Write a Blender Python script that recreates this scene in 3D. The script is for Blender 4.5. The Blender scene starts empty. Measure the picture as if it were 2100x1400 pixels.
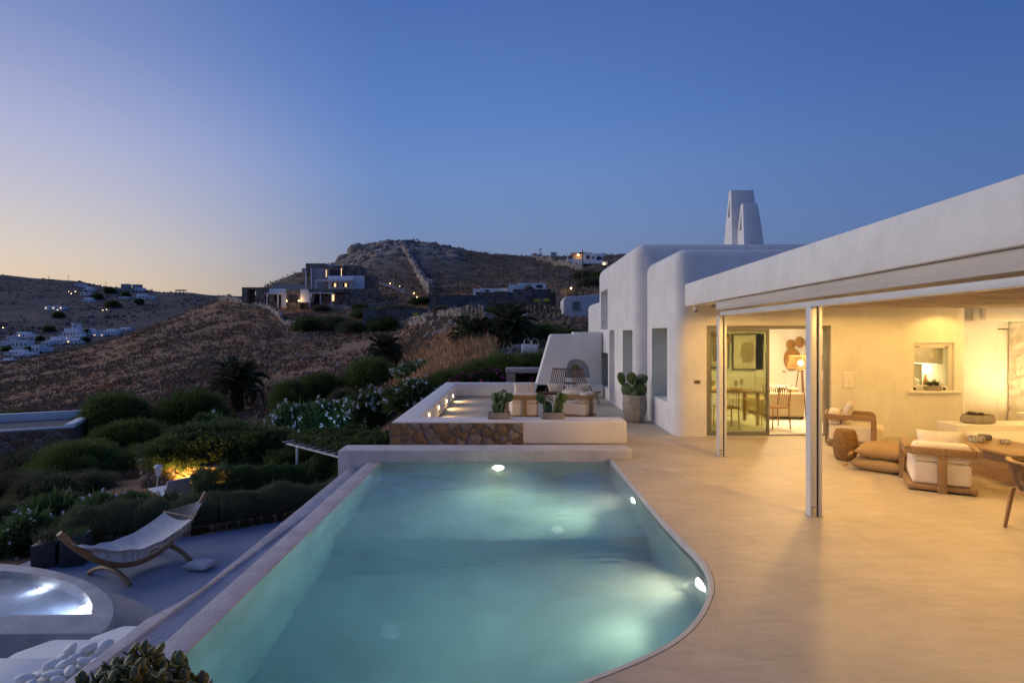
import bpy, bmesh, math, random
import numpy as np
from mathutils import Matrix, Vector, noise as mnoise

SC = bpy.context.scene
COL = SC.collection
R = math.radians
rnd = random.Random(7)

# ------------------------------------------------------------------ camera
F = 1166.0                      # focal length in pixels of a 2100 px wide frame
cam_data = bpy.data.cameras.new('camera')
cam = bpy.data.objects.new('camera', cam_data)
COL.objects.link(cam)
cam.location = (0, 0, 2.0)
cam.rotation_euler = (R(90), 0, 0)
cam_data.sensor_width = 36
cam_data.lens = 36 * F / 2100
cam_data.shift_y = -15 / 2100
cam_data.clip_start = 0.05
cam_data.clip_end = 20000
SC.camera = cam

# ------------------------------------------------------------------ dusk sky
SUN_AZ = -72.0
world = bpy.data.worlds.new('World')
SC.world = world
world.use_nodes = True
wn, wl = world.node_tree.nodes, world.node_tree.links
bg = wn['Background']

def lin(c):
    return tuple((v / 255 / 12.92 if v / 255 <= .04045 else ((v / 255 + .055) / 1.055) ** 2.4) for v in c)

def wnode(t, **k):
    n = wn.new(t)
    for a, b in k.items():
        setattr(n, a, b)
    return n

def wmath(op, a, b=None):
    n = wnode('ShaderNodeMath', operation=op)
    for i, v in enumerate((a, b)):
        if v is None:
            continue
        if isinstance(v, (int, float)):
            n.inputs[i].default_value = v
        else:
            wl.new(v, n.inputs[i])
    return n.outputs[0]

def ramp(fac, stops, interp='B_SPLINE'):
    n = wnode('ShaderNodeValToRGB')
    n.color_ramp.interpolation = interp
    el = n.color_ramp.elements
    while len(el) < len(stops):
        el.new(.5)
    for e, (p, c) in zip(el, stops):
        e.position = p
        e.color = (*lin(c), 1)
    wl.new(fac, n.inputs[0])
    return n.outputs[0]

tc = wnode('ShaderNodeTexCoord')
sep = wnode('ShaderNodeSeparateXYZ')
wl.new(tc.outputs['Generated'], sep.inputs[0])
up = wmath('MAXIMUM', sep.outputs[2], 0.0)
hyp = wmath('SQRT', wmath('ADD', wmath('MULTIPLY', sep.outputs[0], sep.outputs[0]), wmath('MULTIPLY', sep.outputs[1], sep.outputs[1])))
cosaz = wmath('DIVIDE', wmath('ADD', wmath('MULTIPLY', sep.outputs[0], math.sin(R(SUN_AZ))), wmath('MULTIPLY', sep.outputs[1], math.cos(R(SUN_AZ)))), wmath('MAXIMUM', hyp, 1e-4))
near_zenith = wmath('SUBTRACT', 1.0, wmath('POWER', up, 3.0))
t_az = wmath('ADD', wmath('MULTIPLY', wmath('MULTIPLY', cosaz, near_zenith), 0.5), 0.5)
ramp_sun = ramp(up, [(0, (238, 200, 150)), (.07, (231, 206, 174)), (.12, (219, 205, 191)), (.2, (196, 193, 204)), (.28, (176, 179, 209)), (.4, (134, 148, 193)), (.7, (70, 96, 152)), (1, (44, 74, 130))], 'LINEAR')
ramp_mid = ramp(up, [(0, (126, 120, 126)), (.09, (120, 131, 156)), (.17, (115, 137, 178)), (.26, (107, 138, 191)), (.35, (93, 128, 190)), (.5, (76, 110, 176)), (.75, (58, 86, 146)), (1, (44, 74, 130))], 'LINEAR')
ramp_far = ramp(up, [(0, (92, 106, 142)), (.1, (84, 110, 158)), (.2, (80, 112, 166)), (.3, (70, 104, 163)), (.4, (58, 93, 156)), (.7, (48, 80, 138)), (1, (44, 74, 130))], 'LINEAR')
def wmix(f, a, b):
    n = wnode('ShaderNodeMix', data_type='RGBA')
    wl.new(f, n.inputs[0]); wl.new(a, n.inputs[6]); wl.new(b, n.inputs[7])
    return n.outputs[2]
def mrange(v, a, b):
    n = wnode('ShaderNodeMapRange', interpolation_type='SMOOTHSTEP')
    wl.new(v, n.inputs[0]); n.inputs[1].default_value = a; n.inputs[2].default_value = b
    return n.outputs[0]
grad = wmix(mrange(t_az, .73, .96), wmix(mrange(t_az, .2, .68), ramp_far, ramp_mid), ramp_sun)
nish = wnode('ShaderNodeTexSky', sky_type='NISHITA', sun_disc=False)
nish.sun_elevation = R(-2.0)
nish.sun_rotation = R(SUN_AZ)
nish.ozone_density = 4.0
nish.dust_density = 1.0
scale = wnode('ShaderNodeVectorMath', operation='SCALE')
wl.new(nish.outputs[0], scale.inputs[0]); scale.inputs['Scale'].default_value = 1.3
add = wnode('ShaderNodeVectorMath', operation='ADD')
gsc = wnode('ShaderNodeVectorMath', operation='SCALE')
wl.new(grad, gsc.inputs[0]); gsc.inputs['Scale'].default_value = 9.9
wl.new(gsc.outputs[0], add.inputs[0]); wl.new(scale.outputs[0], add.inputs[1])
wl.new(add.outputs[0], bg.inputs[0])
bg.inputs[1].default_value = 0.1

# the afterglow: the sun itself is under the horizon, a weak broad warm light from its side
sun_data = bpy.data.lights.new('sun', 'SUN')
sun_data.energy = 1.35
sun_data.angle = R(50)
sun_data.color = (1.0, 0.91, 0.87)
sun = bpy.data.objects.new('sun', sun_data)
COL.objects.link(sun)
sd = Vector((math.sin(R(SUN_AZ)) * math.cos(R(21)), math.cos(R(SUN_AZ)) * math.cos(R(21)), math.sin(R(21))))
sun.rotation_euler = (-sd).to_track_quat('-Z', 'Y').to_euler()

SC.view_settings.view_transform = 'Standard'
SC.view_settings.look = 'None'
SC.view_settings.exposure = 0.0
SC.view_settings.gamma = 1.0
SC.render.engine = 'CYCLES'
SC.cycles.use_denoising = True
try:
    SC.cycles.denoiser = 'OPENIMAGEDENOISE'
except Exception:
    pass
SC.cycles.max_bounces = 8
SC.cycles.diffuse_bounces = 4
SC.cycles.glossy_bounces = 4
SC.cycles.transmission_bounces = 8
SC.cycles.transparent_max_bounces = 16
SC.cycles.volume_bounces = 1
SC.cycles.sample_clamp_indirect = 80.0
SC.cycles.blur_glossy = 0.5

# ------------------------------------------------------------------ helpers
def at(px, py, d):
    """world point seen at photo pixel (px, py) at distance d in front of the camera"""
    return Vector(((px - 1050) * d / F, d, 2 - (py - 685) * d / F))

def on(px, py, z=0.0):
    """world point on the level z"""
    d = (2 - z) * F / (py - 685)
    return Vector(((px - 1050) * d / F, d, z))

def M(name, col, rough=.6, var=.12, scale=6, bump=0, bscale=30, spec=.4, metal=0, col2=None, coat=0, island=0, detail=4, stretch=None, sheen=0, trans=0, obj_coords=True, aniso=None):
    m = bpy.data.materials.new(name)
    m.use_nodes = True
    nt = m.node_tree
    n, l = nt.nodes, nt.links
    b = n['Principled BSDF']
    b.inputs['Roughness'].default_value = rough
    b.inputs['Specular IOR Level'].default_value = spec
    b.inputs['Metallic'].default_value = metal
    b.inputs['Coat Weight'].default_value = coat
    b.inputs['Sheen Weight'].default_value = sheen
    b.inputs['Transmission Weight'].default_value = trans
    co = n.new('ShaderNodeTexCoord')
    vec = co.outputs['Object']
    if stretch:
        mp = n.new('ShaderNodeMapping')
        mp.inputs['Scale'].default_value = stretch
        l.new(vec, mp.inputs[0])
        vec = mp.outputs[0]
    tx = n.new('ShaderNodeTexNoise')
    tx.inputs['Scale'].default_value = scale
    tx.inputs['Detail'].default_value = detail
    tx.inputs['Roughness'].default_value = .6
    l.new(vec, tx.inputs['Vector'])
    c2 = col2 if col2 else tuple(c * (1 - var * 2) for c in col)
    c1 = col if col2 else tuple(min(1, c * (1 + var)) for c in col)
    mr = n.new('ShaderNodeMapRange')
    mr.inputs[1].default_value = .3; mr.inputs[2].default_value = .7
    l.new(tx.outputs[0], mr.inputs[0])
    mx = n.new('ShaderNodeMix'); mx.data_type = 'RGBA'
    mx.inputs[6].default_value = (*c2, 1)
    mx.inputs[7].default_value = (*c1, 1)
    l.new(mr.outputs[0], mx.inputs[0])
    out = mx.outputs[2]
    if island:
        g = n.new('ShaderNodeNewGeometry')
        ob = n.new('ShaderNodeObjectInfo')
        ad = n.new('ShaderNodeMath'); ad.operation = 'ADD'
        l.new(g.outputs['Random Per Island'], ad.inputs[0]); l.new(ob.outputs['Random'], ad.inputs[1])
        mr2 = n.new('ShaderNodeMapRange')
        mr2.inputs[1].default_value = 0; mr2.inputs[2].default_value = 2
        mr2.inputs[3].default_value = 1 - island; mr2.inputs[4].default_value = 1 + island
        l.new(ad.outputs[0], mr2.inputs[0])
        hs = n.new('ShaderNodeHueSaturation')
        l.new(out, hs.inputs['Color']); l.new(mr2.outputs[0], hs.inputs['Value'])
        out = hs.outputs[0]
    l.new(out, b.inputs['Base Color'])
    if bump:
        t2 = n.new('ShaderNodeTexNoise')
        t2.inputs['Scale'].default_value = bscale
        t2.inputs['Detail'].default_value = 5
        l.new(vec, t2.inputs['Vector'])
        bp = n.new('ShaderNodeBump')
        bp.inputs['Strength'].default_value = bump
        bp.inputs['Distance'].default_value = .02
        l.new(t2.outputs[0], bp.inputs['Height'])
        l.new(bp.outputs[0], b.inputs['Normal'])
    return m

def EM(name, col, strength):
    m = bpy.data.materials.new(name)
    m.use_nodes = True
    n, l = m.node_tree.nodes, m.node_tree.links
    b = n['Principled BSDF']
    b.inputs['Base Color'].default_value = (.8, .8, .8, 1)
    b.inputs['Emission Color'].default_value = (*col, 1)
    b.inputs['Emission Strength'].default_value = strength
    return m

def wmat(p):
    m = p.matrix_basis.copy()
    if p.parent:
        m = wmat(p.parent) @ p.matrix_parent_inverse @ m
    return m

def put(name, me, mat, parent=None, world=False, kind=None):
    o = bpy.data.objects.new(name, me)
    COL.objects.link(o)
    if mat is not None and not me.materials:
        me.materials.append(mat)
    if parent is not None:
        o.parent = parent
        if world:
            o.matrix_parent_inverse = wmat(parent).inverted()
    if kind:
        o['kind'] = kind
    return o

def tag(o, label, cat, group=None, kind=None):
    o['label'] = label
    o['category'] = cat
    if group:
        o['group'] = group
    if kind:
        o['kind'] = kind
    return o

def thing(name, label, cat, loc=(0, 0, 0), rz=0, group=None):
    o = bpy.data.objects.new(name, None)
    o.empty_display_size = .1
    COL.objects.link(o)
    o.location = loc
    o.rotation_euler = (0, 0, rz)
    return tag(o, label, cat, group)

def dup(root, loc, rz=None, label=None, group=None, scale=None):
    r = root.copy(); COL.objects.link(r)
    r.location = loc
    if rz is not None:
        r.rotation_euler = (0, 0, rz)
    if scale is not None:
        r.scale = (scale,) * 3 if isinstance(scale, (int, float)) else scale
    if label: r['label'] = label
    if group: r['group'] = group
    for ch in list(root.children):
        c = ch.copy(); COL.objects.link(c); c.parent = r
        for g in list(ch.children):
            d = g.copy(); COL.objects.link(d); d.parent = c
    return r

class MB:
    """collects shapes, then links them as one mesh object"""
    def __init__(s):
        s.v, s.f = [], []
    def add(s, vs, fs, mtx=None):
        n = len(s.v)
        s.v += [tuple(mtx @ Vector(v)) if mtx is not None else tuple(v) for v in vs]
        s.f += [tuple(i + n for i in f) for f in fs]
        return s
    def box(s, x0, x1, y0, y1, z0, z1, mtx=None):
        vs = [(x, y, z) for z in (z0, z1) for y in (y0, y1) for x in (x0, x1)]
        return s.add(vs, [(0, 2, 3, 1), (4, 5, 7, 6), (0, 1, 5, 4), (2, 6, 7, 3), (0, 4, 6, 2), (1, 3, 7, 5)], mtx)
    def cbox(s, c, sz, mtx=None):
        return s.box(c[0] - sz[0] / 2, c[0] + sz[0] / 2, c[1] - sz[1] / 2, c[1] + sz[1] / 2, c[2] - sz[2] / 2, c[2] + sz[2] / 2, mtx)
    def prism(s, poly, z0, z1, mtx=None):
        n = len(poly)
        vs = [(x, y, z0) for x, y in poly] + [(x, y, z1) for x, y in poly]
        fs = [tuple(range(n - 1, -1, -1)), tuple(range(n, 2 * n))] + [(i, (i + 1) % n, n + (i + 1) % n, n + i) for i in range(n)]
        return s.add(vs, fs, mtx)
    def wedge(s, poly, y0, y1):
        """polygon in x,z pushed along y"""
        n = len(poly)
        vs = [(x, y0, z) for x, z in poly] + [(x, y1, z) for x, z in poly]
        fs = [tuple(range(n)), tuple(range(2 * n - 1, n - 1, -1))] + [(i, n + i, n + (i + 1) % n, (i + 1) % n) for i in range(n)]
        return s.add(vs, fs)
    def tube(s, pts, rad, n=8, cap=True, squash=None):
        pts = [Vector(p) for p in pts]
        k = len(pts)
        rads = [rad] * k if isinstance(rad, (int, float)) else rad
        vs, fs = [], []
        ref = None
        for i, p in enumerate(pts):
            t = (pts[min(i + 1, k - 1)] - pts[max(i - 1, 0)]).normalized()
            if ref is None:
                ref = Vector((0, 0, 1)) if abs(t.z) < .9 else Vector((1, 0, 0))
            u = (ref - t * ref.dot(t)).normalized()
            w = t.cross(u)
            ref = u
            for j in range(n):
                a = 2 * math.pi * (j + .5) / n
                su, sw = (1, 1) if not squash else squash
                vs.append(p + u * math.cos(a) * rads[i] * su + w * math.sin(a) * rads[i] * sw)
        for i in range(k - 1):
            for j in range(n):
                fs.append((i * n + j, i * n + (j + 1) % n, (i + 1) * n + (j + 1) % n, (i + 1) * n + j))
        if cap:
            fs.append(tuple(range(n - 1, -1, -1)))
            fs.append(tuple((k - 1) * n + j for j in range(n)))
        return s.add(vs, fs)
    def lathe(s, prof, n=24, c=(0, 0, 0), cap=True):
        vs, fs = [], []
        k = len(prof)
        for r, z in prof:
            for j in range(n):
                a = 2 * math.pi * j / n
                vs.append((c[0] + r * math.cos(a), c[1] + r * math.sin(a), c[2] + z))
        for i in range(k - 1):
            for j in range(n):
                fs.append((i * n + j, i * n + (j + 1) % n, (i + 1) * n + (j + 1) % n, (i + 1) * n + j))
        if cap:
            fs.append(tuple(range(n - 1, -1, -1)))
            fs.append(tuple((k - 1) * n + j for j in range(n)))
        return s.add(vs, fs)
    def mesh(s, name='mesh', bevel=0, seg=2, smooth=False, angle=40, subdiv=0):
        me = bpy.data.meshes.new(name)
        bm = bmesh.new()
        bv = [bm.verts.new(v) for v in s.v]
        for f in s.f:
            try:
                bm.faces.new([bv[i] for i in f])
            except ValueError:
                pass
        bmesh.ops.recalc_face_normals(bm, faces=bm.faces)
        if bevel:
            ed = [e for e in bm.edges if len(e.link_faces) == 2 and e.calc_face_angle(0) > R(25)]
            bmesh.ops.bevel(bm, geom=ed, offset=bevel, segments=seg, profile=.5, affect='EDGES', clamp_overlap=True)
        if smooth or bevel:
            for f in bm.faces:
                f.smooth = True
            for e in bm.edges:
                if len(e.link_faces) == 2 and e.calc_face_angle(0) > R(angle):
                    e.smooth = False
        bm.to_mesh(me); bm.free()
        return me
    def build(s, name, mat, parent=None, bevel=0, seg=2, smooth=False, world=False, kind=None, angle=40):
        return put(name, s.mesh(name, bevel, seg, smooth, angle), mat, parent, world, kind)

def np_mesh(name, verts, faces):
    """verts (n,3), faces (m,k) numpy arrays"""
    me = bpy.data.meshes.new(name)
    verts = np.asarray(verts, np.float32); faces = np.asarray(faces, np.int32)
    k = faces.shape[1]
    me.vertices.add(len(verts)); me.vertices.foreach_set('co', verts.ravel())
    me.loops.add(faces.size); me.loops.foreach_set('vertex_index', faces.ravel())
    me.polygons.add(len(faces))
    me.polygons.foreach_set('loop_start', np.arange(len(faces), dtype=np.int32) * k)
    me.polygons.foreach_set('loop_total', np.full(len(faces), k, np.int32))
    me.update(calc_edges=True)
    me.validate()
    return me

def pillow_mesh(w, d, h, n=10, pinch=.92, seed=0, wr=.012):
    """a stuffed cushion lying flat: w x d, thickness h"""
    rg = random.Random(seed)
    vs, fs = [], []
    for side in (1, -1):
        for i in range(n + 1):
            for j in range(n + 1):
                u, v = i / n * 2 - 1, j / n * 2 - 1
                e = (max(0, 1 - abs(u) ** 3.0) * max(0, 1 - abs(v) ** 3.0)) ** .55
                k = 1 - (1 - pinch) * (1 - u * u) * abs(v) ** 3
                k2 = 1 - (1 - pinch) * (1 - v * v) * abs(u) ** 3
                z = side * h / 2 * e + wr * mnoise.noise(Vector((u * 3 + seed, v * 3, side))) * e
                vs.append((u * w / 2 * k2, v * d / 2 * k, z))
    m = (n + 1) ** 2
    for sd_ in range(2):
        for i in range(n):
            for j in range(n):
                a = sd_ * m + i * (n + 1) + j
                q = (a, a + n + 1, a + n + 2, a + 1)
                fs.append(q if sd_ == 0 else q[::-1])
    me = bpy.data.meshes.new('pillow')
    me.from_pydata(vs, [], fs)
    bm = bmesh.new(); bm.from_mesh(me)
    bmesh.ops.remove_doubles(bm, verts=bm.verts, dist=1e-4)
    for f in bm.faces: f.smooth = True
    bm.to_mesh(me); bm.free()
    return me

def lamp(name, kind, loc, energy, col, parent=None, size=.1, spot=None, blend=.6, target=None, world=True, spread=None):
    L = bpy.data.lights.new(name, kind)
    L.energy = energy
    L.color = col
    if kind == 'AREA':
        L.shape = 'DISK'; L.size = size
        if spread: L.spread = R(spread)
    else:
        L.shadow_soft_size = size
    if kind == 'SPOT':
        L.spot_size = R(spot); L.spot_blend = blend
    o = bpy.data.objects.new(name, L)
    COL.objects.link(o)
    o.location = loc
    if target is not None:
        o.rotation_euler = (Vector(target) - Vector(loc)).to_track_quat('-Z', 'Y').to_euler()
    if parent is not None:
        o.parent = parent
        if world: o.matrix_parent_inverse = wmat(parent).inverted()
    return o

# ------------------------------------------------------------------ materials
WARM = (1.0, 0.57, 0.14)
def weather(m, amount=.10):
    """faint rain streaks and dull patches worked over a plaster"""
    n, l = m.node_tree.nodes, m.node_tree.links
    b = n['Principled BSDF']; src = b.inputs['Base Color'].links[0].from_socket
    co = n.new('ShaderNodeTexCoord'); mp = n.new('ShaderNodeMapping'); mp.inputs['Scale'].default_value = (5, 5, .35)
    l.new(co.outputs['Object'], mp.inputs[0])
    t = n.new('ShaderNodeTexNoise'); t.inputs['Scale'].default_value = 1.6; t.inputs['Detail'].default_value = 8; t.inputs['Roughness'].default_value = .7
    l.new(mp.outputs[0], t.inputs['Vector'])
    r = n.new('ShaderNodeMapRange'); r.inputs[1].default_value = .35; r.inputs[2].default_value = .7; r.inputs[3].default_value = 1; r.inputs[4].default_value = 1 - amount
    l.new(t.outputs[0], r.inputs[0])
    h = n.new('ShaderNodeHueSaturation'); l.new(src, h.inputs['Color']); l.new(r.outputs[0], h.inputs['Value'])
    l.new(h.outputs[0], b.inputs['Base Color'])
    return m
PLASTER = weather(M('white_plaster', (.74, .72, .70), .75, .05, 2, bump=.45, bscale=9, spec=.2), .065)
PLASTER_F = M('white_plaster_smooth', (.76, .74, .71), .7, .03, 2, bump=.12, bscale=8, spec=.25)
COPING = M('cement_coping', (.47, .44, .47), .6, .12, 4, bump=.4, bscale=25, spec=.3)
GREYCEM = M('grey_cement', (.34, .31, .31), .6, .14, 3, bump=.3, bscale=20, spec=.3)
FLOOR = M('polished_cement_floor', (.58, .50, .43), .30, .10, 1.6, bump=.05, bscale=12, spec=.5, detail=8)
WOOD = M('teak_wood', (.33, .205, .105), .45, .25, 3, bump=.1, bscale=60, stretch=(1, 1, 9), spec=.4, col2=(.22, .13, .06))
WOODX = M('teak_wood_lengthwise', (.33, .205, .105), .45, .25, 3, bump=.1, bscale=60, stretch=(9, 1, 1), spec=.4, col2=(.22, .13, .06))
DWOOD = M('dark_wood', (.14, .06, .03), .5, .2, 4, bump=.1, bscale=60, spec=.4)
CREAM = M('cream_fabric', (.70, .62, .52), .9, .04, 9, bump=.15, bscale=220, spec=.1, sheen=.3)
LINEN = M('pale_linen', (.62, .56, .50), .9, .06, 12, bump=.2, bscale=260, spec=.1, sheen=.3)
STRAW = M('woven_straw', (.42, .25, .10), .8, .22, 30, bump=.8, bscale=140, spec=.2, col2=(.22, .11, .04))
CONC = M('rough_concrete', (.33, .29, .25), .85, .14, 7, bump=.4, bscale=50, spec=.2)
ALU = M('white_aluminium', (.62, .61, .60), .35, .03, 4, spec=.5)
GREYALU = M('grey_aluminium', (.20, .19, .17), .4, .05, 5, spec=.5)
BLACK = M('black_plastic', (.02, .02, .02), .5, .1, 5)
STEEL = M('polished_steel', (.6, .6, .62), .2, .03, 5, metal=1)
# ------------------------------------------------------------------ terrace floor, pool
def boolean(base, ops):
    """base mesh, ops = [(operation, mesh)] -> new mesh"""
    o = bpy.data.objects.new('tmp_base', base); COL.objects.link(o)
    tmp = []
    for op, me in ops:
        c = bpy.data.objects.new('tmp_cut', me); COL.objects.link(c); tmp.append(c)
        m = o.modifiers.new('b', 'BOOLEAN'); m.operation = op; m.object = c; m.solver = 'EXACT'
    dg = bpy.context.evaluated_depsgraph_get()
    me = bpy.data.meshes.new_from_object(o.evaluated_get(dg))
    for c in tmp + [o]:
        bpy.data.objects.remove(c)
    return me

def shade_auto(me, ang=35):
    bm = bmesh.new(); bm.from_mesh(me)
    for f in bm.faces: f.smooth = True
    for e in bm.edges:
        e.smooth = not (len(e.link_faces) == 2 and e.calc_face_angle(0) > R(ang))
    bm.to_mesh(me); bm.free()
    return me

def floor_material():
    m = M('polished_cement', (.50, .425, .325), .36, .08, 1.2, spec=.28)
    n, l = m.node_tree.nodes, m.node_tree.links
    b = n['Principled BSDF']
    co = n.new('ShaderNodeTexCoord')
    src = b.inputs['Base Color'].links[0].from_socket
    # trowel streaks
    mp = n.new('ShaderNodeMapping'); mp.inputs['Scale'].default_value = (1.3, 4.5, 1); mp.inputs['Rotation'].default_value = (0, 0, .12)
    l.new(co.outputs['Object'], mp.inputs[0])
    t = n.new('ShaderNodeTexNoise'); t.inputs['Scale'].default_value = 2.2; t.inputs['Detail'].default_value = 9; t.inputs['Roughness'].default_value = .68; t.inputs['Distortion'].default_value = .6
    l.new(mp.outputs[0], t.inputs['Vector'])
    mr = n.new('ShaderNodeMapRange'); mr.inputs[1].default_value = .3; mr.inputs[2].default_value = .72; mr.inputs[3].default_value = .80; mr.inputs[4].default_value = 1.10
    l.new(t.outputs[0], mr.inputs[0])
    # hairline cracks
    w = n.new('ShaderNodeTexNoise'); w.inputs['Scale'].default_value = 1.4; w.inputs['Detail'].default_value = 6
    l.new(co.outputs['Object'], w.inputs['Vector'])
    va = n.new('ShaderNodeVectorMath'); va.operation = 'MULTIPLY_ADD'
    va.inputs[1].default_value = (.7, .7, 0)
    l.new(w.outputs['Color'], va.inputs[0]); l.new(co.outputs['Object'], va.inputs[2])
    vo = n.new('ShaderNodeTexVoronoi'); vo.feature = 'DISTANCE_TO_EDGE'; vo.inputs['Scale'].default_value = .42
    l.new(va.outputs[0], vo.inputs['Vector'])
    cr = n.new('ShaderNodeMapRange'); cr.inputs[1].default_value = .0; cr.inputs[2].default_value = .0045; cr.inputs[3].default_value = .84; cr.inputs[4].default_value = 1
    l.new(vo.outputs['Distance'], cr.inputs[0])
    mk = n.new('ShaderNodeTexNoise'); mk.inputs['Scale'].default_value = .8
    l.new(co.outputs['Object'], mk.inputs['Vector'])
    mm = n.new('ShaderNodeMapRange'); mm.inputs[1].default_value = .45; mm.inputs[2].default_value = .6
    l.new(mk.outputs[0], mm.inputs[0])
    mx = n.new('ShaderNodeMix'); mx.inputs[2].default_value = 1
    l.new(mm.outputs[0], mx.inputs[0]); l.new(cr.outputs[0], mx.inputs[3])
    mul = n.new('ShaderNodeMath'); mul.operation = 'MULTIPLY'
    l.new(mr.outputs[0], mul.inputs[0]); l.new(mx.outputs[0], mul.inputs[1])
    hs = n.new('ShaderNodeHueSaturation')
    l.new(src, hs.inputs['Color']); l.new(mul.outputs[0], hs.inputs['Value'])
    l.new(hs.outputs[0], b.inputs['Base Color'])
    rr = n.new('ShaderNodeMapRange'); rr.inputs[1].default_value = .3; rr.inputs[2].default_value = .7; rr.inputs[3].default_value = .42; rr.inputs[4].default_value = .64
    l.new(t.outputs[0], rr.inputs[0]); l.new(rr.outputs[0], b.inputs['Roughness'])
    bp = n.new('ShaderNodeBump'); bp.inputs['Strength'].default_value = .12; bp.inputs['Distance'].default_value = .01
    l.new(t.outputs[0], bp.inputs['Height']); l.new(bp.outputs[0], b.inputs['Normal'])
    return m
FLOORM = floor_material()

WATER_Z = -0.05
POOL_R = [(1.56, 9.12), (1.575, 8.2), (1.585, 7.4), (1.59, 6.79), (1.605, 5.95), (1.64, 5.45), (1.662, 5.15), (1.655, 4.89), (1.59, 4.567), (1.467, 4.287), (1.267, 3.96), (1.043, 3.707), (.787, 3.517), (.54, 3.367), (.2, 3.17), (-.3, 2.94), (-.9, 2.74), (-1.5, 2.62), (-2.09, 2.58)]
def smooth_poly(p, it=2):
    for _ in range(it):
        q = [p[0]]
        for a, b in zip(p, p[1:]):
            q += [(a[0] * .75 + b[0] * .25, a[1] * .75 + b[1] * .25), (a[0] * .25 + b[0] * .75, a[1] * .25 + b[1] * .75)]
        p = q + [p[-1]]
    return p
PR = smooth_poly(POOL_R)
POOL = [(-2.09, 9.12)] + PR                     # clockwise from the far outer corner

def offset_line(pts, d):
    out = []
    for i, p in enumerate(pts):
        a, b = pts[max(i - 1, 0)], pts[min(i + 1, len(pts) - 1)]
        t = Vector((b[0] - a[0], b[1] - a[1])).normalized()
        out.append((p[0] - t.y * d, p[1] + t.x * d))
    return out
rim_in = PR
rim_out = offset_line(PR, .045)
rim_out[0] = (rim_out[0][0], 9.12)
# floor of the whole terrace, the pool's curve cut out of its edge
flo = rim_out + [(-2.72, 2.5), (-2.72, -5), (14, -5), (14, 19), (-1.8, 19), (-1.8, 9.3), (rim_out[0][0], 9.3)]
MB().prism(flo, -.25, 0).build('terrace_floor', FLOORM, kind='structure')
# thin pale rim that runs round the pool
n_ = len(PR)
mb = MB()
prof = [(0.0, -.16), (0.0, -.004), (.006, .003), (.040, .003), (.0445, -.05)]
vs, fs = [], []
for off, z in prof:
    for p in offset_line(PR, off):
        vs.append((p[0], p[1], z))
for i in range(len(prof) - 1):
    for j in range(n_ - 1):
        fs.append((i * n_ + j, i * n_ + j + 1, (i + 1) * n_ + j + 1, (i + 1) * n_ + j))
mb.add(vs, fs).build('pool_rim', M('pale_pool_rim', (.48, .44, .40), .5, .05, 6, bump=.1), kind='structure', smooth=True, angle=50)

# pool shell: walls under water, shallow far floor, riser, deep near floor
PLAST_POOL = M('pool_plaster', (.48, .56, .55), .8, .14, 1.4, bump=.1, bscale=6, spec=.1)
ZS, ZD, YS = -1.0, -1.5, 6.55
mb = MB()
ring = POOL
k_ = len(ring)
ext = offset_line(ring + [ring[0]], .004)[:-1]
mb.add([(x, y, -.05) for x, y in ring] + [(x, y, -1.6) for x, y in ring], [(i, (i + 1) % k_, k_ + (i + 1) % k_, k_ + i) for i in range(k_)])
def sstep(a, b, v):
    t = min(1, max(0, (v - a) / (b - a))); return t * t * (3 - 2 * t)
def pool_floor(x, y):
    z = ZD + (ZS - ZD) * sstep(YS, YS + .10, y)
    r = math.hypot(x - 1.75, (y - 4.55) * 1.15)
    return z + (-1.0 - z) * (1 - sstep(.7, 2.1, r))  # raised floor added at the curved end to catch the lamp's glow
gx, gy = 50, 130
vs, fs = [], []
for i in range(gx + 1):
    for j in range(gy + 1):
        x, y = -2.2 + 4.1 * i / gx, 2.4 + 6.8 * j / gy
        vs.append((x, y, pool_floor(x, y)))
for i in range(gx):
    for j in range(gy):
        q = i * (gy + 1) + j; fs.append((q, q + gy + 1, q + gy + 2, q + 1))
mb.add(vs, fs)
pool_basin = mb.build('pool_basin', PLAST_POOL, kind='structure')

def water_material(name, absorb, adens, scol, sdens, wave=.022, wscale=1.6):
    m = bpy.data.materials.new(name); m.use_nodes = True
    n, l = m.node_tree.nodes, m.node_tree.links
    n.remove(n['Principled BSDF'])
    out = n['Material Output']
    g = n.new('ShaderNodeBsdfGlass') ; g.inputs['IOR'].default_value = 1.33; g.inputs['Roughness'].default_value = .10
    co = n.new('ShaderNodeTexCoord')
    mp = n.new('ShaderNodeMapping'); mp.inputs['Scale'].default_value = (.8, 1.6, 1)
    l.new(co.outputs['Object'], mp.inputs[0])
    t = n.new('ShaderNodeTexNoise'); t.inputs['Scale'].default_value = wscale; t.inputs['Detail'].default_value = 5; t.inputs['Distortion'].default_value = 1.2
    l.new(mp.outputs[0], t.inputs['Vector'])
    bp = n.new('ShaderNodeBump'); bp.inputs['Strength'].default_value = 1; bp.inputs['Distance'].default_value = wave
    l.new(t.outputs[0], bp.inputs['Height']); l.new(bp.outputs[0], g.inputs['Normal'])
    l.new(g.outputs[0], out.inputs['Surface'])
    va = n.new('ShaderNodeVolumeAbsorption'); va.inputs['Color'].default_value = (*absorb, 1); va.inputs['Density'].default_value = adens
    vsn = n.new('ShaderNodeVolumeScatter'); vsn.inputs['Color'].default_value = (*scol, 1); vsn.inputs['Density'].default_value = sdens; vsn.inputs['Anisotropy'].default_value = .1
    ad = n.new('ShaderNodeAddShader')
    l.new(va.outputs[0], ad.inputs[0]); l.new(vsn.outputs[0], ad.inputs[1]); l.new(ad.outputs[0], out.inputs['Volume'])
    return m
WATER = water_material('pool_water', (.10, .59, .84), .42, (.80, .90, .94), .18)
wat = offset_line(POOL + [POOL[0]], .0)[:-1]
wp = [(x * 1.0, y) for x, y in POOL]
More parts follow.
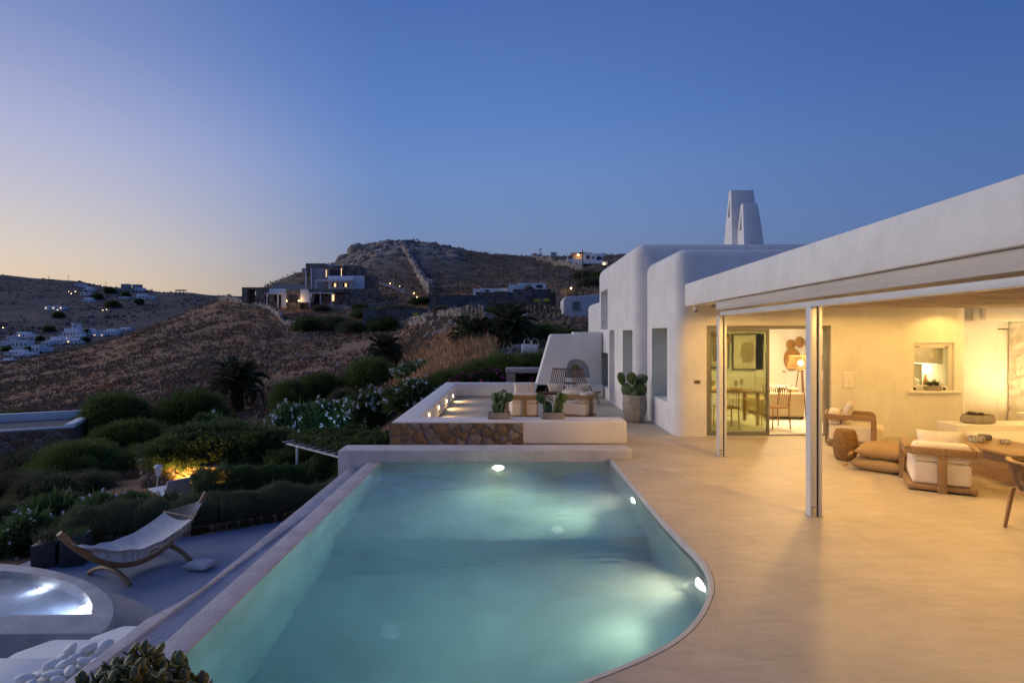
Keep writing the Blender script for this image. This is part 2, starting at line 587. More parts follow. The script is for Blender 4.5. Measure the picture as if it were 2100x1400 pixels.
grow = [(-2.105, 9.135)] + offset_line(PR, .012)
grow[1] = (grow[1][0], 9.135); grow[-1] = (-2.105, grow[-1][1])
mb = MB().prism(grow, -1.62, WATER_Z)
mb.build('pool_water', WATER, kind='structure')

# outer wall the water runs over, gutter ledge beside it, slope to the steps
mb = MB()
mb.box(-2.31, -2.092, 2.4, 9.1, -2.8, -.04)
mb.build('overflow_wall', COPING, kind='structure', bevel=.012)
led = [(-2.312, 2.3), (-2.312, 9.1), (-2.60, 9.1), (-2.60, 4.75), (-2.64, 4.5), (-2.73, 4.25), (-2.74, 2.3)]
mb = MB()
# ledge with a slope towards the wall
vs = []
for x, y in led:
    vs.append((x, y, -.20 if x > -2.4 else -.115))
m_ = len(vs)
vs += [(x, y, -2.9) for x, y in led]
mb.add(vs, [tuple(range(m_))] + [(i, m_ + i, m_ + (i + 1) % m_, (i + 1) % m_) for i in range(m_)])
mb.build('gutter_ledge', COPING, kind='structure', bevel=.02)
# far pool wall, a low bench-like block
o = MB().box(-2.80, 1.94, 9.13, 9.60, -2.8, .138).build('pool_end_wall', M('cement_end_wall', (.57, .55, .56), .6, .09, 4, bump=.25, bscale=25, spec=.3, col2=(.42, .40, .41)), bevel=.03)
tag(o, 'low white cement wall closing the far end of the swimming pool', 'wall')

# lights set in the pool walls
POOLGLOW = EM('pool_lamp_glow', (1, .93, .72), 34)
def pool_light(loc, nrm, energy, label, target, spot=110, beam=0):
    t = thing('pool_light', label, 'pool light', loc, group='underwater lights in the pool walls')
    nv = Vector(nrm).normalized()
    mt = nv.to_track_quat('Z', 'Y').to_matrix().to_4x4()
    mb = MB().lathe([(.13, 0), (.135, .012), (.10, .02), (.09, .014)], 20)
    mb.v = [tuple(mt @ Vector(v)) for v in mb.v]
    mb.build('ring', STEEL, t, smooth=True)
    mb = MB().lathe([(.088, .012), (.06, .03), (.0, .036)], 20, cap=False)
    mb.v = [tuple(mt @ Vector(v)) for v in mb.v]
    mb.build('lens', POOLGLOW, t, smooth=True)
    lo = Vector(loc) + nv * .07
    lamp('pool_lamp', 'SPOT', lo, energy, (1, .88, .50), t, .06, spot, 1.0, lo + Vector(target))
    if beam:
        lamp('pool_beam', 'SPOT', lo, beam, (1, .82, .32), t, .06, 105, 1.0, lo + Vector(target) + Vector((0, -.05, -.16)))
    return t
pool_light((-.22, 9.118, -.36), (0, -1, 0), 70, 'round underwater pool light glowing in the low end wall', (0, -1, -.12), beam=45)
pool_light((1.583, 7.35, -.36), (-1, 0, 0), 140, 'round underwater pool light on the straight terrace side of the pool', (-1, 0, -.12), beam=45)
pool_light((1.648, 4.93, -.34), (-1, -.05, 0), 270, 'round underwater pool light in the curved end of the pool wall', (-1, -.12, -.08), beam=45)
# small pale roundels on the pool floor
for x, y, z in ((-1.12, 5.2, ZD), (.55, 6.9, ZS)):
    o = MB().lathe([(.09, 0), (.09, .012), (.05, .018)], 16, (x, y, z)).build('pool_roundel', M('roundel_white', (.85, .87, .85), .4), smooth=True)
    tag(o, 'small white inlet on the %s pool floor' % ('deep' if z == ZD else 'shallow'), 'roundel')

# ------------------------------------------------------------------ upper terrace parapet with stone facing
STONES = [M('stone_%s' % n, c, .85, .2, 9, bump=.7, bscale=30, spec=.2, col2=c2) for n, c, c2 in (
    ('ochre', (.30, .19, .10), (.19, .12, .07)), ('grey', (.27, .23, .20), (.17, .15, .135)), ('brown', (.22, .145, .09), (.13, .09, .06)), ('pale', (.36, .29, .22), (.22, .18, .14)))]
MORTAR = M('grey_mortar', (.22, .18, .15), .95, .2, 20, bump=.5, bscale=60, spec=.1)
def stone_mesh(seed):
    rg = random.Random(seed)
    n = 9
    base = []
    for i in range(n):
        a = 2 * math.pi * i / n + rg.uniform(-.1, .1)
        c, s = math.cos(a), math.sin(a)
        e = rg.uniform(.42, .5)
        r = min(1 / max(abs(c), 1e-3), 1 / max(abs(s), 1e-3)) * .5
        r = e * .45 + r * .53 if r > e else e
        base.append((c * r, s * r))
    vs = [(x, y, 0) for x, y in base] + [(x * .97, y * .97, .6) for x, y in base] + [(x * .8, y * .8, .92 + rg.uniform(-.08, .08)) for x, y in base] + [(0, 0, 1.0)]
    fs = []
    for k in range(2):
        fs += [(k * n + i, k * n + (i + 1) % n, (k + 1) * n + (i + 1) % n, (k + 1) * n + i) for i in range(n)]
    fs += [(2 * n + i, 2 * n + (i + 1) % n, 3 * n) for i in range(n)]
    me = bpy.data.meshes.new('stone')
    me.from_pydata(vs, [], fs)
    for p in me.polygons: p.use_smooth = True
    return me
STONE_ME = []
for mi, mm in enumerate(STONES):
    for k in range(5):
        me = stone_mesh(mi * 10 + k); me.materials.append(mm); STONE_ME.append(me)
def clip_half(poly, px, py, nx, ny):
    out = []
    for i in range(len(poly)):
        a, b = poly[i], poly[(i + 1) % len(poly)]
        da = (a[0] - px) * nx + (a[1] - py) * ny; db = (b[0] - px) * nx + (b[1] - py) * ny
        if da <= 0: out.append(a)
        if da * db < 0:
            t = da / (da - db); out.append((a[0] + (b[0] - a[0]) * t, a[1] + (b[1] - a[1]) * t))
    return out
def lay_stones(parent, org, u, w, nrm, W, H, size, depth, seed=0, world=True, gap=.012, skip=None):
    """random rubble over a W x H field; org is its lower corner, u/w unit vectors along it, nrm outwards"""
    rg = random.Random(seed)
    u, w, nrm, org = Vector(u), Vector(w), Vector(nrm), Vector(org)
    base = Matrix.Translation(org) @ Matrix((u, w, nrm)).transposed().to_4x4()
    pts = []
    for _ in range(int(W * H / size ** 2 * 40)):
        p = (rg.uniform(0, W), rg.uniform(0, H)); r = size * rg.choice((.55, .8, .95, 1.1))
        if all((p[0] - q[0]) ** 2 * .6 + (p[1] - q[1]) ** 2 * 1.5 > ((r + q[2]) / 2) ** 2 for q in pts):
            pts.append((*p, r))
    for i, p in enumerate(pts):
        poly = [(0, 0), (W, 0), (W, H), (0, H)]
        for j, q in enumerate(pts):
            dx, dy = q[0] - p[0], q[1] - p[1]
            if j == i or dx * dx + dy * dy > (size * 3.2) ** 2: continue
            L = math.hypot(dx, dy); t = p[2] / (p[2] + q[2])
            cx, cy = p[0] + dx * t - dx / L * gap, p[1] + dy * t - dy / L * gap
            poly = clip_half(poly, cx, cy, dx / L, dy / L)
            if len(poly) < 3: break
        if len(poly) < 3: continue
        q2 = []
        for k in range(len(poly)):
            a, b = poly[k], poly[(k + 1) % len(poly)]
            for t in (.24, .76): q2.append((a[0] + (b[0] - a[0]) * t + rg.uniform(-.02, .02) * size, a[1] + (b[1] - a[1]) * t + rg.uniform(-.02, .02) * size))
        n = len(q2); cx = sum(x for x, _ in q2) / n; cy = sum(y for _, y in q2) / n
        d = depth * rg.uniform(.5, 1.2)
        vs = [(x, y, -.004) for x, y in q2] + [(x, y, d * .62) for x, y in q2] + [(cx + (x - cx) * .84, cy + (y - cy) * .84, d * rg.uniform(.85, 1.1)) for x, y in q2] + [(cx, cy, d * 1.05)]
        fs = [(a * n + k, a * n + (k + 1) % n, (a + 1) * n + (k + 1) % n, (a + 1) * n + k) for a in (0, 1) for k in range(n)] + [(2 * n + k, 2 * n + (k + 1) % n, 3 * n) for k in range(n)]
        me = bpy.data.meshes.new('stone'); me.from_pydata(vs, [], fs); me.materials.append(rg.choice(STONES))
        for pg in me.polygons: pg.use_smooth = True
        o = bpy.data.objects.new('stone', me); COL.objects.link(o); o.parent = parent
        if world: o.matrix_parent_inverse = wmat(parent).inverted()
        o.matrix_basis = base
    return len(pts)

par = thing('terrace_parapet', 'white plastered parapet of the upper terrace with a brown stone facing towards the pool', 'parapet', (-1, 10.4, 0))
TOPZ = .425
mb = MB()
mb.prism([(-2.18, 10.32), (2.09, 10.32), (2.09, 10.85), (-1.76, 10.85), (-1.76, 18.2), (1.3, 18.2), (1.3, 18.66), (-2.18, 18.66)], -.0, TOPZ)
mb.build('coping_wall', PLASTER_F, par, bevel=.045, seg=3, world=True)
MB().box(-2.15, 2.0, 10.35, 10.8, -2.8, -.001).build('footing', PLASTER, par, world=True)
MB().box(-2.15, -1.78, 10.8, 18.6, -2.8, -.001).build('footing', PLASTER, par, world=True)
MB().box(-2.185, .20, 10.285, 10.33, -2.8, TOPZ - .035).build('stone_backing', MORTAR, par, world=True)
lay_stones(par, (-2.185, 10.285, -.18), (1, 0, 0), (0, 0, 1), (0, -1, 0), 2.39, .565, .20, .024, seed=5, gap=.016)
MB().box(-2.215, -2.17, 10.29, 18.6, -2.8, TOPZ - .045).build('stone_backing', MORTAR, par, world=True)
# four little lights along the inside of the parapet
GLOW = EM('step_lamp_glow', (1, .75, .38), 30)
for i, (px, py) in enumerate(((879, 850), (899, 835), (915, 822), (928.5, 811))):
    d = 1.76 * F / (1050 - px)
    z = 2 - (py - 685) * d / F
    t = thing('wall_light', 'small recessed step light glowing on the inner face of the terrace parapet', 'wall light', (-1.757, d, z), group='step lights along the parapet')
    MB().box(0, .006, -.05, .05, -.045, .045).build('bezel', STEEL, t, bevel=.002)
    MB().box(.004, .010, -.035, .035, -.03, .03).build('lens', GLOW, t)
    lamp('step_lamp', 'SPOT', (-1.757 + .05, d, z), 24, (1, .70, .33), t, .03, 150, .8, (-1.757 + 1.0, d, z - .55))
# ------------------------------------------------------------------ the villa
villa = thing('villa', 'long white plastered villa with rounded corners, chimney and lit open veranda', 'house', (6, 13, 0))
def rbox(x0, x1, y0, y1, z0, z1, bev=.22, seg=5):
    return MB().box(x0, x1, y0, y1, z0, z1).mesh('b', bev, seg)
def cut(x0, x1, y0, y1, z0, z1):
    return MB().box(x0, x1, y0, y1, z0, z1).mesh('c')
YW = 11.1
ops = [
    ('UNION', rbox(2.91, 14.0, 13.47, 19.2, -.6, 4.17, .30)),
    ('UNION', rbox(8.0, 14.5, 11.95, 16, -.6, 3.62, .2)),
    ('DIFFERENCE', cut(3.75, 7.6, 11.4, 15.6, 0.003, 2.55)),       # living room
    ('DIFFERENCE', cut(7.5, 9.8, 13.05, 15.59, 0.0035, 2.545)),
    ('DIFFERENCE', cut(7.75, 8.8, 11.4, 12.9, 0.003, 2.45)),       # kitchen
    ('DIFFERENCE', cut(8.7, 10.1, 12.2, 12.89, 0.0035, 2.445)),
    ('DIFFERENCE', cut(3.80, 6.23, 10.9, 11.6, 0.004, 2.17)),      # sliding door opening
    ('DIFFERENCE', cut(7.83, 8.64, 10.9, 11.6, .90, 1.83)),       # kitchen hatch
    ('DIFFERENCE', cut(3.0, 3.9, 11.73, 13.0, .60, 2.13)),        # window of the near block
    ('DIFFERENCE', cut(2.7, 3.4, 13.75, 14.95, .002, 2.10)),      # terrace door
    ('DIFFERENCE', cut(2.7, 3.25, 16.15, 17.0, .002, 2.12)),      # tall niche
    ('DIFFERENCE', cut(2.7, 3.3, 17.25, 18.55, .35, 1.42)),       # low window
    ('DIFFERENCE', cut(2.7, 3.25, 17.3, 18.6, 2.15, 3.38)),       # upper niche
    ('DIFFERENCE', cut(10.20, 10.46, 11.8, 12.15, .003, 2.12)),   # service door
    ('DIFFERENCE', cut(5.0, 13.6, 13.9, 18.7, 3.95, 4.4)),        # roof terrace behind the parapet
]
me = boolean(rbox(3.2, 8.95, YW, 14.4, -.6, 3.68, .24), ops)
shade_auto(me, 32)
put('wall', me, PLASTER, villa, True)

# chimney: two stepped gabled flues
ch = MB()
def flue(x0, x1, y0, y1, z0, z1, apex):
    b = MB()
    xm = (x0 + x1) / 2
    # gable faces left and right ends (ridge along x)
    ym = (y0 + y1) / 2
    e = .07
    q = (z1 - z0) / (apex - z0)
    ya, yb = (y0 - .04) * (1 - q) + (ym - e) * q, (y1 + .04) * (1 - q) + (ym + e) * q
    vs = [(x0 - .05, y0 - .04, z0), (x0 - .05, y1 + .04, z0), (x1 + .05, y1 + .04, z0), (x1 + .05, y0 - .04, z0),
          (x0 - .01, ya, z1), (x0 - .01, yb, z1), (x1 + .03, yb, z1), (x1 + .03, ya, z1),
          (x0 + .02, ym - e, apex), (x0 + .02, ym + e, apex), (x1 - .02, ym + e, apex), (x1 - .02, ym - e, apex)]
    fs = [(0, 1, 2, 3)] + [f for k in (0, 4) for f in ((k, k + 3, k + 7, k + 4), (k + 1, k + 5, k + 6, k + 2), (k, k + 4, k + 5, k + 1), (k + 3, k + 2, k + 6, k + 7))] + [(8, 11, 10, 9)]
    b.add(vs, fs)
    return b.mesh('f', .018, 2)
def tri_cut(x0, x1, y, z, w, h):
    return MB().add([(x0, y - w, z), (x0, y + w, z), (x0, y, z + h), (x1, y - w, z), (x1, y + w, z), (x1, y, z + h)], [(0, 1, 2), (3, 5, 4), (0, 3, 4, 1), (1, 4, 5, 2), (2, 5, 3, 0)]).mesh('t')
yc = 14.2
me = boolean(flue(5.54, 6.16, yc, yc + .62, 3.9, 4.9, 5.66), [
    ('UNION', flue(5.66, 6.07, yc - .42, yc + .14, 3.9, 4.6, 5.22)),
    ('DIFFERENCE', tri_cut(5.3, 5.9, yc + .31, 4.98, .07, .48)),
    ('DIFFERENCE', tri_cut(5.3, 5.9, yc - .14, 4.56, .065, .46))])
put('chimney', shade_auto(me, 30), PLASTER, villa, True)

# neighbouring wing further along
me = boolean(rbox(3.4, 6.2, 20.5, 25.5, -.5, 3.3, .2), [('DIFFERENCE', cut(3.3, 3.6, 21.2, 21.5, .9, 2.2)), ('DIFFERENCE', cut(3.3, 3.6, 21.75, 22.05, .9, 2.2))])
put('far_wing', shade_auto(me, 32), PLASTER, villa, True)
for y in (21.2, 21.75):
    MB().box(3.52, 3.54, y, y + .3, .9, 2.2).build('window_pane', GREYALU, villa, world=True)

def window_glass():
    m = bpy.data.materials.new('window_glass'); m.use_nodes = True
    n, l = m.node_tree.nodes, m.node_tree.links
    n.remove(n['Principled BSDF'])
    tr = n.new('ShaderNodeBsdfTransparent'); tr.inputs[0].default_value = (.86, .88, .76, 1)
    gl = n.new('ShaderNodeBsdfGlossy'); gl.inputs['Roughness'].default_value = .02; gl.inputs[0].default_value = (.9, 1, .92, 1)
    fr = n.new('ShaderNodeFresnel'); fr.inputs[0].default_value = 1.6
    ad = n.new('ShaderNodeMath'); ad.operation = 'MULTIPLY_ADD'; ad.inputs[1].default_value = 1.5; ad.inputs[2].default_value = .04
    l.new(fr.outputs[0], ad.inputs[0])
    mx = n.new('ShaderNodeMixShader')
    l.new(ad.outputs[0], mx.inputs[0]); l.new(tr.outputs[0], mx.inputs[1]); l.new(gl.outputs[0], mx.inputs[2])
    l.new(mx.outputs[0], n['Material Output'].inputs['Surface'])
    return m
GLASS = window_glass()

# left facade: windows and doors
def window_x(x, y0, y1, z0, z1, name='window', fr=.05, depth=.06, door=False):
    f = MB()
    f.box(x, x + depth, y0, y0 + fr, z0, z1); f.box(x, x + depth, y1 - fr, y1, z0, z1)
    f.box(x, x + depth, y0 + fr, y1 - fr, z1 - fr, z1); f.box(x, x + depth, y0 + fr, y1 - fr, z0, z0 + fr)
    o = f.build(name, GREYALU, villa, world=True)
    MB().box(x + .02, x + .03, y0 + fr, y1 - fr, z0 + fr, z1 - fr).build('pane', GLASS, o, world=True)
    return o
window_x(3.56, 11.74, 12.99, .61, 2.12)
window_x(3.22, 13.76, 14.94, .01, 2.09, 'door')
window_x(3.10, 17.26, 18.54, .36, 1.41)
CURTAIN = M('sheer_curtain', (.66, .62, .5), .9, .05, 5)
def curtain(x, y0, y1, z0, z1, parent):
    vs, fs = [], []
    n = 60
    for i in range(n + 1):
        y = y0 + (y1 - y0) * i / n
        vs += [(x + .03 * math.sin(i * 1.1), y, z0), (x + .03 * math.sin(i * 1.1), y, z1)]
    fs = [(2 * i, 2 * i + 1, 2 * i + 3, 2 * i + 2) for i in range(n)]
    MB().add(vs, fs).build('curtain', CURTAIN, parent, world=True, smooth=True)
curtain(3.70, 11.75, 12.98, .6, 2.1, villa)
curtain(3.34, 13.8, 14.9, .02, 2.08, villa)
MB().box(3.2, 3.24, 17.26, 18.54, .36, 1.41).build('window_backing', GREYALU, villa, world=True)

# end wall of the upper terrace with its arched niche
nw = [(.66, 0), (2.89, 0), (2.89, 2.02), (1.30, 2.0), (1.22, 1.97)]
niche = [(1.70, .60), (1.76, 1.02), (1.86, 1.16), (2.02, 1.2), (2.2, 1.19), (2.36, 1.1), (2.45, .95), (2.52, .60)]
me = boolean(MB().wedge(nw, 18.2, 18.9).mesh('n', .05, 3), [('DIFFERENCE', MB().wedge(niche, 18.0, 18.55).mesh('c'))])
put('niche_wall', shade_auto(me, 32), PLASTER_F, villa, True)
MB().box(1.32, 2.88, 17.85, 18.21, 0, .40).build('bench', PLASTER_F, villa, bevel=.03, world=True)
MB().box(1.98, 2.9, 18.25, 18.95, 2.0, 2.07).build('coping', PLASTER_F, villa, bevel=.02, world=True)

# ------------------------------------------------------------------ veranda roof
def fx(y, off=0):                     # the roof edge, slightly askew to the pool
    return 3.38 - .0364 * (YW - y) + off
def slab(y0, y1, o0, o1, z0, z1):
    return [(fx(y0, o0), y0), (fx(y1, o0), y1), (fx(y1, o1), y1), (fx(y0, o1), y0)], z0, z1
mb = MB(); mb.prism(*slab(-4.6, YW + .03, 0, .30, 2.54, 2.975)); mb.build('roof_fascia', PLASTER, villa, bevel=.02, world=True)
mb = MB(); mb.prism(*slab(-4.6, YW + .03, .30, 11, 2.60, 2.9)); mb.build('roof_slab', PLASTER_F, villa, world=True)
LWOOD = M('limewashed_beam', (.56, .50, .45), .6, .10, 2, bump=.25, bscale=20, stretch=(1, .12, 5), spec=.3)
mb = MB(); mb.prism(*slab(-1.2, 9.40, .05, .20, 2.392, 2.535)); mb.build('roof_beam', LWOOD, villa, bevel=.008, world=True)
mb = MB(); mb.prism(*slab(-1.2, 9.33, .09, .19, 2.30, 2.365)); mb.build('screen_rail', ALU, villa, bevel=.006, world=True)
for y in (9.33, 6.27):
    p = thing('veranda_post', 'slim white aluminium post with dark guide slot %s' % ('beside the glass sliding door' if y > 8 else 'standing in the middle of the open veranda'), 'post', (fx(y), y, 0), group='posts of the veranda')
    MB().box(.06, .130, -.05, .05, .0, 2.30).build('profile', ALU, p, bevel=.004)
    MB().box(.133, .150, -.035, .035, .0, 2.30).build('slot', BLACK, p)
    MB().box(.153, .190, -.05, .05, .0, 2.30).build('profile', ALU, p, bevel=.004)
    MB().box(.072, .115, -.056, -.05, .03, .12).build('bracket', STEEL, p, bevel=.002)
    MB().box(.05, .20, -.06, .06, .0, .006).build('base_plate', STEEL, p)
# unseen rest of the house; wall added to keep sky reflections off the doors
MB().box(5.0, 14, -4.5, -4.2, 0, 2.6).build('rear_wall', PLASTER, villa, world=True)
# rafters under the slab
for k in range(9):
    y = 1.0 + k * 1.18
    MB().box(fx(y, .32), 13, y - .05, y + .05, 2.48, 2.598).build('rafter', LWOOD, villa, bevel=.005, world=True)

# hanging lintel, rough stone wall and plinth at the end of the veranda
MB().box(9.42, 13, 11.3, 11.97, 2.27, 2.597).build('lintel', PLASTER_F, villa, bevel=.02, world=True)
ROUGH = M('whitewashed_stone', (.72, .68, .62), .8, .05, 6, bump=1.0, bscale=9, spec=.2)
vs, fs = [], []
ny, nz = 160, 90
for i in range(ny + 1):
    for j in range(nz + 1):
        y = 7.0 + 4.94 * i / ny; z = 2.6 * j / nz
        vs.append((10.42 + .035 * mnoise.noise(Vector((y * 4.5, z * 6, 1))) + .04 * abs(mnoise.noise(Vector((y * 11, z * 13, 5)))), y, z))
for i in range(ny):
    for j in range(nz):
        a = i * (nz + 1) + j
        fs.append((a, a + 1, a + nz + 2, a + nz + 1))
o = MB().add(vs, fs); o.box(10.6, 10.9, 7.0, 11.94, 0, 2.6)
o.build('stone_wall', ROUGH, villa, smooth=True, world=True, angle=80)
MB().box(10.22, 10.44, 11.97, 12.02, .01, 2.1).build('door', PLASTER_F, villa, bevel=.004, world=True)

# downlights in the veranda ceiling
DOWN = EM('downlight_glow', WARM, 25)
def downlight(x, y, e, tgt=None, spot=178, z=2.6):
    t = thing('downlight', 'small round recessed downlight in the white veranda ceiling', 'downlight', (x, y, z), group='downlights in the veranda ceiling')
    MB().lathe([(.055, -.0), (.06, -.012), (.045, -.016)], 16, (0, 0, 0)).build('ring', ALU, t, smooth=True)
    MB().lathe([(.043, -.017), (.0, -.0185)], 16, cap=False).build('lens', DOWN, t)
    lamp('down_lamp', 'SPOT', (x, y, z - .14), e, WARM, t, .05, spot, .2, tgt or (x, y, 0))
for x in (4.1, 6.4, 8.7):
    for y in (2.75, 5.1, 7.5):
        downlight(x, y, (8, 125, 185)[(2.75, 5.1, 7.5).index(y)] * (1 if x < 5 else .36))
for x in (4.2, 6.3, 8.4):
    downlight(x, 9.85, 40)
downlight(8.3, 10.62, 14, (8.3, 11.2, 0.6), 120)
downlight(9.6, 9.85, 45)  # extra downlight added to brighten the dark lintel
# ------------------------------------------------------------------ sliding door and rooms behind it
sd_ = thing('sliding_door', 'glass sliding door with one half open to the lit living room', 'sliding door', (5.0, 11.2, 0))
fr = MB()
fr.box(3.805, 3.85, 11.16, 11.30, .0, 2.165); fr.box(6.18, 6.225, 11.16, 11.30, .0, 2.165)
fr.box(3.85, 6.18, 11.16, 11.30, 2.10, 2.165); fr.box(3.85, 6.18, 11.16, 11.30, .004, .03)
fr.build('frame', GREYALU, sd_, world=True, bevel=.003)
def panel(x0, x1, y):
    p = MB(); w = .045
    p.box(x0, x0 + w, y, y + .045, .032, 2.098); p.box(x1 - w, x1, y, y + .045, .032, 2.098)
    p.box(x0 + w, x1 - w, y, y + .045, .032, .08); p.box(x0 + w, x1 - w, y, y + .045, 2.05, 2.098)
    o = p.build('panel', GREYALU, sd_, world=True, bevel=.003)
    MB().box(x0 + w, x1 - w, y + .018, y + .026, .08, 2.05).build('pane', GLASS, o, world=True)
    return o
panel(3.856, 5.06, 11.17)
panel(3.90, 5.08, 11.235)
# kitchen hatch
CLEAR = GLASS.copy(); CLEAR.name = 'clear_glass'; CLEAR.node_tree.nodes['Transparent BSDF'].inputs[0].default_value = (.95, .96, .92, 1)
kh = thing('kitchen_hatch', 'small white framed kitchen window above a plaster sill', 'window', (8.23, 11.15, .9))
f = MB()
x0, x1, z0, z1 = 7.835, 8.635, .905, 1.825
for a in ((x0, x0 + .05, z0, z1), (x1 - .09, x1, z0, z1)):
    f.box(a[0], a[1], 11.14, 11.2, a[2], a[3])
f.box(x0 + .05, x1 - .09, 11.14, 11.2, z1 - .1, z1); f.box(x0 + .05, x1 - .09, 11.14, 11.2, z0, z0 + .09)
f.build('frame', ALU, kh, world=True, bevel=.004)
MB().box(x0 + .05, x1 - .09, 11.165, 11.172, z0 + .09, z1 - .1).build('pane', CLEAR, kh, world=True)
for sx in (x0 + .06, x1 - .16):
    MB().box(sx, sx + .08, 11.125, 11.14, z1 - .075, z1 - .063).build('latch', BLACK, kh, world=True)
    MB().box(sx - .03, sx, 11.11, 11.14, z0, z0 + .05).build('hinge', BLACK, kh, world=True)
MB().box(7.72, 8.75, 11.03, 11.101, .85, .905).build('sill', PLASTER_F, kh, world=True, bevel=.02)
# kitchen behind the hatch
KW = M('pale_oak_cabinet', (.42, .33, .24), .5, .12, 3, stretch=(1, 1, 6))
kc = thing('kitchen_cabinets', 'pale wooden kitchen cabinets over a lit worktop seen through the hatch', 'cabinet', (8.6, 12.1, 1.6))
for k in range(3):
    MB().box(8.50, 8.795, 11.46 + k * .46, 11.914 + k * .46, 1.40, 2.2).build('cabinet_door', KW, kc, bevel=.004, world=True)
MB().box(8.42, 8.795, 11.46, 12.86, .0, .86).build('base_unit', KW, kc, world=True, bevel=.004)
MB().box(8.40, 8.795, 11.46, 12.86, .861, .90).build('worktop', M('pale_worktop', (.6, .56, .5), .3), kc, world=True)
lamp('cabinet_lamp', 'AREA', (8.64, 12.1, 1.385), 14, (1, .72, .34), kc, .3, target=(8.64, 12.1, 0))
MB().box(8.55, 8.6, 11.5, 12.8, 1.385, 1.398).build('light_strip', EM('strip_glow', (1, .72, .36), 8), kc, world=True)
lamp('kitchen_fill', 'AREA', (8.1, 12.1, 2.38), 28, (1, .72, .36), kc, .3, target=(8.1, 12.1, 0))  # added fill at ceiling height, no fixture, brightens the dark kitchen
GLASSY = M('clear_jar', (.75, .72, .6), .1, .05, 5, trans=.7)
jl = [(12.1, 'clear glass jar with a wide mouth on the kitchen worktop', .08, .2), (11.80, 'amber glass bottle on the kitchen worktop', .045, .26), (11.56, 'dark clay jug on the kitchen worktop', .065, .18)]
for (y, lb, r, h), mm in zip(jl, (GLASSY, M('amber_glass', (.5, .25, .06), .15), M('dark_clay', (.12, .09, .07), .6))):
    o = MB().lathe([(r * .8, 0), (r, h * .15), (r, h * .6), (r * .5, h * .8), (r * .45, h), (r * .5, h * 1.02)], 16, (8.58, y, .901)).build('jar', mm, smooth=True)
    tag(o, lb, 'jar')

# living room
INW = PLASTER_F
for i, (x, w, h, z) in enumerate(((5.62, .58, .86, 1.1), (6.45, .78, .92, 1.06))):
    t = thing('picture', ('narrow' if i == 0 else 'wide') + ' framed picture of a dark vase shape on the living room wall', 'picture', (x, 15.58, z), group='pictures on the living room wall')
    b = MB(); b.box(-w / 2, w / 2, -.03, 0, 0, h)
    b.build('backing', M('picture_paper', (.62, .58, .5), .8), t)
    fmb = MB()
    for a in ((-w / 2 - .03, -w / 2, -.03, h + .03), (w / 2, w / 2 + .03, -.03, h + .03)):
        fmb.box(a[0], a[1], -.05, 0, a[2], a[3])
    fmb.box(-w / 2, w / 2, -.05, 0, -.03, 0); fmb.box(-w / 2, w / 2, -.05, 0, h, h + .03)
    fmb.build('frame', BLACK, t)
    pts = [(-.12, .16), (.12, .16), (.17, .4), (.15, .62), (.06, .70), (-.06, .70), (-.16, .62), (-.18, .38)]
    MB().wedge([(a * w / .7, c * h / .9) for a, c in pts], -.034, -.031).build('print', M('print_ink', ((.22, .17, .11), (.34, .27, .16))[i], .8), t)
# door in the back wall
dr = thing('inner_door', 'plain white inner door with a lever handle beyond the sofa', 'door', (7.12, 15.57, 0))
MB().box(6.66, 7.5, 15.55, 15.595, .005, 2.05).build('leaf', M('door_paint', (.7, .66, .6), .5, .02), dr, world=True, bevel=.004)
MB().box(7.38, 7.46, 15.52, 15.548, .98, 1.0).build('handle', STEEL, dr, world=True)
# woven baskets hung on the wall
for k, (x, z, r) in enumerate(((7.62, 1.72, .13), (7.86, 1.78, .12), (8.22, 1.76, .22), (7.66, 1.32, .24), (8.1, 1.34, .15), (8.42, 1.22, .17))):
    b = MB()
    prof = []
    for j in range(9):
        q = j / 8
        prof.append((r * (1 - q) + .001, -.05 * (1 - (1 - q) ** 2) + .004 * (j % 2)))
    b.lathe(prof, 28, cap=False)
    mt = Matrix.Translation((x, 15.535, z)) @ Matrix.Rotation(R(90), 4, 'X') @ Matrix.Diagonal((1, 1 + .25 * (k % 2), -1, 1))
    b.v = [tuple(mt @ Vector(v)) for v in b.v]
    o = b.build('wall_basket', STRAW, smooth=True)
    tag(o, 'round woven straw wall basket, ' + ('small one beside the inner door', 'small one between two larger baskets', 'big one high on the living room wall', 'largest one behind the lamp shade', 'middle one hung low behind the lamp shade', 'lowest one past the lamp shade')[k], 'basket', 'woven baskets on the living room wall')
# sofa
so = thing('sofa', 'pale beige fabric sofa in the living room behind the door', 'sofa', (6.5, 13.6, 0))
SOFA = M('beige_sofa', (.52, .42, .28), .9, .04, 8, bump=.15, bscale=200, spec=.1)
MB().box(6.05, 6.85, 13.3, 13.52, .06, .62).build('arm', SOFA, so, world=True, bevel=.04, seg=3)
MB().box(6.05, 6.85, 13.53, 15.0, .06, .40).build('seat', SOFA, so, world=True, bevel=.04, seg=3)
MB().box(6.62, 6.85, 13.53, 15.0, .405, .72).build('backrest', SOFA, so, world=True, bevel=.05, seg=3)
for x in (6.1, 6.78):
    MB().box(x, x + .05, 13.34, 13.4, 0, .06).build('leg', DWOOD, so, world=True)
ZEBRA = bpy.data.materials.new('striped_cushion'); ZEBRA.use_nodes = True
zn, zl = ZEBRA.node_tree.nodes, ZEBRA.node_tree.links
wv = zn.new('ShaderNodeTexWave'); wv.inputs['Scale'].default_value = 6; wv.inputs['Distortion'].default_value = 6
zr = zn.new('ShaderNodeValToRGB'); zr.color_ramp.interpolation = 'CONSTANT'
zr.color_ramp.elements[0].color = (.03, .03, .03, 1); zr.color_ramp.elements[1].color = (.6, .55, .45, 1); zr.color_ramp.elements[1].position = .5
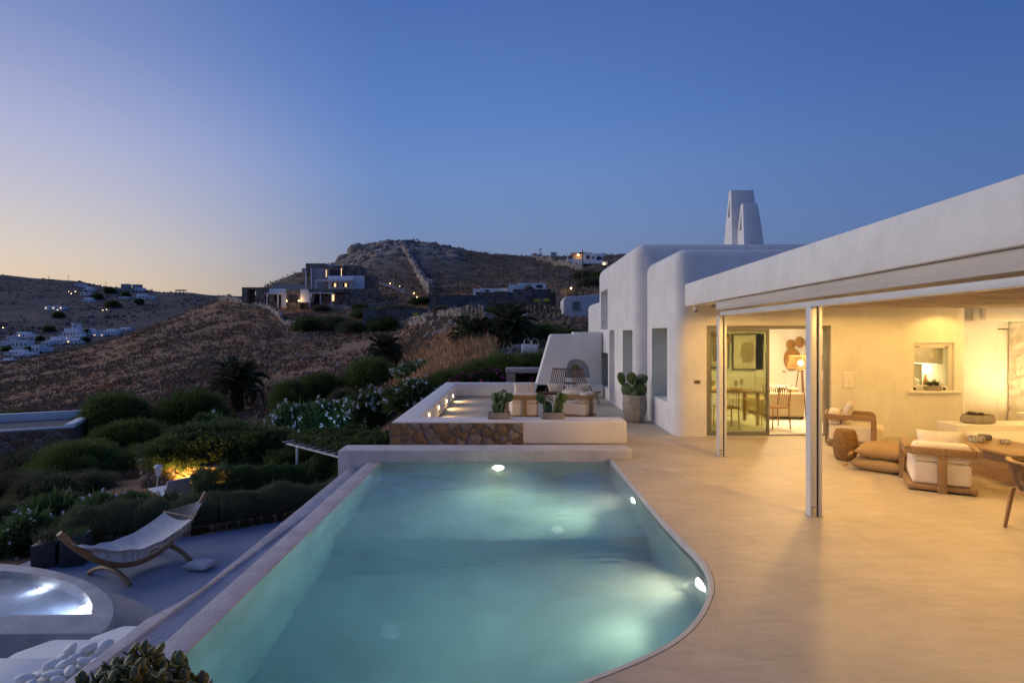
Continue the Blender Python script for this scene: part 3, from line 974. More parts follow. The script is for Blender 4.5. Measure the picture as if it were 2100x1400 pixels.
zc = zn.new('ShaderNodeTexCoord'); zl.new(zc.outputs['Object'], wv.inputs['Vector']); zl.new(wv.outputs[0], zr.inputs[0]); zl.new(zr.outputs[0], zn['Principled BSDF'].inputs['Base Color'])
for k, x in enumerate((6.28, 6.52)):
    o = put('cushion', pillow_mesh(.45, .4, .16, seed=k), ZEBRA)
    o.location = (x, 13.75, .60 - .0 * k); o.rotation_euler = (R(70), 0, R(8 - 20 * k))
    tag(o, 'black and white striped cushion on the sofa, ' + ('next to the dining chair', 'next to the floor lamp')[k], 'cushion', 'striped cushions on the sofa')
# floor lamp
fl = thing('floor_lamp', 'tripod floor lamp with a wide glowing woven shade beside the sofa', 'lamp', (6.98, 13.75, 0))
for a in (0.4, 2.5, 4.6):
    MB().tube([(6.98 + .18 * math.cos(a), 13.75 + .18 * math.sin(a), 0), (6.98 + .05 * math.cos(a), 13.75 + .05 * math.sin(a), 1.12)], .014, 6).build('leg', WOOD, fl, world=True)
MB().lathe([(.07, 0), (.07, .03)], 16, (6.98, 13.75, 1.1)).build('collar', WOOD, fl, world=True)
def weave_shade(name, c, r0, r1, z0, z1, parent, nst=26, mat=STRAW):
    b = MB()
    for k in range(nst):
        for sgn in (1, -1):
            pts = []
            for j in range(7):
                q = j / 6
                a = 2 * math.pi * k / nst + sgn * q * .55
                r = r0 + (r1 - r0) * q + .004 * sgn
                pts.append((c[0] + r * math.cos(a), c[1] + r * math.sin(a), z0 + (z1 - z0) * q))
            b.tube(pts, .006, 4, cap=False)
    for r, z in ((r0, z0), (r1, z1)):
        b.tube([(c[0] + r * math.cos(t * .2618), c[1] + r * math.sin(t * .2618), z) for t in range(25)], .010, 5, cap=False)
    return b.build(name, mat, parent, world=True, smooth=True)
weave_shade('shade', (6.98, 13.75), .30, .24, 1.17, 1.47, fl)
MB().lathe([(.001, -.06), (.045, -.03), (.055, 0), (.045, .04), (.001, .06)], 16, (6.98, 13.75, 1.3)).build('bulb', EM('bulb_glow', (1, .70, .34), 40), fl, world=True, smooth=True)
lamp('floor_lamp_light', 'POINT', (6.98, 13.75, 1.42), 45, (1, .68, .32), fl, .06)
# pendant over the dining table
pn = thing('pendant_lamp', 'flat round woven pendant lamp glowing behind the closed glass door', 'lamp', (4.72, 12.9, 1.9))
b = MB()
for k in range(9):
    q = k / 8; z = 1.80 + q * .22
    r = .30 * math.sin(math.pi * (.22 + .6 * q)) ** .6
    b.tube([(4.72 + r * math.cos(t * .2618), 12.9 + r * math.sin(t * .2618), z) for t in range(25)], .009, 5, cap=False)
b.build('shade', STRAW, pn, world=True, smooth=True)
MB().tube([(4.72, 12.9, 2.0), (4.72, 12.9, 2.55)], .006, 6).build('cord', BLACK, pn, world=True)
MB().lathe([(.001, -.05), (.04, -.02), (.04, .02), (.001, .05)], 14, (4.72, 12.9, 1.9)).build('bulb', EM('bulb_glow_b', (1, .74, .40), 60), pn, world=True, smooth=True)
lamp('pendant_light', 'POINT', (4.72, 12.9, 1.78), 30, (1, .70, .34), pn, .05)
# ceiling light of the living room
cl = thing('ceiling_light', 'round flush ceiling light inside the living room', 'ceiling light', (6.4, 13.6, 2.55))
MB().lathe([(.18, 0), (.18, -.03), (.15, -.04), (0.001, -.04)], 24, cap=False).build('disc', EM('ceiling_glow', (1, .78, .46), 4), cl)
lamp('ceiling_lamp', 'AREA', (6.4, 13.6, 2.5), 125, (1, .72, .38), cl, .3, target=(6.4, 13.6, 0))
# dining table and chairs inside
dt = thing('dining_table', 'wooden dining table with glasses behind the closed glass panel', 'table', (4.9, 12.9, 0))
MB().box(4.2, 5.5, 12.4, 13.3, .71, .75).build('table_top', WOODX, dt, world=True, bevel=.01)
for x in (4.3, 5.4):
    for y in (12.5, 13.2):
        MB().box(x - .03, x + .03, y - .03, y + .03, 0, .709).build('leg', WOOD, dt, world=True)
for k, (x, y) in enumerate(((4.5, 12.7), (4.75, 13.0), (5.0, 12.7), (5.25, 13.0))):
    o = MB().lathe([(.03, 0), (.006, .01), (.006, .08), (.035, .11), (.04, .17), (.033, .22)], 14, (x, y, .751), cap=False).build('wine_glass', GLASSY, smooth=True)
    tag(o, 'clear stemmed wine glass on the indoor dining table', 'glass', 'glasses on the indoor table')
def slim_chair(name, label, loc, rz, group=None):
    t = thing(name, label, 'chair', loc, rz, group)
    for sx in (-1, 1):
        MB().tube([(sx * .19, .19, 0), (sx * .19, .18, .45)], .014, 6).build('leg', WOOD, t)
        MB().tube([(sx * .20, -.22, 0), (sx * .19, -.19, .45), (sx * .19, -.24, .84)], .015, 6).build('leg', WOOD, t)
    MB().box(-.22, .22, -.21, .21, .44, .465).build('seat', STRAW, t, bevel=.01)
    b = MB()
    for k in range(5):
        x = -.14 + .07 * k
        b.tube([(x, -.20, .47), (x, -.235, .80)], .007, 5)
    b.tube([(-.19, -.24, .82), (0, -.27, .83), (.19, -.24, .82)], .016, 6)
    b.build('backrest', WOOD, t)
    return t
sc0 = slim_chair('dining_chair', 'slim wooden dining chair just inside the open sliding door', (5.62, 12.15, 0), R(100))
dup(sc0, (4.55, 12.1, 0), R(0), 'slim wooden dining chair tucked at the indoor table behind closed glass', None)
# sideboard at the edge of the opening
sb = thing('sideboard', 'warm wooden sideboard with drawers inside by the doorway', 'sideboard', (7.3, 13.2, 0))
MB().box(7.1, 7.59, 12.5, 13.04, .0, .98).build('body', WOOD, sb, world=True, bevel=.01)
for z in (.34, .66):
    MB().box(7.08, 7.099, 12.53, 13.0, z - .29, z - .01).build('drawer', WOODX, sb, world=True, bevel=.004)
o = MB().box(7.15, 7.5, 12.6, 12.95, .981, 1.06).build('book_stack', DWOOD, bevel=.01); tag(o, 'stack of dark books on the wooden sideboard', 'books')

# wall fittings
def switch_plate(loc, w, h, label, cols, rows, mat):
    t = thing('switch_panel', label, 'switch panel', loc)
    MB().box(0, w, -.008, 0, 0, h).build('plate', mat, t, bevel=.003)
    for i in range(cols):
        for j in range(rows):
            cw, chh = w / cols, h / rows
            MB().box(i * cw + .006, (i + 1) * cw - .006, -.014, -.008, j * chh + .006, (j + 1) * chh - .006).build('switch', PLASTER_F, t, bevel=.002)
    return t
switch_plate((6.46, YW - .001, .95), .20, .32, 'white grid of light switches on the veranda wall', 2, 4, PLASTER_F)
ip = thing('intercom', 'small dark intercom plate on the wall beside the sliding door', 'intercom', (3.55, YW - .001, 1.03))
MB().box(0, .13, -.012, 0, 0, .075).build('frame', GREYALU, ip, bevel=.004)
MB().box(.025, .105, -.016, -.012, .015, .06).build('screen', DWOOD, ip)
def dome_camera(loc, label, up=True):
    t = thing('security_camera', label, 'camera', loc)
    MB().cbox((0, 0, 0), (.10, .10, .03)).build('mount', ALU, t, bevel=.006)
    MB().lathe([(.045, -.015), (.05, -.03), (.05, -.07), (.035, -.10), (.001, -.115)], 16).build('housing', ALU, t, smooth=True)
    MB().lathe([(.022, 0), (.02, .012), (.001, .016)], 12, (0, 0, 0)).build('lens', BLACK, t).matrix_basis = Matrix.Translation((-.02, -.035, -.085)) @ Matrix.Rotation(R(130), 4, 'X')
    return t
dome_camera((3.50, 10.8, 2.524), 'white dome security camera under the veranda roof edge')
dome_camera((2.85, 17.7, 2.48), 'white dome security camera on the upper terrace facade')
sp = thing('wall_speaker', 'small white loudspeaker on the hanging lintel of the veranda', 'speaker', (9.41, 11.5, 2.3))
MB().box(-.16, -.01, -.11, .11, -.05, .26).build('cabinet', ALU, sp, bevel=.02)
MB().box(-.19, -.165, -.08, .08, -.02, .23).build('grille', M('grille_cloth', (.5, .47, .42), .8), sp, bevel=.01)
# ------------------------------------------------------------------ veranda furniture
def bent_bar(pts, w, t, n=4):
    """flat bar of section w (across x) and t following points in the y,z plane, sharp joints rounded by hand"""
    return pts
def armchair(name, label, loc, rz, group):
    t = thing(name, label, 'armchair', loc, rz, group)
    W, D = .72, .86
    MB().box(-W / 2, W / 2, -D / 2, D / 2 - .06, .025, .085).build('base', WOODX, t, bevel=.008)
    b = MB().box(-W / 2 + .055, W / 2 - .055, -D / 2 + .03, D / 2 + .02, .088, .37)
    b.build('seat_cushion', CREAM, t, bevel=.045, seg=4)
    b = MB().box(-W / 2 + .06, W / 2 - .06, -D / 2 + .02, -D / 2 + .21, .372, .62)
    b.build('back_cushion', CREAM, t, bevel=.05, seg=4)
    MB().box(-W / 2 + .03, W / 2 - .03, -D / 2 - .045, -D / 2, .47, .57).build('back_rail', WOODX, t, bevel=.01)
    MB().box(-.05, .05, -D / 2 - .038, -D / 2 - .004, .0, .469).build('back_post', WOOD, t, bevel=.006)
    for s in (-1, 1):
        x = s * (W / 2 + .005)
        # arm: runs forward, then turns down in a rounded corner to the floor
        out, inn = [], []
        yb, yf, zt = -D / 2 - .04, D / 2 - .10, .57
        pts_o = [(yb, zt)] + [(yf - .10 + .10 * math.sin(a), zt - .10 + .10 * math.cos(a)) for a in [i * math.pi / 16 for i in range(9)]] + [(yf, .0)]
        pts_i = [(yf - .085, .0)] + [(yf - .10 + .015 * math.sin(a), zt - .10 + .015 * math.cos(a)) for a in [i * math.pi / 16 for i in range(8, -1, -1)]] + [(yb, zt - .085)]
        poly = pts_o + pts_i
        m = len(poly)
        vs = [(x - .03, y, z) for y, z in poly] + [(x + .03, y, z) for y, z in poly]
        fs = [tuple(range(m)), tuple(range(2 * m - 1, m - 1, -1))] + [(i, m + i, m + (i + 1) % m, (i + 1) % m) for i in range(m)]
        MB().add(vs, fs).build('arm', WOOD, t, bevel=.004, seg=1)
    return t
ac = armchair('lounge_chair', 'teak lounge chair with cream cushions seen from behind by the coffee table', (5.62, 7.52, 0), R(-30), 'teak lounge chairs')
dup(ac, (6.22, 10.32, 0), R(-122), 'teak lounge chair with cream cushions against the veranda back wall')
dup(ac, (.26, 13.72, 0), R(4), 'teak lounge chair with cream cushions on the upper terrace behind a planted trough')
dup(ac, (1.50, 13.7, 0), R(62), 'teak lounge chair with a fluffy white cushion on the upper terrace')

def scatter_pillow(name, label, w, h, th, loc, rot, mat, seed):
    o = put(name, pillow_mesh(w, h, th, seed=seed), mat)
    o.location = loc; o.rotation_euler = rot
    return tag(o, label, 'cushion')
q = R(-30)
c_ = Vector((5.62, 7.52, 0)) + Matrix.Rotation(q, 3, 'Z') @ Vector((.02, -.16, .56))
scatter_pillow('cushion', 'cream scatter cushion leaning on the back of the lounge chair by the coffee table', .52, .40, .15, c_, (R(68), 0, q), LINEN, 3)
q = R(-122)
c_ = Vector((6.22, 10.32, 0)) + Matrix.Rotation(q, 3, 'Z') @ Vector((.0, -.12, .58))
scatter_pillow('cushion', 'cream scatter cushion on the lounge chair against the veranda wall', .5, .44, .15, c_, (R(66), R(4), q), LINEN, 4)
c_ = Vector((.28, 13.52, .68))
scatter_pillow('cushion', 'pale linen cushion propped up on the upper terrace lounge chair', .5, .36, .14, c_, (R(70), 0, R(4)), LINEN, 5)

# fluffy cushion
rg = np.random.default_rng(3)
def fluff(n, r, seed):
    rg = np.random.default_rng(seed)
    p = rg.normal(size=(n, 3)); p /= np.linalg.norm(p, axis=1)[:, None]
    p[:, 2] = np.abs(p[:, 2]) * .7
    base = p * np.array(r)
    d = p + rg.normal(size=(n, 3)) * .5
    d /= np.linalg.norm(d, axis=1)[:, None]
    s = np.cross(d, rg.normal(size=(n, 3))); s /= np.linalg.norm(s, axis=1)[:, None]
    L = .05
    v = np.stack([base - s * .006, base + s * .006, base + d * L], 1).reshape(-1, 3)
    return v, np.arange(n * 3).reshape(-1, 3)
fc = thing('fluffy_cushion', 'white fluffy cushion lying on the upper terrace lounge chair', 'cushion', (1.46, 13.62, .52))
MB().lathe([(.2, .0), (.27, .06), (.25, .12), (.16, .17), (.001, .19)], 20).build('filling', CREAM, fc, smooth=True)
put('pile', np_mesh('pile', *fluff(5000, (.26, .26, .26), 2)), M('white_pile', (.72, .70, .68), .9, .05, 5), fc, kind='stuff')

# coffee table
ct = thing('coffee_table', 'low rounded teak coffee table in front of the built-in bench', 'coffee table', (6.9, 8.0, 0))
poly = [(6.44, 8.57), (6.7, 8.74), (7.1, 8.72), (7.34, 8.5), (7.32, 8.0), (7.15, 7.5), (6.95, 7.08), (6.72, 6.98), (6.52, 7.15), (6.45, 7.9)]
def closed_smooth(p, it=3):
    for _ in range(it):
        qn = []
        for i in range(len(p)):
            a, b = p[i], p[(i + 1) % len(p)]
            qn += [(a[0] * .75 + b[0] * .25, a[1] * .75 + b[1] * .25), (a[0] * .25 + b[0] * .75, a[1] * .25 + b[1] * .75)]
        p = qn
    return p
cp = closed_smooth(poly)
MB().prism(cp, .395, .44).build('table_top', WOODX, ct, bevel=.012, world=True)
cx, cy = 6.88, 7.9
MB().prism([(cx + (x - cx) * .62, cy + (y - cy) * .62) for x, y in cp], 0, .394).build('pedestal', WOOD, ct, world=True)
for k, (x, y, r, h, lb) in enumerate(((6.72, 8.22, .10, .085, 'wide rough stone bowl on the coffee table'), (7.0, 8.42, .085, .07, 'dark rough stone bowl behind the others on the coffee table'), (7.03, 8.1, .06, .06, 'smallest rough stone bowl on the coffee table'))):
    o = MB().lathe([(r * .9, 0), (r, h * .3), (r, h * .85), (r * .92, h), (r * .8, h * .95), (r * .75, h * .5), (.001, h * .45)], 20, (x, y, .441), cap=False).build('stone_bowl', M('speckled_stone_%d' % k, (.42, .38, .34) if k != 1 else (.22, .2, .18), .8, .4, 40, bump=.5, bscale=60), smooth=True)
    tag(o, lb, 'bowl')

# floor cushions with tassels
CUSH = M('mustard_weave', (.47, .32, .16), .9, .2, 60, bump=.6, bscale=180, spec=.1, col2=(.32, .20, .09))
for k, z in enumerate((.10, .285)):
    t = thing('floor_cushion', 'tasselled ochre floor cushion, %s of the stacked pair' % ('bottom one' if k == 0 else 'top one'), 'floor cushion', (5.47 + .02 * k, 8.41 - .03 * k, z), R(-46 + 6 * k), 'stacked floor cushions')
    put('cover', pillow_mesh(.70, .70, .225, 14, .94, seed=20 + k, wr=.02), CUSH, t)
    for sx in (-1, 1):
        for sy in (-1, 1):
            b = MB()
            b.lathe([(.014, .01), (.018, 0), (.012, -.012), (.022, -.06)], 8, (0, 0, 0))
            o = b.build('tassel', M('tassel_thread', (.42, .25, .1), .9) if 'tassel_thread' not in bpy.data.materials else bpy.data.materials['tassel_thread'], t, smooth=True)
            o.location = (sx * .36, sy * .36, -.02); o.rotation_euler = (sy * R(60), -sx * R(60), 0)
# rattan stool
b = MB()
n, k = 72, 56
vs, fs = [], []
for j in range(k + 1):
    q = j / k
    r = .115 + .055 * math.sin(math.pi * min(1, max(0, q))) ** .55
    for i in range(n):
        a = 2 * math.pi * i / n
        w = .007 * (1 if ((i // 2) + (j // 2)) % 2 else -1)
        vs.append(((r + w) * math.cos(a), (r + w) * math.sin(a), .49 * q))
for j in range(k):
    for i in range(n):
        fs.append((j * n + i, j * n + (i + 1) % n, (j + 1) * n + (i + 1) % n, (j + 1) * n + i))
fs.append(tuple(range(n - 1, -1, -1))); fs.append(tuple(k * n + i for i in range(n)))
o = MB().add(vs, fs).build('rattan_stool', STRAW, smooth=True, angle=70)
o.location = (5.31, 9.06, 0)
tag(o, 'barrel-shaped woven rattan stool beside the stacked floor cushions', 'stool')

# woven dining chair at the edge of the veranda
wc = thing('woven_chair', 'teak tub chair with a woven cord back and grey seat pad', 'chair', (5.28, 5.60, 0), R(-104))
for sx, sy in ((-1, 1), (1, 1), (-1, -1), (1, -1)):
    MB().tube([(sx * .24, sy * .24, 0), (sx * .20, sy * .19, .43)], [.017, .024], 4).build('leg', WOOD, wc)
seat = closed_smooth([(-.25, -.22), (.25, -.22), (.26, .24), (-.26, .24)], 2)
MB().prism(seat, .40, .445).build('seat_frame', WOODX, wc, bevel=.008)
MB().prism([(x * .92, y * .92) for x, y in seat], .446, .50).build('seat_pad', M('grey_pad', (.35, .34, .34), .9), wc, bevel=.02, seg=3)
rail = []
for i in range(19):
    a = R(-20 + 220 * i / 18) + math.pi
    rail.append((.31 * math.cos(a), .29 * math.sin(a) - .0, .70 + (.03 if 5 < i < 13 else 0)))
b = MB(); b.tube(rail, .022, 6, squash=(.8, 1.4)); b.build('back_rail', WOOD, wc, smooth=True)
CORD = M('woven_cord', (.20, .12, .06), .8, .25, 20, bump=.4)
b = MB()
for i in range(44):
    a = R(-16 + 212 * i / 43) + math.pi
    x, y = .31 * math.cos(a), .29 * math.sin(a)
    x2, y2 = .235 * math.cos(a + .12 * (-1) ** i), .215 * math.sin(a + .12 * (-1) ** i)
    b.tube([(x2, y2, .445), (x * .95, y * .95, .6), (x, y, .725)], .0065, 5)
    b.tube([(x * .93, y * .93, .71), (x, y, .735), (x * 1.07, y * 1.07, .71)], .008, 5)
b.build('cord_back', CORD, wc, smooth=True)

# built-in bench with seat cushions and planter
bn = thing('built_in_bench', 'white plastered built-in bench around the coffee table', 'bench', (9, 10, 0))
MB().box(7.88, 10.3, 10.04, 10.58, 0, .395).build('back_block', PLASTER_F, bn, bevel=.02, world=True)
MB().box(8.02, 10.3, 6.8, 10.038, 0, .25).build('seat_block', PLASTER_F, bn, bevel=.02, world=True)
MB().box(7.62, 8.021, 8.2, 9.5, 0, .25).build('seat_block', PLASTER_F, bn, bevel=.02, world=True)
MB().box(9.75, 10.3, 9.2, 11.0, .396, .50).build('plinth', PLASTER_F, bn, bevel=.02, world=True)
o = MB().box(7.60, 9.9, 8.25, 9.6, .251, .37).build('bench_cushion', CREAM, bevel=.04, seg=4); tag(o, 'wide cream seat cushion on the built-in bench', 'cushion')
o = put('cushion', pillow_mesh(.45, .4, .15, seed=9), M('checked_cushion', (.45, .41, .36), .9, .3, 25, bump=.2)); o.location = (9.05, 9.05, .55); o.rotation_euler = (R(60), 0, R(60)); tag(o, 'grey patterned cushion leaning on the bench cushion', 'cushion')
# warm strip light that grazes the rough stone wall
st = thing('uplight', 'hidden warm uplight at the foot of the rough white stone wall', 'uplight', (10.2, 10.9, .52))
MB().cbox((0, 0, 0), (.08, .3, .03)).build('body', STEEL, st)
lamp('stone_uplight', 'AREA', (10.25, 10.9, .56), 40, (1, .72, .34), st, .12, target=(10.42, 11.1, 1.6))

# ------------------------------------------------------------------ upper terrace furniture
def deck_chair(name, label, loc, rz, group):
    t = thing(name, label, 'deck chair', loc, rz, group)
    for k in range(8):                     # each slat a bent strip: back then seat
        x = -.24 + .48 * k / 7
        b = MB()
        b.tube([(x * .85, -.50, 1.0), (x * .95, -.20, .34), (x, -.10, .25), (x, .34, .36)], .021, 4, squash=(.45, 1.2))
        b.build('slat', DWOOD, t)
    for sx in (-1, 1):
        MB().tube([(sx * .26, -.55, .02), (sx * .26, .36, .37)], .02, 4).build('leg', DWOOD, t)
        MB().tube([(sx * .28, .30, .02), (sx * .28, -.28, .50)], .02, 4).build('leg', DWOOD, t)
    MB().tube([(-.27, .33, .345), (.27, .33, .345)], .016, 6).build('stretcher', DWOOD, t)
    MB().tube([(-.23, -.50, .97), (.23, -.50, .97)], .014, 6).build('stretcher', DWOOD, t)
    return t
dc = deck_chair('deck_chair', 'dark slatted wooden deck chair facing the pool by the sloping white wall', (1.18, 16.4, 0), R(152), 'slatted deck chairs')
dup(dc, (2.12, 16.35, 0), R(205), 'dark slatted wooden deck chair near the house wall on the upper terrace')
for (x, y, rz, lb) in ((1.22, 16.25, 152, 'pale linen cushion on the deck chair by the sloping wall'), (2.02, 16.2, 205, 'pale linen cushion on the deck chair near the house wall')):
    o = put('cushion', pillow_mesh(.42, .32, .13, seed=int(x * 10)), LINEN); o.location = (x, y, .46); o.rotation_euler = (R(58), 0, R(rz)); tag(o, lb, 'cushion')
tt = thing('side_table', 'small round wire-legged side table between the deck chairs', 'side table', (1.68, 16.7, 0))
MB().lathe([(.17, .55), (.175, .565), (.17, .58)], 20).build('table_top', DWOOD, tt, smooth=True)
for a in range(4):
    MB().tube([(.16 * math.cos(a * 1.57), .16 * math.sin(a * 1.57), 0), (.15 * math.cos(a * 1.57), .15 * math.sin(a * 1.57), .55)], .007, 5).build('leg', BLACK, tt)

# ------------------------------------------------------------------ potted plants
PADG = M('prickly_pear_pad', (.075, .12, .035), .5, .25, 4, bump=.15, bscale=60, island=.25, col2=(.04, .075, .02))
SOIL = M('dark_soil', (.05, .035, .025), .95, .2, 20, bump=.6, bscale=60)
def pad_mesh(seed):
    rg = random.Random(seed)
    b = MB()
    prof = []
    nn, kk = 14, 8
    vs, fs = [], []
    for j in range(kk + 1):
        q = j / kk
        ph = q * math.pi
        for i in range(nn):
            a = 2 * math.pi * i / nn
            r = math.sin(ph)
            z = -math.cos(ph)
            wd = .36 * (1 + .15 * z)
            vs.append((r * math.cos(a) * wd, r * math.sin(a) * .075 + .04 * z * z * rg.uniform(.9, 1.1), .5 + .5 * z))
    for j in range(kk):
        for i in range(nn):
            fs.append((j * nn + i, j * nn + (i + 1) % nn, (j + 1) * nn + (i + 1) % nn, (j + 1) * nn + i))
    return b.add(vs, fs).mesh('pad', smooth=True)
PADS = [pad_mesh(i) for i in range(3)]
for p in PADS: p.materials.append(PADG)
def prickly_pear(parent, z0, spread, pad, n1, seed, sx=1.0):
    rg = random.Random(seed)
    def addpad(base, rot, s):
        o = bpy.data.objects.new('pad', rg.choice(PADS)); COL.objects.link(o); o.parent = parent
        m = Matrix.Translation(base) @ rot @ Matrix.Diagonal((s, s, s, 1))
        o.matrix_basis = m
        return m
    for i in range(n1):
        a = 2 * math.pi * i / n1 + rg.uniform(-.4, .4)
        base = Vector((math.cos(a) * spread * rg.uniform(.2, .8) * sx, math.sin(a) * spread * rg.uniform(.2, .7), z0))
        rot = Matrix.Rotation(rg.uniform(-1.2, 1.2), 4, 'Z') @ Matrix.Rotation(math.cos(a) * rg.uniform(.15, .5), 4, 'Y') @ Matrix.Rotation(rg.uniform(-.3, .3), 4, 'X')
        m = addpad(base, rot, pad * rg.uniform(.85, 1.15))
        for k in range(rg.choice((1, 1, 2, 2))):
            tip = m @ Vector((rg.uniform(-.16, .16), 0, .90))
            rot2 = Matrix.Rotation(rg.uniform(-1.4, 1.4), 4, 'Z') @ Matrix.Rotation(math.cos(a) * rg.uniform(.2, .8) + rg.uniform(-.5, .5), 4, 'Y') @ Matrix.Rotation(rg.uniform(-.35, .35), 4, 'X')
            addpad(tip, rot2, pad * rg.uniform(.75, 1.0))
def trough(loc, label, seed):
    t = thing('planter_trough', label, 'planter', loc, 0, 'prickly pear troughs on the parapet')
    b = MB()
    b.prism([(-.21, -.09), (.21, -.09), (.21, .09), (-.21, .09)], 0, .125)
    me = boolean(b.mesh('t', .008), [('DIFFERENCE', MB().box(-.185, .185, -.068, .068, .03, .2).mesh('c'))])
    put('trough', me, CONC, t)
    MB().box(-.184, .184, -.067, .067, .05, .10).build('soil', SOIL, t)
    prickly_pear(t, .10, .13, .23, 5, seed, 1.2)
    return t
trough((-.24, 10.60, TOPZ + .001), 'concrete trough with a prickly pear before the cushioned lounge chair', 4)
trough((.76, 10.60, TOPZ + .001), 'concrete trough with a wide prickly pear before the fluffy cushion', 11)
bp_ = thing('potted_cactus', 'tall round concrete pot with a big prickly pear by the house wall', 'potted plant', (2.80, 13.0, 0))
MB().lathe([(.17, 0), (.20, .03), (.26, .22), (.275, .42), (.255, .58), (.24, .62), (.215, .62), (.22, .54), (.001, .53)], 28, cap=False).build('pot', CONC, bp_, smooth=True)
MB().lathe([(.22, 0), (.23, .02)], 20).build('saucer', CONC, bp_)
prickly_pear(bp_, .53, .16, .33, 6, 21)
np_ = thing('niche_pot', 'grey pot with a round golden cactus in the arched wall niche', 'potted plant', (2.06, 18.35, .601))
MB().lathe([(.10, 0), (.13, .04), (.15, .24), (.14, .26), (.12, .25), (.001, .24)], 20, cap=False).build('pot', CONC, np_, smooth=True)
b = MB(); nn = 20
vs, fs = [], []
for j in range(9):
    ph = math.pi * j / 8
    for i in range(nn):
        r = .125 * (1 if i % 2 else .88)
        vs.append((r * math.sin(ph) * math.cos(2 * math.pi * i / nn), r * math.sin(ph) * math.sin(2 * math.pi * i / nn), .31 - .10 * math.cos(ph)))
for j in range(8):
    for i in range(nn):
        fs.append((j * nn + i, j * nn + (i + 1) % nn, (j + 1) * nn + (i + 1) % nn, (j + 1) * nn + i))
b.add(vs, fs).build('cactus', M('golden_cactus', (.18, .15, .04), .7, .3, 30), np_, smooth=True, angle=80)

# rosettes of fleshy leaves
def rosette_mesh(n, L, wd, seed, curl=.5, up=.5, thick=.012):
    rg = random.Random(seed)
    b = MB()
    for i in range(n):
        q = i / n
        a = i * 2.39996
        el = .25 + 1.0 * q * up + rg.uniform(-.1, .1)
        l_ = L * (1 - .45 * q) * rg.uniform(.85, 1.1)
        d = Vector((math.cos(a) * math.cos(el), math.sin(a) * math.cos(el), math.sin(el)))
        s = Vector((-math.sin(a), math.cos(a), 0))
        nrm = s.cross(d) * -1
        p0 = d * .01; p1 = d * l_ * .45; p2 = d * l_ + Vector((0, 0, curl * l_ * .25))
        w = wd * rg.uniform(.8, 1.1)
        vs = [p0 - s * w * .35, p0 + s * w * .35, p1 - s * w * .5 + nrm * thick, p1 + s * w * .5 + nrm * thick, p2, p1 - nrm * thick, p0 - nrm * thick]
        b.add(vs, [(0, 1, 3, 2), (2, 3, 4), (0, 2, 5, 6), (3, 1, 6, 5), (2, 4, 5), (4, 3, 5), (1, 0, 6)])
    return b.mesh('rosette', smooth=True, angle=60)
SUCC = M('succulent_leaf', (.07, .085, .03), .45, .3, 8, island=.35, col2=(.10, .05, .03))
pl = thing('oval_planter', 'oval concrete bowl of dark succulents on the built-in bench', 'planter', (8.42, 10.28, .396))
vs, fs = [], []
prof = [(.25, .0), (.30, .03), (.295, .09), (.265, .155), (.245, .155), (.25, .11), (.001, .10)]
b = MB().lathe(prof, 32, cap=False); b.v = [(x, y * .55, z) for x, y, z in b.v]
b.build('bowl', CONC, pl, smooth=True)
rm = rosette_mesh(16, .10, .035, 2, up=.9); rm.materials.append(SUCC)
for k in range(9):
    o = put('rosette', rm, None, pl); o.location = (-.17 + .028 * k, rnd.uniform(-.05, .05), .115 + .03 * (k % 2)); o.rotation_euler = (rnd.uniform(-.3, .3), rnd.uniform(-.3, .3), k); o.scale = (rnd.uniform(.7, 1.15),) * 3
pl2 = thing('sill_planter', 'small stone trough with two spiky aloes on the kitchen window sill', 'planter', (8.20, 11.075, .906))
MB().box(-.15, .15, -.05, .045, 0, .085).build('trough', CONC, pl2, bevel=.012)
am = rosette_mesh(22, .15, .022, 5, up=1.1, thick=.006); am.materials.append(M('aloe_leaf', (.045, .06, .03), .5, .2, 8, island=.2))
for x in (-.06, .07):
    o = put('aloe', am, None, pl2); o.location = (x, 0, .09)
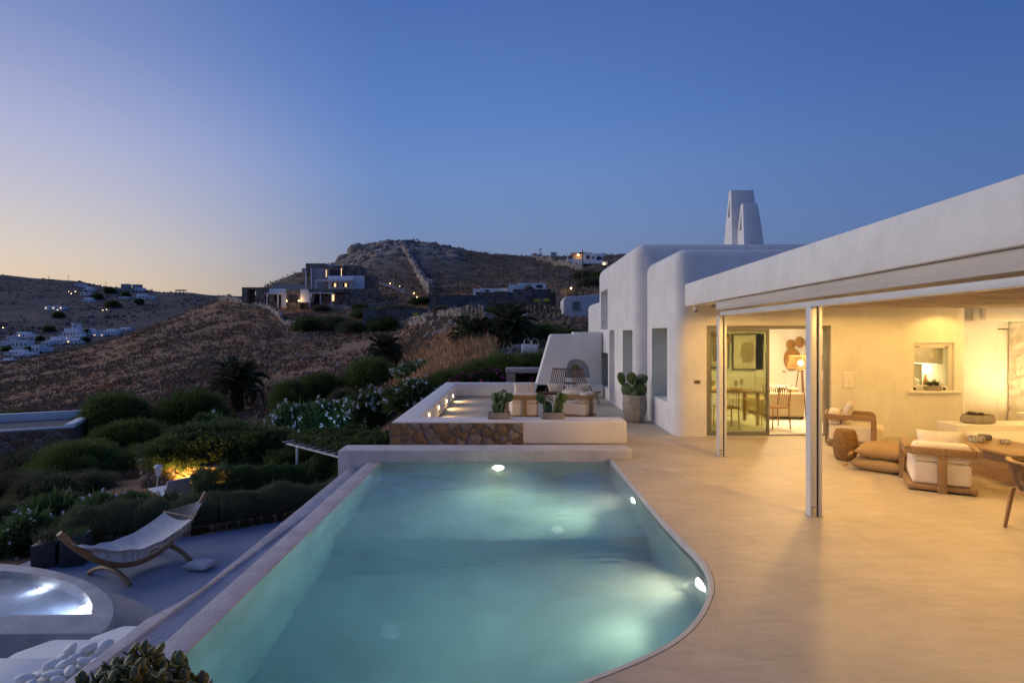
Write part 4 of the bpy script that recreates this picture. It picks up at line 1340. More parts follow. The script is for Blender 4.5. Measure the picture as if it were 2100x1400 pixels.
# ------------------------------------------------------------------ terrain
TD = np.array([4, 9, 14, 19, 25, 32, 42, 60, 80, 110, 150, 200, 260, 340, 450], float)
TP = {
 -1600: [-3, -3, -3, -4, -5.5, -6.5, -7.5, -8.8, -9.6, -11, -13, -20, -30, -40, -50],
 0:    [-3, -3, -3, -4, -5, -6, -6.8, -7.5, -7.6, -7.2, -5.7, -12, -25, -38, -50],
 125:  [-3, -3, -3, -3.8, -4.6, -5.2, -5.8, -6, -5.8, -4.9, -3, -10, -24, -38, -50],
 250:  [-3, -3, -3, -3.5, -4.2, -4.5, -4.8, -4.6, -3.8, -2, .9, -6, -22, -38, -50],
 350:  [-3, -3, -3, -3.4, -4, -4.2, -4.3, -3.6, -2.4, 1, 5.8, 0, -18, -36, -48],
 450:  [-3, -3, -3, -3.2, -3.6, -3.8, -3.9, -3, -1.6, 3.5, 11, 9, -2, -20, -45],
 520:  [-3, -3, -3, -3.1, -3.4, -3.5, -3.5, -2.4, -.8, 4.7, 11.6, 14, 19.5, 26, 10],
 600:  [-3, -3, -3, -3, -3.1, -3.1, -3, -1.8, -.2, 5, 11.2, 17.5, 26, 36.4, 20],
 700:  [-3, -3, -3, -2.8, -2.6, -2.4, -2.3, -1.2, .6, 5.2, 11.6, 19, 30, 44, 25],
 760:  [-3, -3, -2.9, -2.5, -2, -1.9, -1.7, -.8, 1.3, 5.6, 12.3, 22, 37, 53.4, 30],
 820:  [-3, -3, -2.9, -2, -1.2, -1, -.9, -.2, 2, 6, 13, 22, 38, 54.3, 30],
 900:  [-3, -3, -2.8, -1.2, .1, .4, 1.4, 3, 5, 7.5, 13.5, 22, 37, 52.4, 30],
 960:  [-3, -3, -2.8, -.6, .3, 1.2, 2.2, 4, 5.6, 9, 14, 21, 35, 50, 30],
 1050: [-3, -3, -2.7, -.5, .4, 1.4, 2.6, 4.3, 5.8, 9, 14, 21, 33, 47, 30],
 1150: [-3, -3, -1.6, -.6, .4, 1.5, 2.7, 4.4, 5.9, 9, 14, 21, 33, 46.3, 30],
 1280: [-3, -3, -1.6, -.6, .4, 1.5, 2.7, 4.4, 6, 9, 14, 21, 34, 48, 30],
 1500: [-3, -3, -1.6, -.6, .4, 1.5, 2.7, 4.4, 6, 9, 14, 21, 32, 44, 30],
 3800: [-3, -3, -1.6, -.6, .4, 1.5, 2.7, 4.4, 6, 9, 14, 20, 28, 34, 25],
}
TPX = np.array(sorted(TP)); TZ = np.array([TP[k] for k in sorted(TP)], float)
FP = np.linspace(-1600, 3800, 541)                   # azimuth samples
FZ = np.stack([np.interp(FP, TPX, TZ[:, j]) for j in range(len(TD))], 1)
ker = np.exp(-np.linspace(-2, 2, 13) ** 2); ker /= ker.sum()
pad = np.pad(FZ, ((6, 6), (0, 0)), 'edge')
FZ = np.stack([np.convolve(pad[:, j], ker, 'valid') for j in range(FZ.shape[1])], 1)
LD = np.log(TD)
def ter_base(px, d):
    fi = np.clip((px - FP[0]) / (FP[1] - FP[0]), 0, len(FP) - 1.001)
    i = int(fi); a = fi - i
    col = FZ[i] * (1 - a) + FZ[i + 1] * a
    ld = math.log(max(d, 4))
    j = min(max(int(np.searchsorted(LD, ld)) - 1, 0), len(TD) - 2)
    t = min(max((ld - LD[j]) / (LD[j + 1] - LD[j]), 0), 1)
    # cubic through the neighbours for a smooth profile
    p0, p1, p2, p3 = col[max(j - 1, 0)], col[j], col[j + 1], col[min(j + 2, len(TD) - 1)]
    m1, m2 = (p2 - p0) * .35, (p3 - p1) * .35
    return (2 * t**3 - 3 * t**2 + 1) * p1 + (t**3 - 2 * t**2 + t) * m1 + (-2 * t**3 + 3 * t**2) * p2 + (t**3 - t**2) * m2
def rocky(px, d):
    a = max(0, 1 - ((px - 815) / 150) ** 2) * max(0, min(1, (d - 205) / 60))
    b = .8 * max(0, 1 - ((px - 985) / 100) ** 2) * max(0, 1 - ((d - 41) / 13) ** 2)
    return a, b
def ter(x, y):
    d = max(y, 4)
    px = 1050 + F * x / d
    z = ter_base(px, d)
    k = min(1, max(0, (d - 16) / 20))
    v = Vector((x, y, 0))
    z += k * (.35 * mnoise.noise(v * .12) + .16 * mnoise.noise(v * .45)) * (1 + d / 120)
    a, b = rocky(px, d)
    if a > 0:
        z += a * (2.6 * (.5 - abs(mnoise.noise(v * .09))) + 1.6 * (.5 - abs(mnoise.noise(v * .21))))
    if b > 0:
        z += b * (.9 * (.4 - abs(mnoise.noise(v * .35))) + .5 * (.5 - abs(mnoise.noise(v * .8))))
    return z
def hit(px, py, d0=14, d1=460):
    """where the sight line through a photo pixel meets the land"""
    d = d0
    while d < d1:
        p = at(px, py, d)
        if p.z < ter(p.x, p.y):
            return p
        d *= 1.008
    return at(px, py, d1)
cols = np.concatenate([np.linspace(-1600, -60, 40), np.linspace(-40, 1320, 260), np.linspace(1360, 3800, 40)])
rows = np.exp(np.linspace(math.log(4), math.log(450), 170))
vs, rk, sb_ = [], [], []
for d in rows:
    for p in cols:
        x = (p - 1050) * d / F
        vs.append((x, d, ter(x, d)))
        rk.append(max(rocky(p, d))); sb_.append(min(1, max(0, (d - 125) / 60)) * (1 if p > 480 else 0))
nc, nr = len(cols), len(rows)
idx = np.arange(nc * nr).reshape(nr, nc)
fs = np.stack([idx[:-1, :-1], idx[:-1, 1:], idx[1:, 1:], idx[1:, :-1]], -1).reshape(-1, 4)
me = np_mesh('hill', vs, fs)
at_ = me.attributes.new('rock', 'FLOAT', 'POINT'); at_.data.foreach_set('value', np.array(rk, np.float32))
a2_ = me.attributes.new('heath', 'FLOAT', 'POINT'); a2_.data.foreach_set('value', np.array(sb_, np.float32))
for p in me.polygons: p.use_smooth = True
def land_material(name, cols4, s1=.05, s2=.6, rock=True):
    m = bpy.data.materials.new(name); m.use_nodes = True
    n, l = m.node_tree.nodes, m.node_tree.links
    b = n['Principled BSDF']; b.inputs['Roughness'].default_value = .95; b.inputs['Specular IOR Level'].default_value = .1
    co = n.new('ShaderNodeTexCoord')
    def nz(s, det=6, rough=.6, stretch=None):
        t = n.new('ShaderNodeTexNoise'); t.inputs['Scale'].default_value = s; t.inputs['Detail'].default_value = det; t.inputs['Roughness'].default_value = rough
        src = co.outputs['Object']
        if stretch:
            mp = n.new('ShaderNodeMapping'); mp.inputs['Scale'].default_value = stretch; l.new(src, mp.inputs[0]); src = mp.outputs[0]
        l.new(src, t.inputs['Vector']); return t.outputs[0]
    def mr(v, a, c):
        t = n.new('ShaderNodeMapRange'); t.inputs[1].default_value = a; t.inputs[2].default_value = c; l.new(v, t.inputs[0]); return t.outputs[0]
    def mix(f, a, c):
        t = n.new('ShaderNodeMix'); t.data_type = 'RGBA'; l.new(f, t.inputs[0])
        for i, v in ((6, a), (7, c)):
            if isinstance(v, tuple): t.inputs[i].default_value = (*v, 1)
            else: l.new(v, t.inputs[i])
        return t.outputs[2]
    grass = mix(mr(nz(s2, 8, .7), .35, .65), cols4[0], cols4[1])
    c = mix(mr(nz(s1, 8, .70, (1, 2.2, 1)), .44, .58), grass, cols4[2])
    rocks = mix(mr(nz(s2 * 1.7, 9, .7), .3, .7), cols4[3], tuple(v * .45 for v in cols4[3]))
    c = mix(mr(nz(s2 * .6, 7, .72), .64, .70), c, rocks)
    if rock:
        h = n.new('ShaderNodeAttribute'); h.attribute_name = 'heath'
        hm_ = n.new('ShaderNodeMath'); hm_.operation = 'MULTIPLY'; l.new(h.outputs['Fac'], hm_.inputs[0]); l.new(mr(nz(.16, 8, .72), .34, .52), hm_.inputs[1])
        c = mix(hm_.outputs[0], c, (.12, .098, .078))
        a = n.new('ShaderNodeAttribute'); a.attribute_name = 'rock'
        ad = n.new('ShaderNodeMath'); ad.operation = 'MULTIPLY'; l.new(a.outputs['Fac'], ad.inputs[0])
        l.new(mr(nz(.11, 8, .7), .36, .50), ad.inputs[1])
        c = mix(ad.outputs[0], c, rocks)
    l.new(c, b.inputs['Base Color'])
    bp = n.new('ShaderNodeBump'); bp.inputs['Strength'].default_value = .8; bp.inputs['Distance'].default_value = .5
    l.new(nz(s2 * 1.5, 10, .75), bp.inputs['Height']); l.new(bp.outputs[0], b.inputs['Normal'])
    return m
LAND = land_material('dry_hillside', ((.39, .215, .12), (.31, .18, .11), (.25, .175, .125), (.50, .45, .40)))
put('hill', me, LAND, kind='structure')

# far hill across the bay
FH = np.array([420, 500, 600, 750, 900, 1100, 1400], float)
ridge = ([-1600, -400, 0, 60, 150, 190, 260, 330, 400, 450, 600, 1000, 3800], [600, 560, 562, 567, 574, 582, 590, 597, 601, 605, 612, 640, 660])
def far_z(px, d):
    r = np.interp(px, *ridge)
    pys = [830, 800, 745, 690, 640 if r < 625 else r + 15, r, r + 30]
    py = np.interp(math.log(d), np.log(FH), pys)
    z = 2 - (py - 685) * d / F
    x = (px - 1050) * d / F
    return z + 7 * mnoise.noise(Vector((x * .006, d * .006, 3))) * (1 if d < 1000 else .4) + 2.5 * mnoise.noise(Vector((x * .02, d * .02, 4)))
fc_ = np.linspace(-1600, 1300, 220); fr_ = np.exp(np.linspace(math.log(420), math.log(1400), 70))
vs = [((p - 1050) * d / F, d, far_z(p, d)) for d in fr_ for p in fc_]
nc, nr = len(fc_), len(fr_); idx = np.arange(nc * nr).reshape(nr, nc)
me = np_mesh('far_hill', vs, np.stack([idx[:-1, :-1], idx[:-1, 1:], idx[1:, 1:], idx[1:, :-1]], -1).reshape(-1, 4))
for p in me.polygons: p.use_smooth = True
FARLAND = land_material('far_hillside', ((.185, .145, .135), (.135, .112, .108), (.09, .083, .085), (.27, .25, .25)), .02, .10, False)  # haze is painted in: greyer, bluer tones than the near hill
put('far_hill', me, FARLAND, kind='structure')
def far_hit(px, py):
    d = 430
    while d < 1300:
        p = at(px, py, d)
        if p.z < far_z(px, d): return p
        d *= 1.004
    return at(px, py, 1100)
MB().add([(-15000, -15000, -62), (15000, -15000, -62), (15000, 15000, -62), (-15000, 15000, -62)], [(0, 1, 2, 3)]).build('sea', M('sea_water', (.05, .07, .10), .25, .1, .01), kind='structure')

# dry grass and dark scrub on the slope
def tufts(n, seed, hmin, hmax, wid, blades, dr, pr, lean=.5):
    rg = np.random.default_rng(seed); V = []
    cnt = 0
    while cnt < n:
        px = rg.uniform(*pr); d = math.exp(rg.uniform(math.log(dr[0]), math.log(dr[1])))
        x = (px - 1050) * d / F
        q = mnoise.noise(Vector((x * .07, d * .07, seed)))
        if q + rg.uniform(-.3, .3) < -.22: continue
        z = ter(x, d) - .05
        h = rg.uniform(hmin, hmax) * (1 + d / 140) * (.55 + 1.1 * max(0, .5 + mnoise.noise(Vector((x * .16, d * .16, 9)))))
        for b in range(blades):
            a = rg.uniform(0, 6.28); o = rg.normal(size=2) * wid * (1 + d / 140)
            p = np.array([x + o[0], d + o[1], z])
            s = np.array([math.cos(a), math.sin(a), 0]) * wid * .35 * (1 + d / 140)
            tip = p + np.array([rg.normal() * lean * h * .5, rg.normal() * lean * h * .5, h * rg.uniform(.6, 1)])
            V += [p - s, p + s, tip]
        cnt += 1
    V = np.array(V)
    return V, np.arange(len(V)).reshape(-1, 3)
GRASS = M('dry_grass_blades', (.44, .245, .13), .9, .2, .12, island=.4, spec=.1, col2=(.30, .165, .10))
SCRUB = M('dark_scrub', (.28, .20, .13), .9, .25, .12, island=.35, spec=.1, col2=(.18, .14, .095))
put('dry_grass', np_mesh('dry_grass', *tufts(17000, 1, .10, .26, .15, 6, (24, 160), (-60, 1000))), GRASS, kind='stuff')
put('scrub', np_mesh('scrub', *tufts(15000, 2, .14, .34, .32, 6, (30, 335), (-60, 1260), .9)), SCRUB, kind='stuff')

GOLD = M('golden_grass_blades', (.62, .40, .20), .9, .2, .3, island=.35, spec=.1, col2=(.44, .26, .13))
put('golden_grass', np_mesh('golden_grass', *tufts(4200, 5, .28, .6, .13, 6, (25, 42), (820, 1010))), GOLD, kind='stuff')
# loose rocks of the outcrops
def rocks_mesh(places, seed):
    rg = random.Random(seed)
    V, Fc = [], []
    bm = bmesh.new(); bmesh.ops.create_icosphere(bm, subdivisions=2, radius=1)
    bv = np.array([v.co[:] for v in bm.verts]); bf = np.array([[v.index for v in f.verts] for f in bm.faces]); bm.free()
    for (p, r) in places:
        o = Vector((rg.uniform(0, 99), rg.uniform(0, 99), 0))
        k = np.array([1 + .55 * mnoise.noise(Vector(v) * 1.1 + o) + .25 * mnoise.noise(Vector(v) * 2.6 + o) for v in bv])
        s = np.array([rg.uniform(.8, 1.5), rg.uniform(.8, 1.3), rg.uniform(.5, .9)]) * r
        a = rg.uniform(0, 6.28); c, sn = math.cos(a), math.sin(a)
        w = bv * k[:, None]
        for _ in range(9):                      # broken flat faces
            nn = np.array([rg.gauss(0, 1) for _ in range(3)]); nn /= np.linalg.norm(nn)
            e = w @ nn - rg.uniform(.45, .8)
            w = w - np.outer(np.maximum(e, 0), nn)
        w = w * s
        w = np.stack([w[:, 0] * c - w[:, 1] * sn, w[:, 0] * sn + w[:, 1] * c, w[:, 2]], 1) + np.array(p)
        Fc.append(bf + len(V) * len(bv)); V.append(w)
    return np_mesh('rocks', np.concatenate(V), np.concatenate(Fc))
ROCK = M('granite', (.36, .31, .28), .95, .3, .8, bump=1, bscale=3, spec=.1, col2=(.16, .14, .125))
rg = random.Random(5)
pl_ = []
while len(pl_) < 190:
    px, d = rg.uniform(700, 945), rg.uniform(245, 338)
    if rocky(px, d)[0] * rg.random() < .18: continue
    x = (px - 1050) * d / F
    r_ = rg.uniform(1.2, 3.6) * (1 if rg.random() < .8 else 1.8); pl_.append(((x, d, ter(x, d) - r_ * .35), r_))
put('hilltop_rocks', rocks_mesh(pl_, 1), ROCK, kind='stuff')
pl_ = []
for _ in range(150):
    px, py = rg.uniform(880, 1075), rg.uniform(640, 745)
    if px > 1000 and py > 730: continue
    p = hit(px, py, 22, 70); pl_.append((p, rg.uniform(.12, .75) if py < 700 else rg.uniform(.1, .4)))
for _ in range(110):
    p = hit(rg.uniform(20, 900), rg.uniform(660, 830), 34, 160); pl_.append((p, rg.uniform(.1, .45)))
put('slope_rocks', rocks_mesh(pl_, 2), ROCK, kind='stuff')
for k, (px, py, r, lb) in enumerate(((893, 668, 1.0, 'big pale boulder beside the dry stone wall and utility pole'), (1060, 715, .8, 'leaning brown boulder under the tallest palm'), (1040, 735, .55, 'small brown boulder at the foot of the tallest palm'), (925, 648, 1.1, 'rounded boulder on the ridge of the dry stone wall'))):
    p = hit(px, py, 24, 75)
    o = put('boulder', rocks_mesh([((0, 0, 0), r)], 30 + k), ROCK); o.location = p
    tag(o, lb, 'boulder')

# dry stone walls over the hill
def dry_wall(label, pts, h, t, sz, seed, dmin=20, dmax=420, mat=None, pix=True):
    rg = random.Random(seed)
    P = [hit(px, py, dmin, dmax) for px, py in pts] if pix else [Vector(p) for p in pts]
    V, Fc = [], []
    cube = np.array([(x, y, z) for z in (-.5, .5) for y in (-.5, .5) for x in (-.5, .5)])
    cf = np.array([(0, 2, 3, 1), (4, 5, 7, 6), (0, 1, 5, 4), (2, 6, 7, 3), (0, 4, 6, 2), (1, 3, 7, 5)])
    n = 0
    for a, b in zip(P, P[1:]):
        L = (b - a).length; u = (b - a).normalized()
        side = Vector((-u.y, u.x, 0)).normalized()
        s = 0
        while s < L:
            l_ = sz * rg.uniform(.7, 1.6)
            base = a + u * s
            zt = ter(base.x, base.y) if pix else base.z
            z = 0
            hh = h * rg.uniform(.85, 1.15)
            while z < hh:
                q = sz * rg.uniform(.5, .9)
                for sd in (-1, 1):
                    c = Vector((base.x, base.y, zt + z + q / 2 - .1)) + side * sd * t * .25
                    m = Matrix.Translation(c) @ u.to_track_quat('X', 'Z').to_matrix().to_4x4() @ Matrix.Rotation(rg.uniform(-.25, .25), 4, 'Y') @ Matrix.Rotation(rg.uniform(-.2, .2), 4, 'Z')
                    w = cube * np.array([l_ * .95, t * .52, q * .97]) + np.array([[rg.uniform(-.12, .12) * sz for _ in range(3)] for _ in range(8)])
                    V.append((np.array(m)[:3, :3] @ w.T).T + np.array(m)[:3, 3]); Fc.append(cf + n * 8); n += 1
                z += q
            s += l_
    o = thing('dry_stone_wall', label, 'stone wall', P[0])
    me = np_mesh('stones', np.concatenate(V), np.concatenate(Fc))
    put('stones', me, mat or ROCKW, o, world=True, kind='stuff')
    return o
ROCKW = M('field_stone', (.38, .33, .29), .95, .2, .7, island=.45, spec=.1, col2=(.24, .20, .175))
dry_wall('low dry stone wall following the ridge below the stone villa', [(452, 617), (490, 622), (540, 634), (565, 646), (578, 662)], .9, .6, .45, 1, 70, 200)
dry_wall('long dry stone wall between the brown slope and the green terraces', [(580, 664), (620, 674), (690, 676), (760, 672), (830, 668), (880, 662)], .7, .6, .4, 2, 50, 120)
dry_wall('dry stone wall climbing straight up the rocky hill', [(884, 606), (868, 582), (852, 552), (838, 528), (826, 509)], 2.2, 1.4, 1.1, 3, 130, 345)
dry_wall('pale dry stone wall running along the ridge below the chapel', [(1096, 529), (1130, 538), (1165, 547), (1195, 557), (1212, 568)], 1.8, 1.2, .9, 4, 150, 345)
dry_wall('dark dry stone wall behind the boulders above the palms', [(800, 662), (850, 664), (900, 655), (950, 648), (1000, 646)], .9, .7, .35, 5, 35, 90)
dry_wall('low stone terrace wall below the stone villa garden', [(615, 632), (680, 634), (745, 636), (800, 628)], .9, .6, .4, 6, 70, 160)

# scrub dotted over the far hill
rg = np.random.default_rng(6); V, Fq = [], []
octv = np.array([(1, 0, 0), (0, 1, 0), (-1, 0, 0), (0, -1, 0), (0, 0, 1.0)]); octf = np.array([(0, 1, 4), (1, 2, 4), (2, 3, 4), (3, 0, 4)])
k = 0
for _ in range(5200):
    px = rg.uniform(-60, 470); d = math.exp(rg.uniform(math.log(520), math.log(1120)))
    x = (px - 1050) * d / F
    if mnoise.noise(Vector((x * .012, d * .012, 2))) + rg.uniform(-.4, .4) < 0: continue
    r = rg.uniform(.8, 3.2)
    V.append(octv * np.array([r * rg.uniform(.7, 1.3), r, r * rg.uniform(.5, 1)]) + rg.normal(size=(5, 3)) * r * .18 + np.array([x, d, far_z(px, d) - .2])); Fq.append(octf + k); k += 5
put('far_scrub', np_mesh('far_scrub', np.concatenate(V), np.concatenate(Fq)), M('far_scrub_green', (.085, .08, .065), .95, .3, .02, island=.4), kind='stuff')
# ------------------------------------------------------------------ lower patio, round pool, steps
PZ = -2.6
PATIO = M('painted_patio', (.26, .29, .38), .6, .06, 1.5, bump=.15, bscale=10, spec=.3)
pat = [(-2.55, 2), (-2.55, 15.2), (-4.2, 15.0), (-5.8, 13.95), (-7.1, 13.05), (-8.6, 12.4), (-9.7, 12.1), (-9.9, 11.0), (-15, 11.0), (-15, 7.4), (-6.2, 7.4), (-6.2, 2)]
MB().prism(pat, PZ - .3, PZ).build('lower_patio', PATIO, kind='structure')
WHITEC = M('white_painted_step', (.74, .74, .75), .6, .04, 3, bump=.2, bscale=12, spec=.3)
st_ = thing('garden_steps', 'white painted steps leading down beside the pool wall to the lower patio', 'steps', (-3.6, 5, PZ))
for i, (x0, y0, y1, z) in enumerate(((-4.55, 2.6, 4.68, -.64), (-4.62, 4.68, 5.52, -.94), (-4.5, 5.52, 6.32, -1.22), (-4.45, 6.32, 7.0, -1.55), (-4.4, 7.0, 7.6, -1.85), (-4.4, 7.6, 8.2, -2.2))):
    x1 = -3.62 if i == 0 else -2.66
    pl_ = [(x0 + .18, y1 - .004), (x1, y1 - .004), (x1, y0), (x0, y0), (x0, y1 - .25)]
    MB().prism(pl_, PZ + .002, z).build('step', WHITEC, st_, bevel=.05, seg=3, world=True)
MB().prism([(-2.74, 2.4), (-2.74, 4.66), (-3.61, 4.66), (-3.61, 2.4)], PZ + .002, -.60).build('pebble_bed', WHITEC, kind='structure')

# pebbles
PEB = M('white_pebble', (.80, .78, .75), .55, .10, 12, bump=.15, bscale=30, spec=.4, island=.12)
def pebble_mesh(seed):
    rg = random.Random(seed)
    bm = bmesh.new(); bmesh.ops.create_icosphere(bm, subdivisions=3, radius=1)
    o = Vector((rg.uniform(0, 50), rg.uniform(0, 50), 0))
    for v in bm.verts:
        v.co *= 1 + .22 * mnoise.noise(v.co * .8 + o)
    for f in bm.faces: f.smooth = True
    me = bpy.data.meshes.new('pebble'); bm.to_mesh(me); bm.free(); me.materials.append(PEB)
    return me
PEBS = [pebble_mesh(i) for i in range(8)]
rg = random.Random(8)
for layer in range(2):
    for gx in range(8 - layer):
        for gy in range(14 - layer):
            x = -3.56 + .115 * gx + rg.uniform(-.025, .025) + layer * .055
            y = 3.2 + .108 * gy + rg.uniform(-.025, .025) + layer * .05
            if x > -2.8 or y > 4.62 or (layer == 1 and rg.random() < .35): continue
            o = bpy.data.objects.new('pebble', rg.choice(PEBS)); COL.objects.link(o)
            s = rg.uniform(.040, .056)
            o.location = (x, y, -.565 + layer * .065 + rg.uniform(-.008, .01))
            o.scale = (s * rg.uniform(1.1, 1.5), s * rg.uniform(.85, 1.05), s * rg.uniform(.6, .8))
            o.rotation_euler = (rg.uniform(-.35, .35), rg.uniform(-.35, .35), rg.uniform(0, 6.28))
            tag(o, 'smooth white pebble in the bed beside the garden steps', 'pebble', 'white pebbles beside the steps')

# round plunge pool
RZ = -1.9
outer = [(-5.36, 7.42), (-5.42, 7.7), (-5.62, 8.05), (-5.93, 8.42), (-6.34, 8.76), (-6.98, 9.15), (-7.75, 9.48), (-8.75, 9.72), (-9.8, 9.75), (-11, 9.4), (-11.8, 8.5), (-11.6, 7.6), (-11, 7.35)]
inner = [(-5.86, 7.93), (-5.98, 8.1), (-6.12, 8.28), (-6.42, 8.58), (-6.9, 8.92), (-7.47, 9.17), (-8.45, 9.42), (-9.6, 9.42), (-10.7, 9.1), (-11.3, 8.4), (-11.1, 7.85), (-10.5, 7.80)]
outer = smooth_poly(outer, 2); inner = smooth_poly(inner, 2)
GREYP = M('grey_plunge_rim', (.48, .45, .45), .55, .12, 3, bump=.3, bscale=18, spec=.35)
pp = thing('plunge_pool', 'round grey cement plunge pool with pale blue lit water', 'plunge pool', (-8, 8.4, PZ))
me = boolean(MB().prism(outer, PZ + .004, RZ).mesh('r', .05, 3), [('DIFFERENCE', MB().prism(inner, -2.5, 0).mesh('c'))])
put('rim', shade_auto(me, 40), GREYP, pp, True)
big = [(x + .45 * max(0, min(1, (x + 8.5) / 2.5)), y + .35 * max(0, min(1, (y - 7.4)))) for x, y in outer]
MB().prism(big, PZ + .003, -2.28).build('plinth', GREYCEM, pp, world=True, bevel=.03)
ins = [(-8.4 + (x + 8.4) * .992, 8.6 + (y - 8.6) * .992) for x, y in inner]
MB().prism(ins, -2.499, -2.47).build('basin', M('plunge_plaster', (.40, .50, .68), .8, .04, 2), pp, world=True)
W2 = water_material('plunge_water', (.35, .65, .95), .5, (.6, .78, 1), .25, .015, 3)
ow = [(-8.4 + (x + 8.4) * 1.004, 8.6 + (y - 8.6) * 1.004) for x, y in inner]
MB().prism(ow, -2.46, -1.965).build('water', W2, pp, world=True)
def plunge_light(loc, e, tgt, r, label):
    t = thing('plunge_light', label, 'pool light', loc)
    MB().lathe([(r, -.03), (r, .0), (r * .6, .02), (.001, .025)], 14, cap=False).build('lens', EM('cool_glow', (.72, .82, 1), 60), t, smooth=True)
    if e: lamp('plunge_lamp', 'SPOT', Vector(loc) + Vector((-.05, -.03, .03)), e, (.42, .60, 1), t, .05, 150, .8, tgt)
plunge_light((-6.30, 8.36, -2.10), 30, (-8.5, 7.9, -2.4), .06, 'round cool white light glowing under water by the plunge pool rim')
plunge_light((-7.5, 9.05, -2.2), 8, (-8.0, 8.0, -2.4), .03, 'tiny cool white light on the far side of the plunge pool')

# cobbles before the plunge pool
MB().prism([(-12, 3), (-5.2, 3), (-5.2, 7.4), (-12, 7.4)], PZ - .1, -2.24).build('cobble_bed', MORTAR, kind='structure')
rg = np.random.default_rng(4)
V, Fq = [], []
hexa = np.array([(math.cos(i * math.pi / 3), math.sin(i * math.pi / 3)) for i in range(6)])
k = 0
for i in range(86):
    for j in range(56):
        x = -11.9 + .078 * i + rg.normal() * .006 + (.039 if j % 2 else 0); y = 3.05 + .078 * j + rg.normal() * .006
        if x > -5.25 or y < 4.8: continue
        r = .036 * rg.uniform(.85, 1.05)
        b0 = np.c_[hexa * r + (x, y), np.full(6, -2.245)]; b1 = np.c_[hexa * r * .75 + (x, y), np.full(6, -2.225 + rg.normal() * .004)]
        V += [b0, b1]
        for q in range(6): Fq.append((k + q, k + (q + 1) % 6, k + 6 + (q + 1) % 6, k + 6 + q))
        Fq += [(k + 6, k + 7, k + 8, k + 9), (k + 6, k + 9, k + 10, k + 11)]
        k += 12
put('cobbles', np_mesh('cobbles', np.concatenate(V), np.array(Fq)), M('grey_cobble', (.20, .19, .19), .8, .2, 6, island=.35), kind='stuff')

# ------------------------------------------------------------------ hammock
hm = thing('hammock', 'white fringed hammock on a curved wooden arc stand on the lower patio', 'hammock', (-7.29, 11.18, PZ), 0)
ax = Vector((.41, .91, 0)).normalized(); sx_ = Vector((ax.y, -ax.x, 0))
def hp(s, w, z): return ax * s + sx_ * w + Vector((0, 0, z))
arc = []
for i in range(25):
    s = -1.42 + 2.84 * i / 24
    arc.append(hp(s, 0, .14 + 1.0 * abs(s / 1.42) ** 2.1))
MB().tube(arc, .058, 6, squash=(1.0, .8)).build('arc_beam', WOOD, hm, smooth=True, angle=50)
for s in (-.60, .60):
    foot = [hp(s, -.62 + 1.24 * i / 12, .03 + .20 * (1 - (2 * i / 12 - 1) ** 2)) for i in range(13)]
    MB().tube(foot, .045, 6).build('foot', WOOD, hm, smooth=True, angle=50)
nx_, ny_ = 30, 14
vs, fs = [], []
def bed(u, v):                       # u along 0..1, v across -1..1
    s = -1.22 + 2.0 * u
    w = .46 * min(1, .08 + 2.2 * u) ** .8
    sag = .98 - .42 * math.sin(math.pi * min(1, .08 + u * .80)) - .10 * (1 - v * v) * min(1, 3 * u)
    return hp(s, v * w, sag + .02 * math.sin(u * 30 + v * 3) * (1 - u))
for i in range(nx_ + 1):
    for j in range(ny_ + 1):
        vs.append(bed(i / nx_, j / ny_ * 2 - 1))
for i in range(nx_):
    for j in range(ny_):
        a = i * (ny_ + 1) + j
        fs.append((a, a + 1, a + ny_ + 2, a + ny_ + 1))
ROPE = M('white_cotton', (.64, .63, .64), .9, .1, 12, bump=.5, bscale=120, spec=.1, stretch=(1, 1, 1))
MB().add(vs, fs).build('bed', ROPE, hm, smooth=True)
tipf = hp(1.33, 0, .98); tipn = hp(-1.36, 0, 1.04)
b = MB()
for j in range(19):
    b.tube([bed(1, j / 9 - 1), tipf], .004, 3, cap=False)
    b.tube([bed(0, j / 9 - 1), tipn], .004, 3, cap=False)
b.build('strings', ROPE, hm, kind='stuff')
MB().tube([bed(1, -1.04), bed(1, 1.04)], .014, 6).build('spreader', WOOD, hm)
rg = random.Random(3); V = []
for sd in (-1, 1):
    for i in range(420):
        u = rg.uniform(.12, 1); p = bed(u, sd); L = rg.uniform(.16, .30) * (1 if .2 < u < .97 else .5)
        dx = ax * rg.uniform(.002, .006); o_ = sx_ * rg.uniform(-.02, .02) + ax * rg.uniform(-.03, .03)
        V += [p - dx, p + dx, p + o_ - Vector((0, 0, L))]
put('fringe', np_mesh('fringe', [tuple(v) for v in V], np.arange(len(V)).reshape(-1, 3)), M('cotton_fringe', (.52, .46, .42), .9), hm, kind='stuff')
p = on(412, 1156, PZ + .08)
o = put('floor_pillow', pillow_mesh(.55, .42, .16, 12, seed=31), ROPE); o.location = p; o.rotation_euler = (0, 0, R(-12))
tag(o, 'white pillow lying on the patio beside the hammock stand', 'pillow')

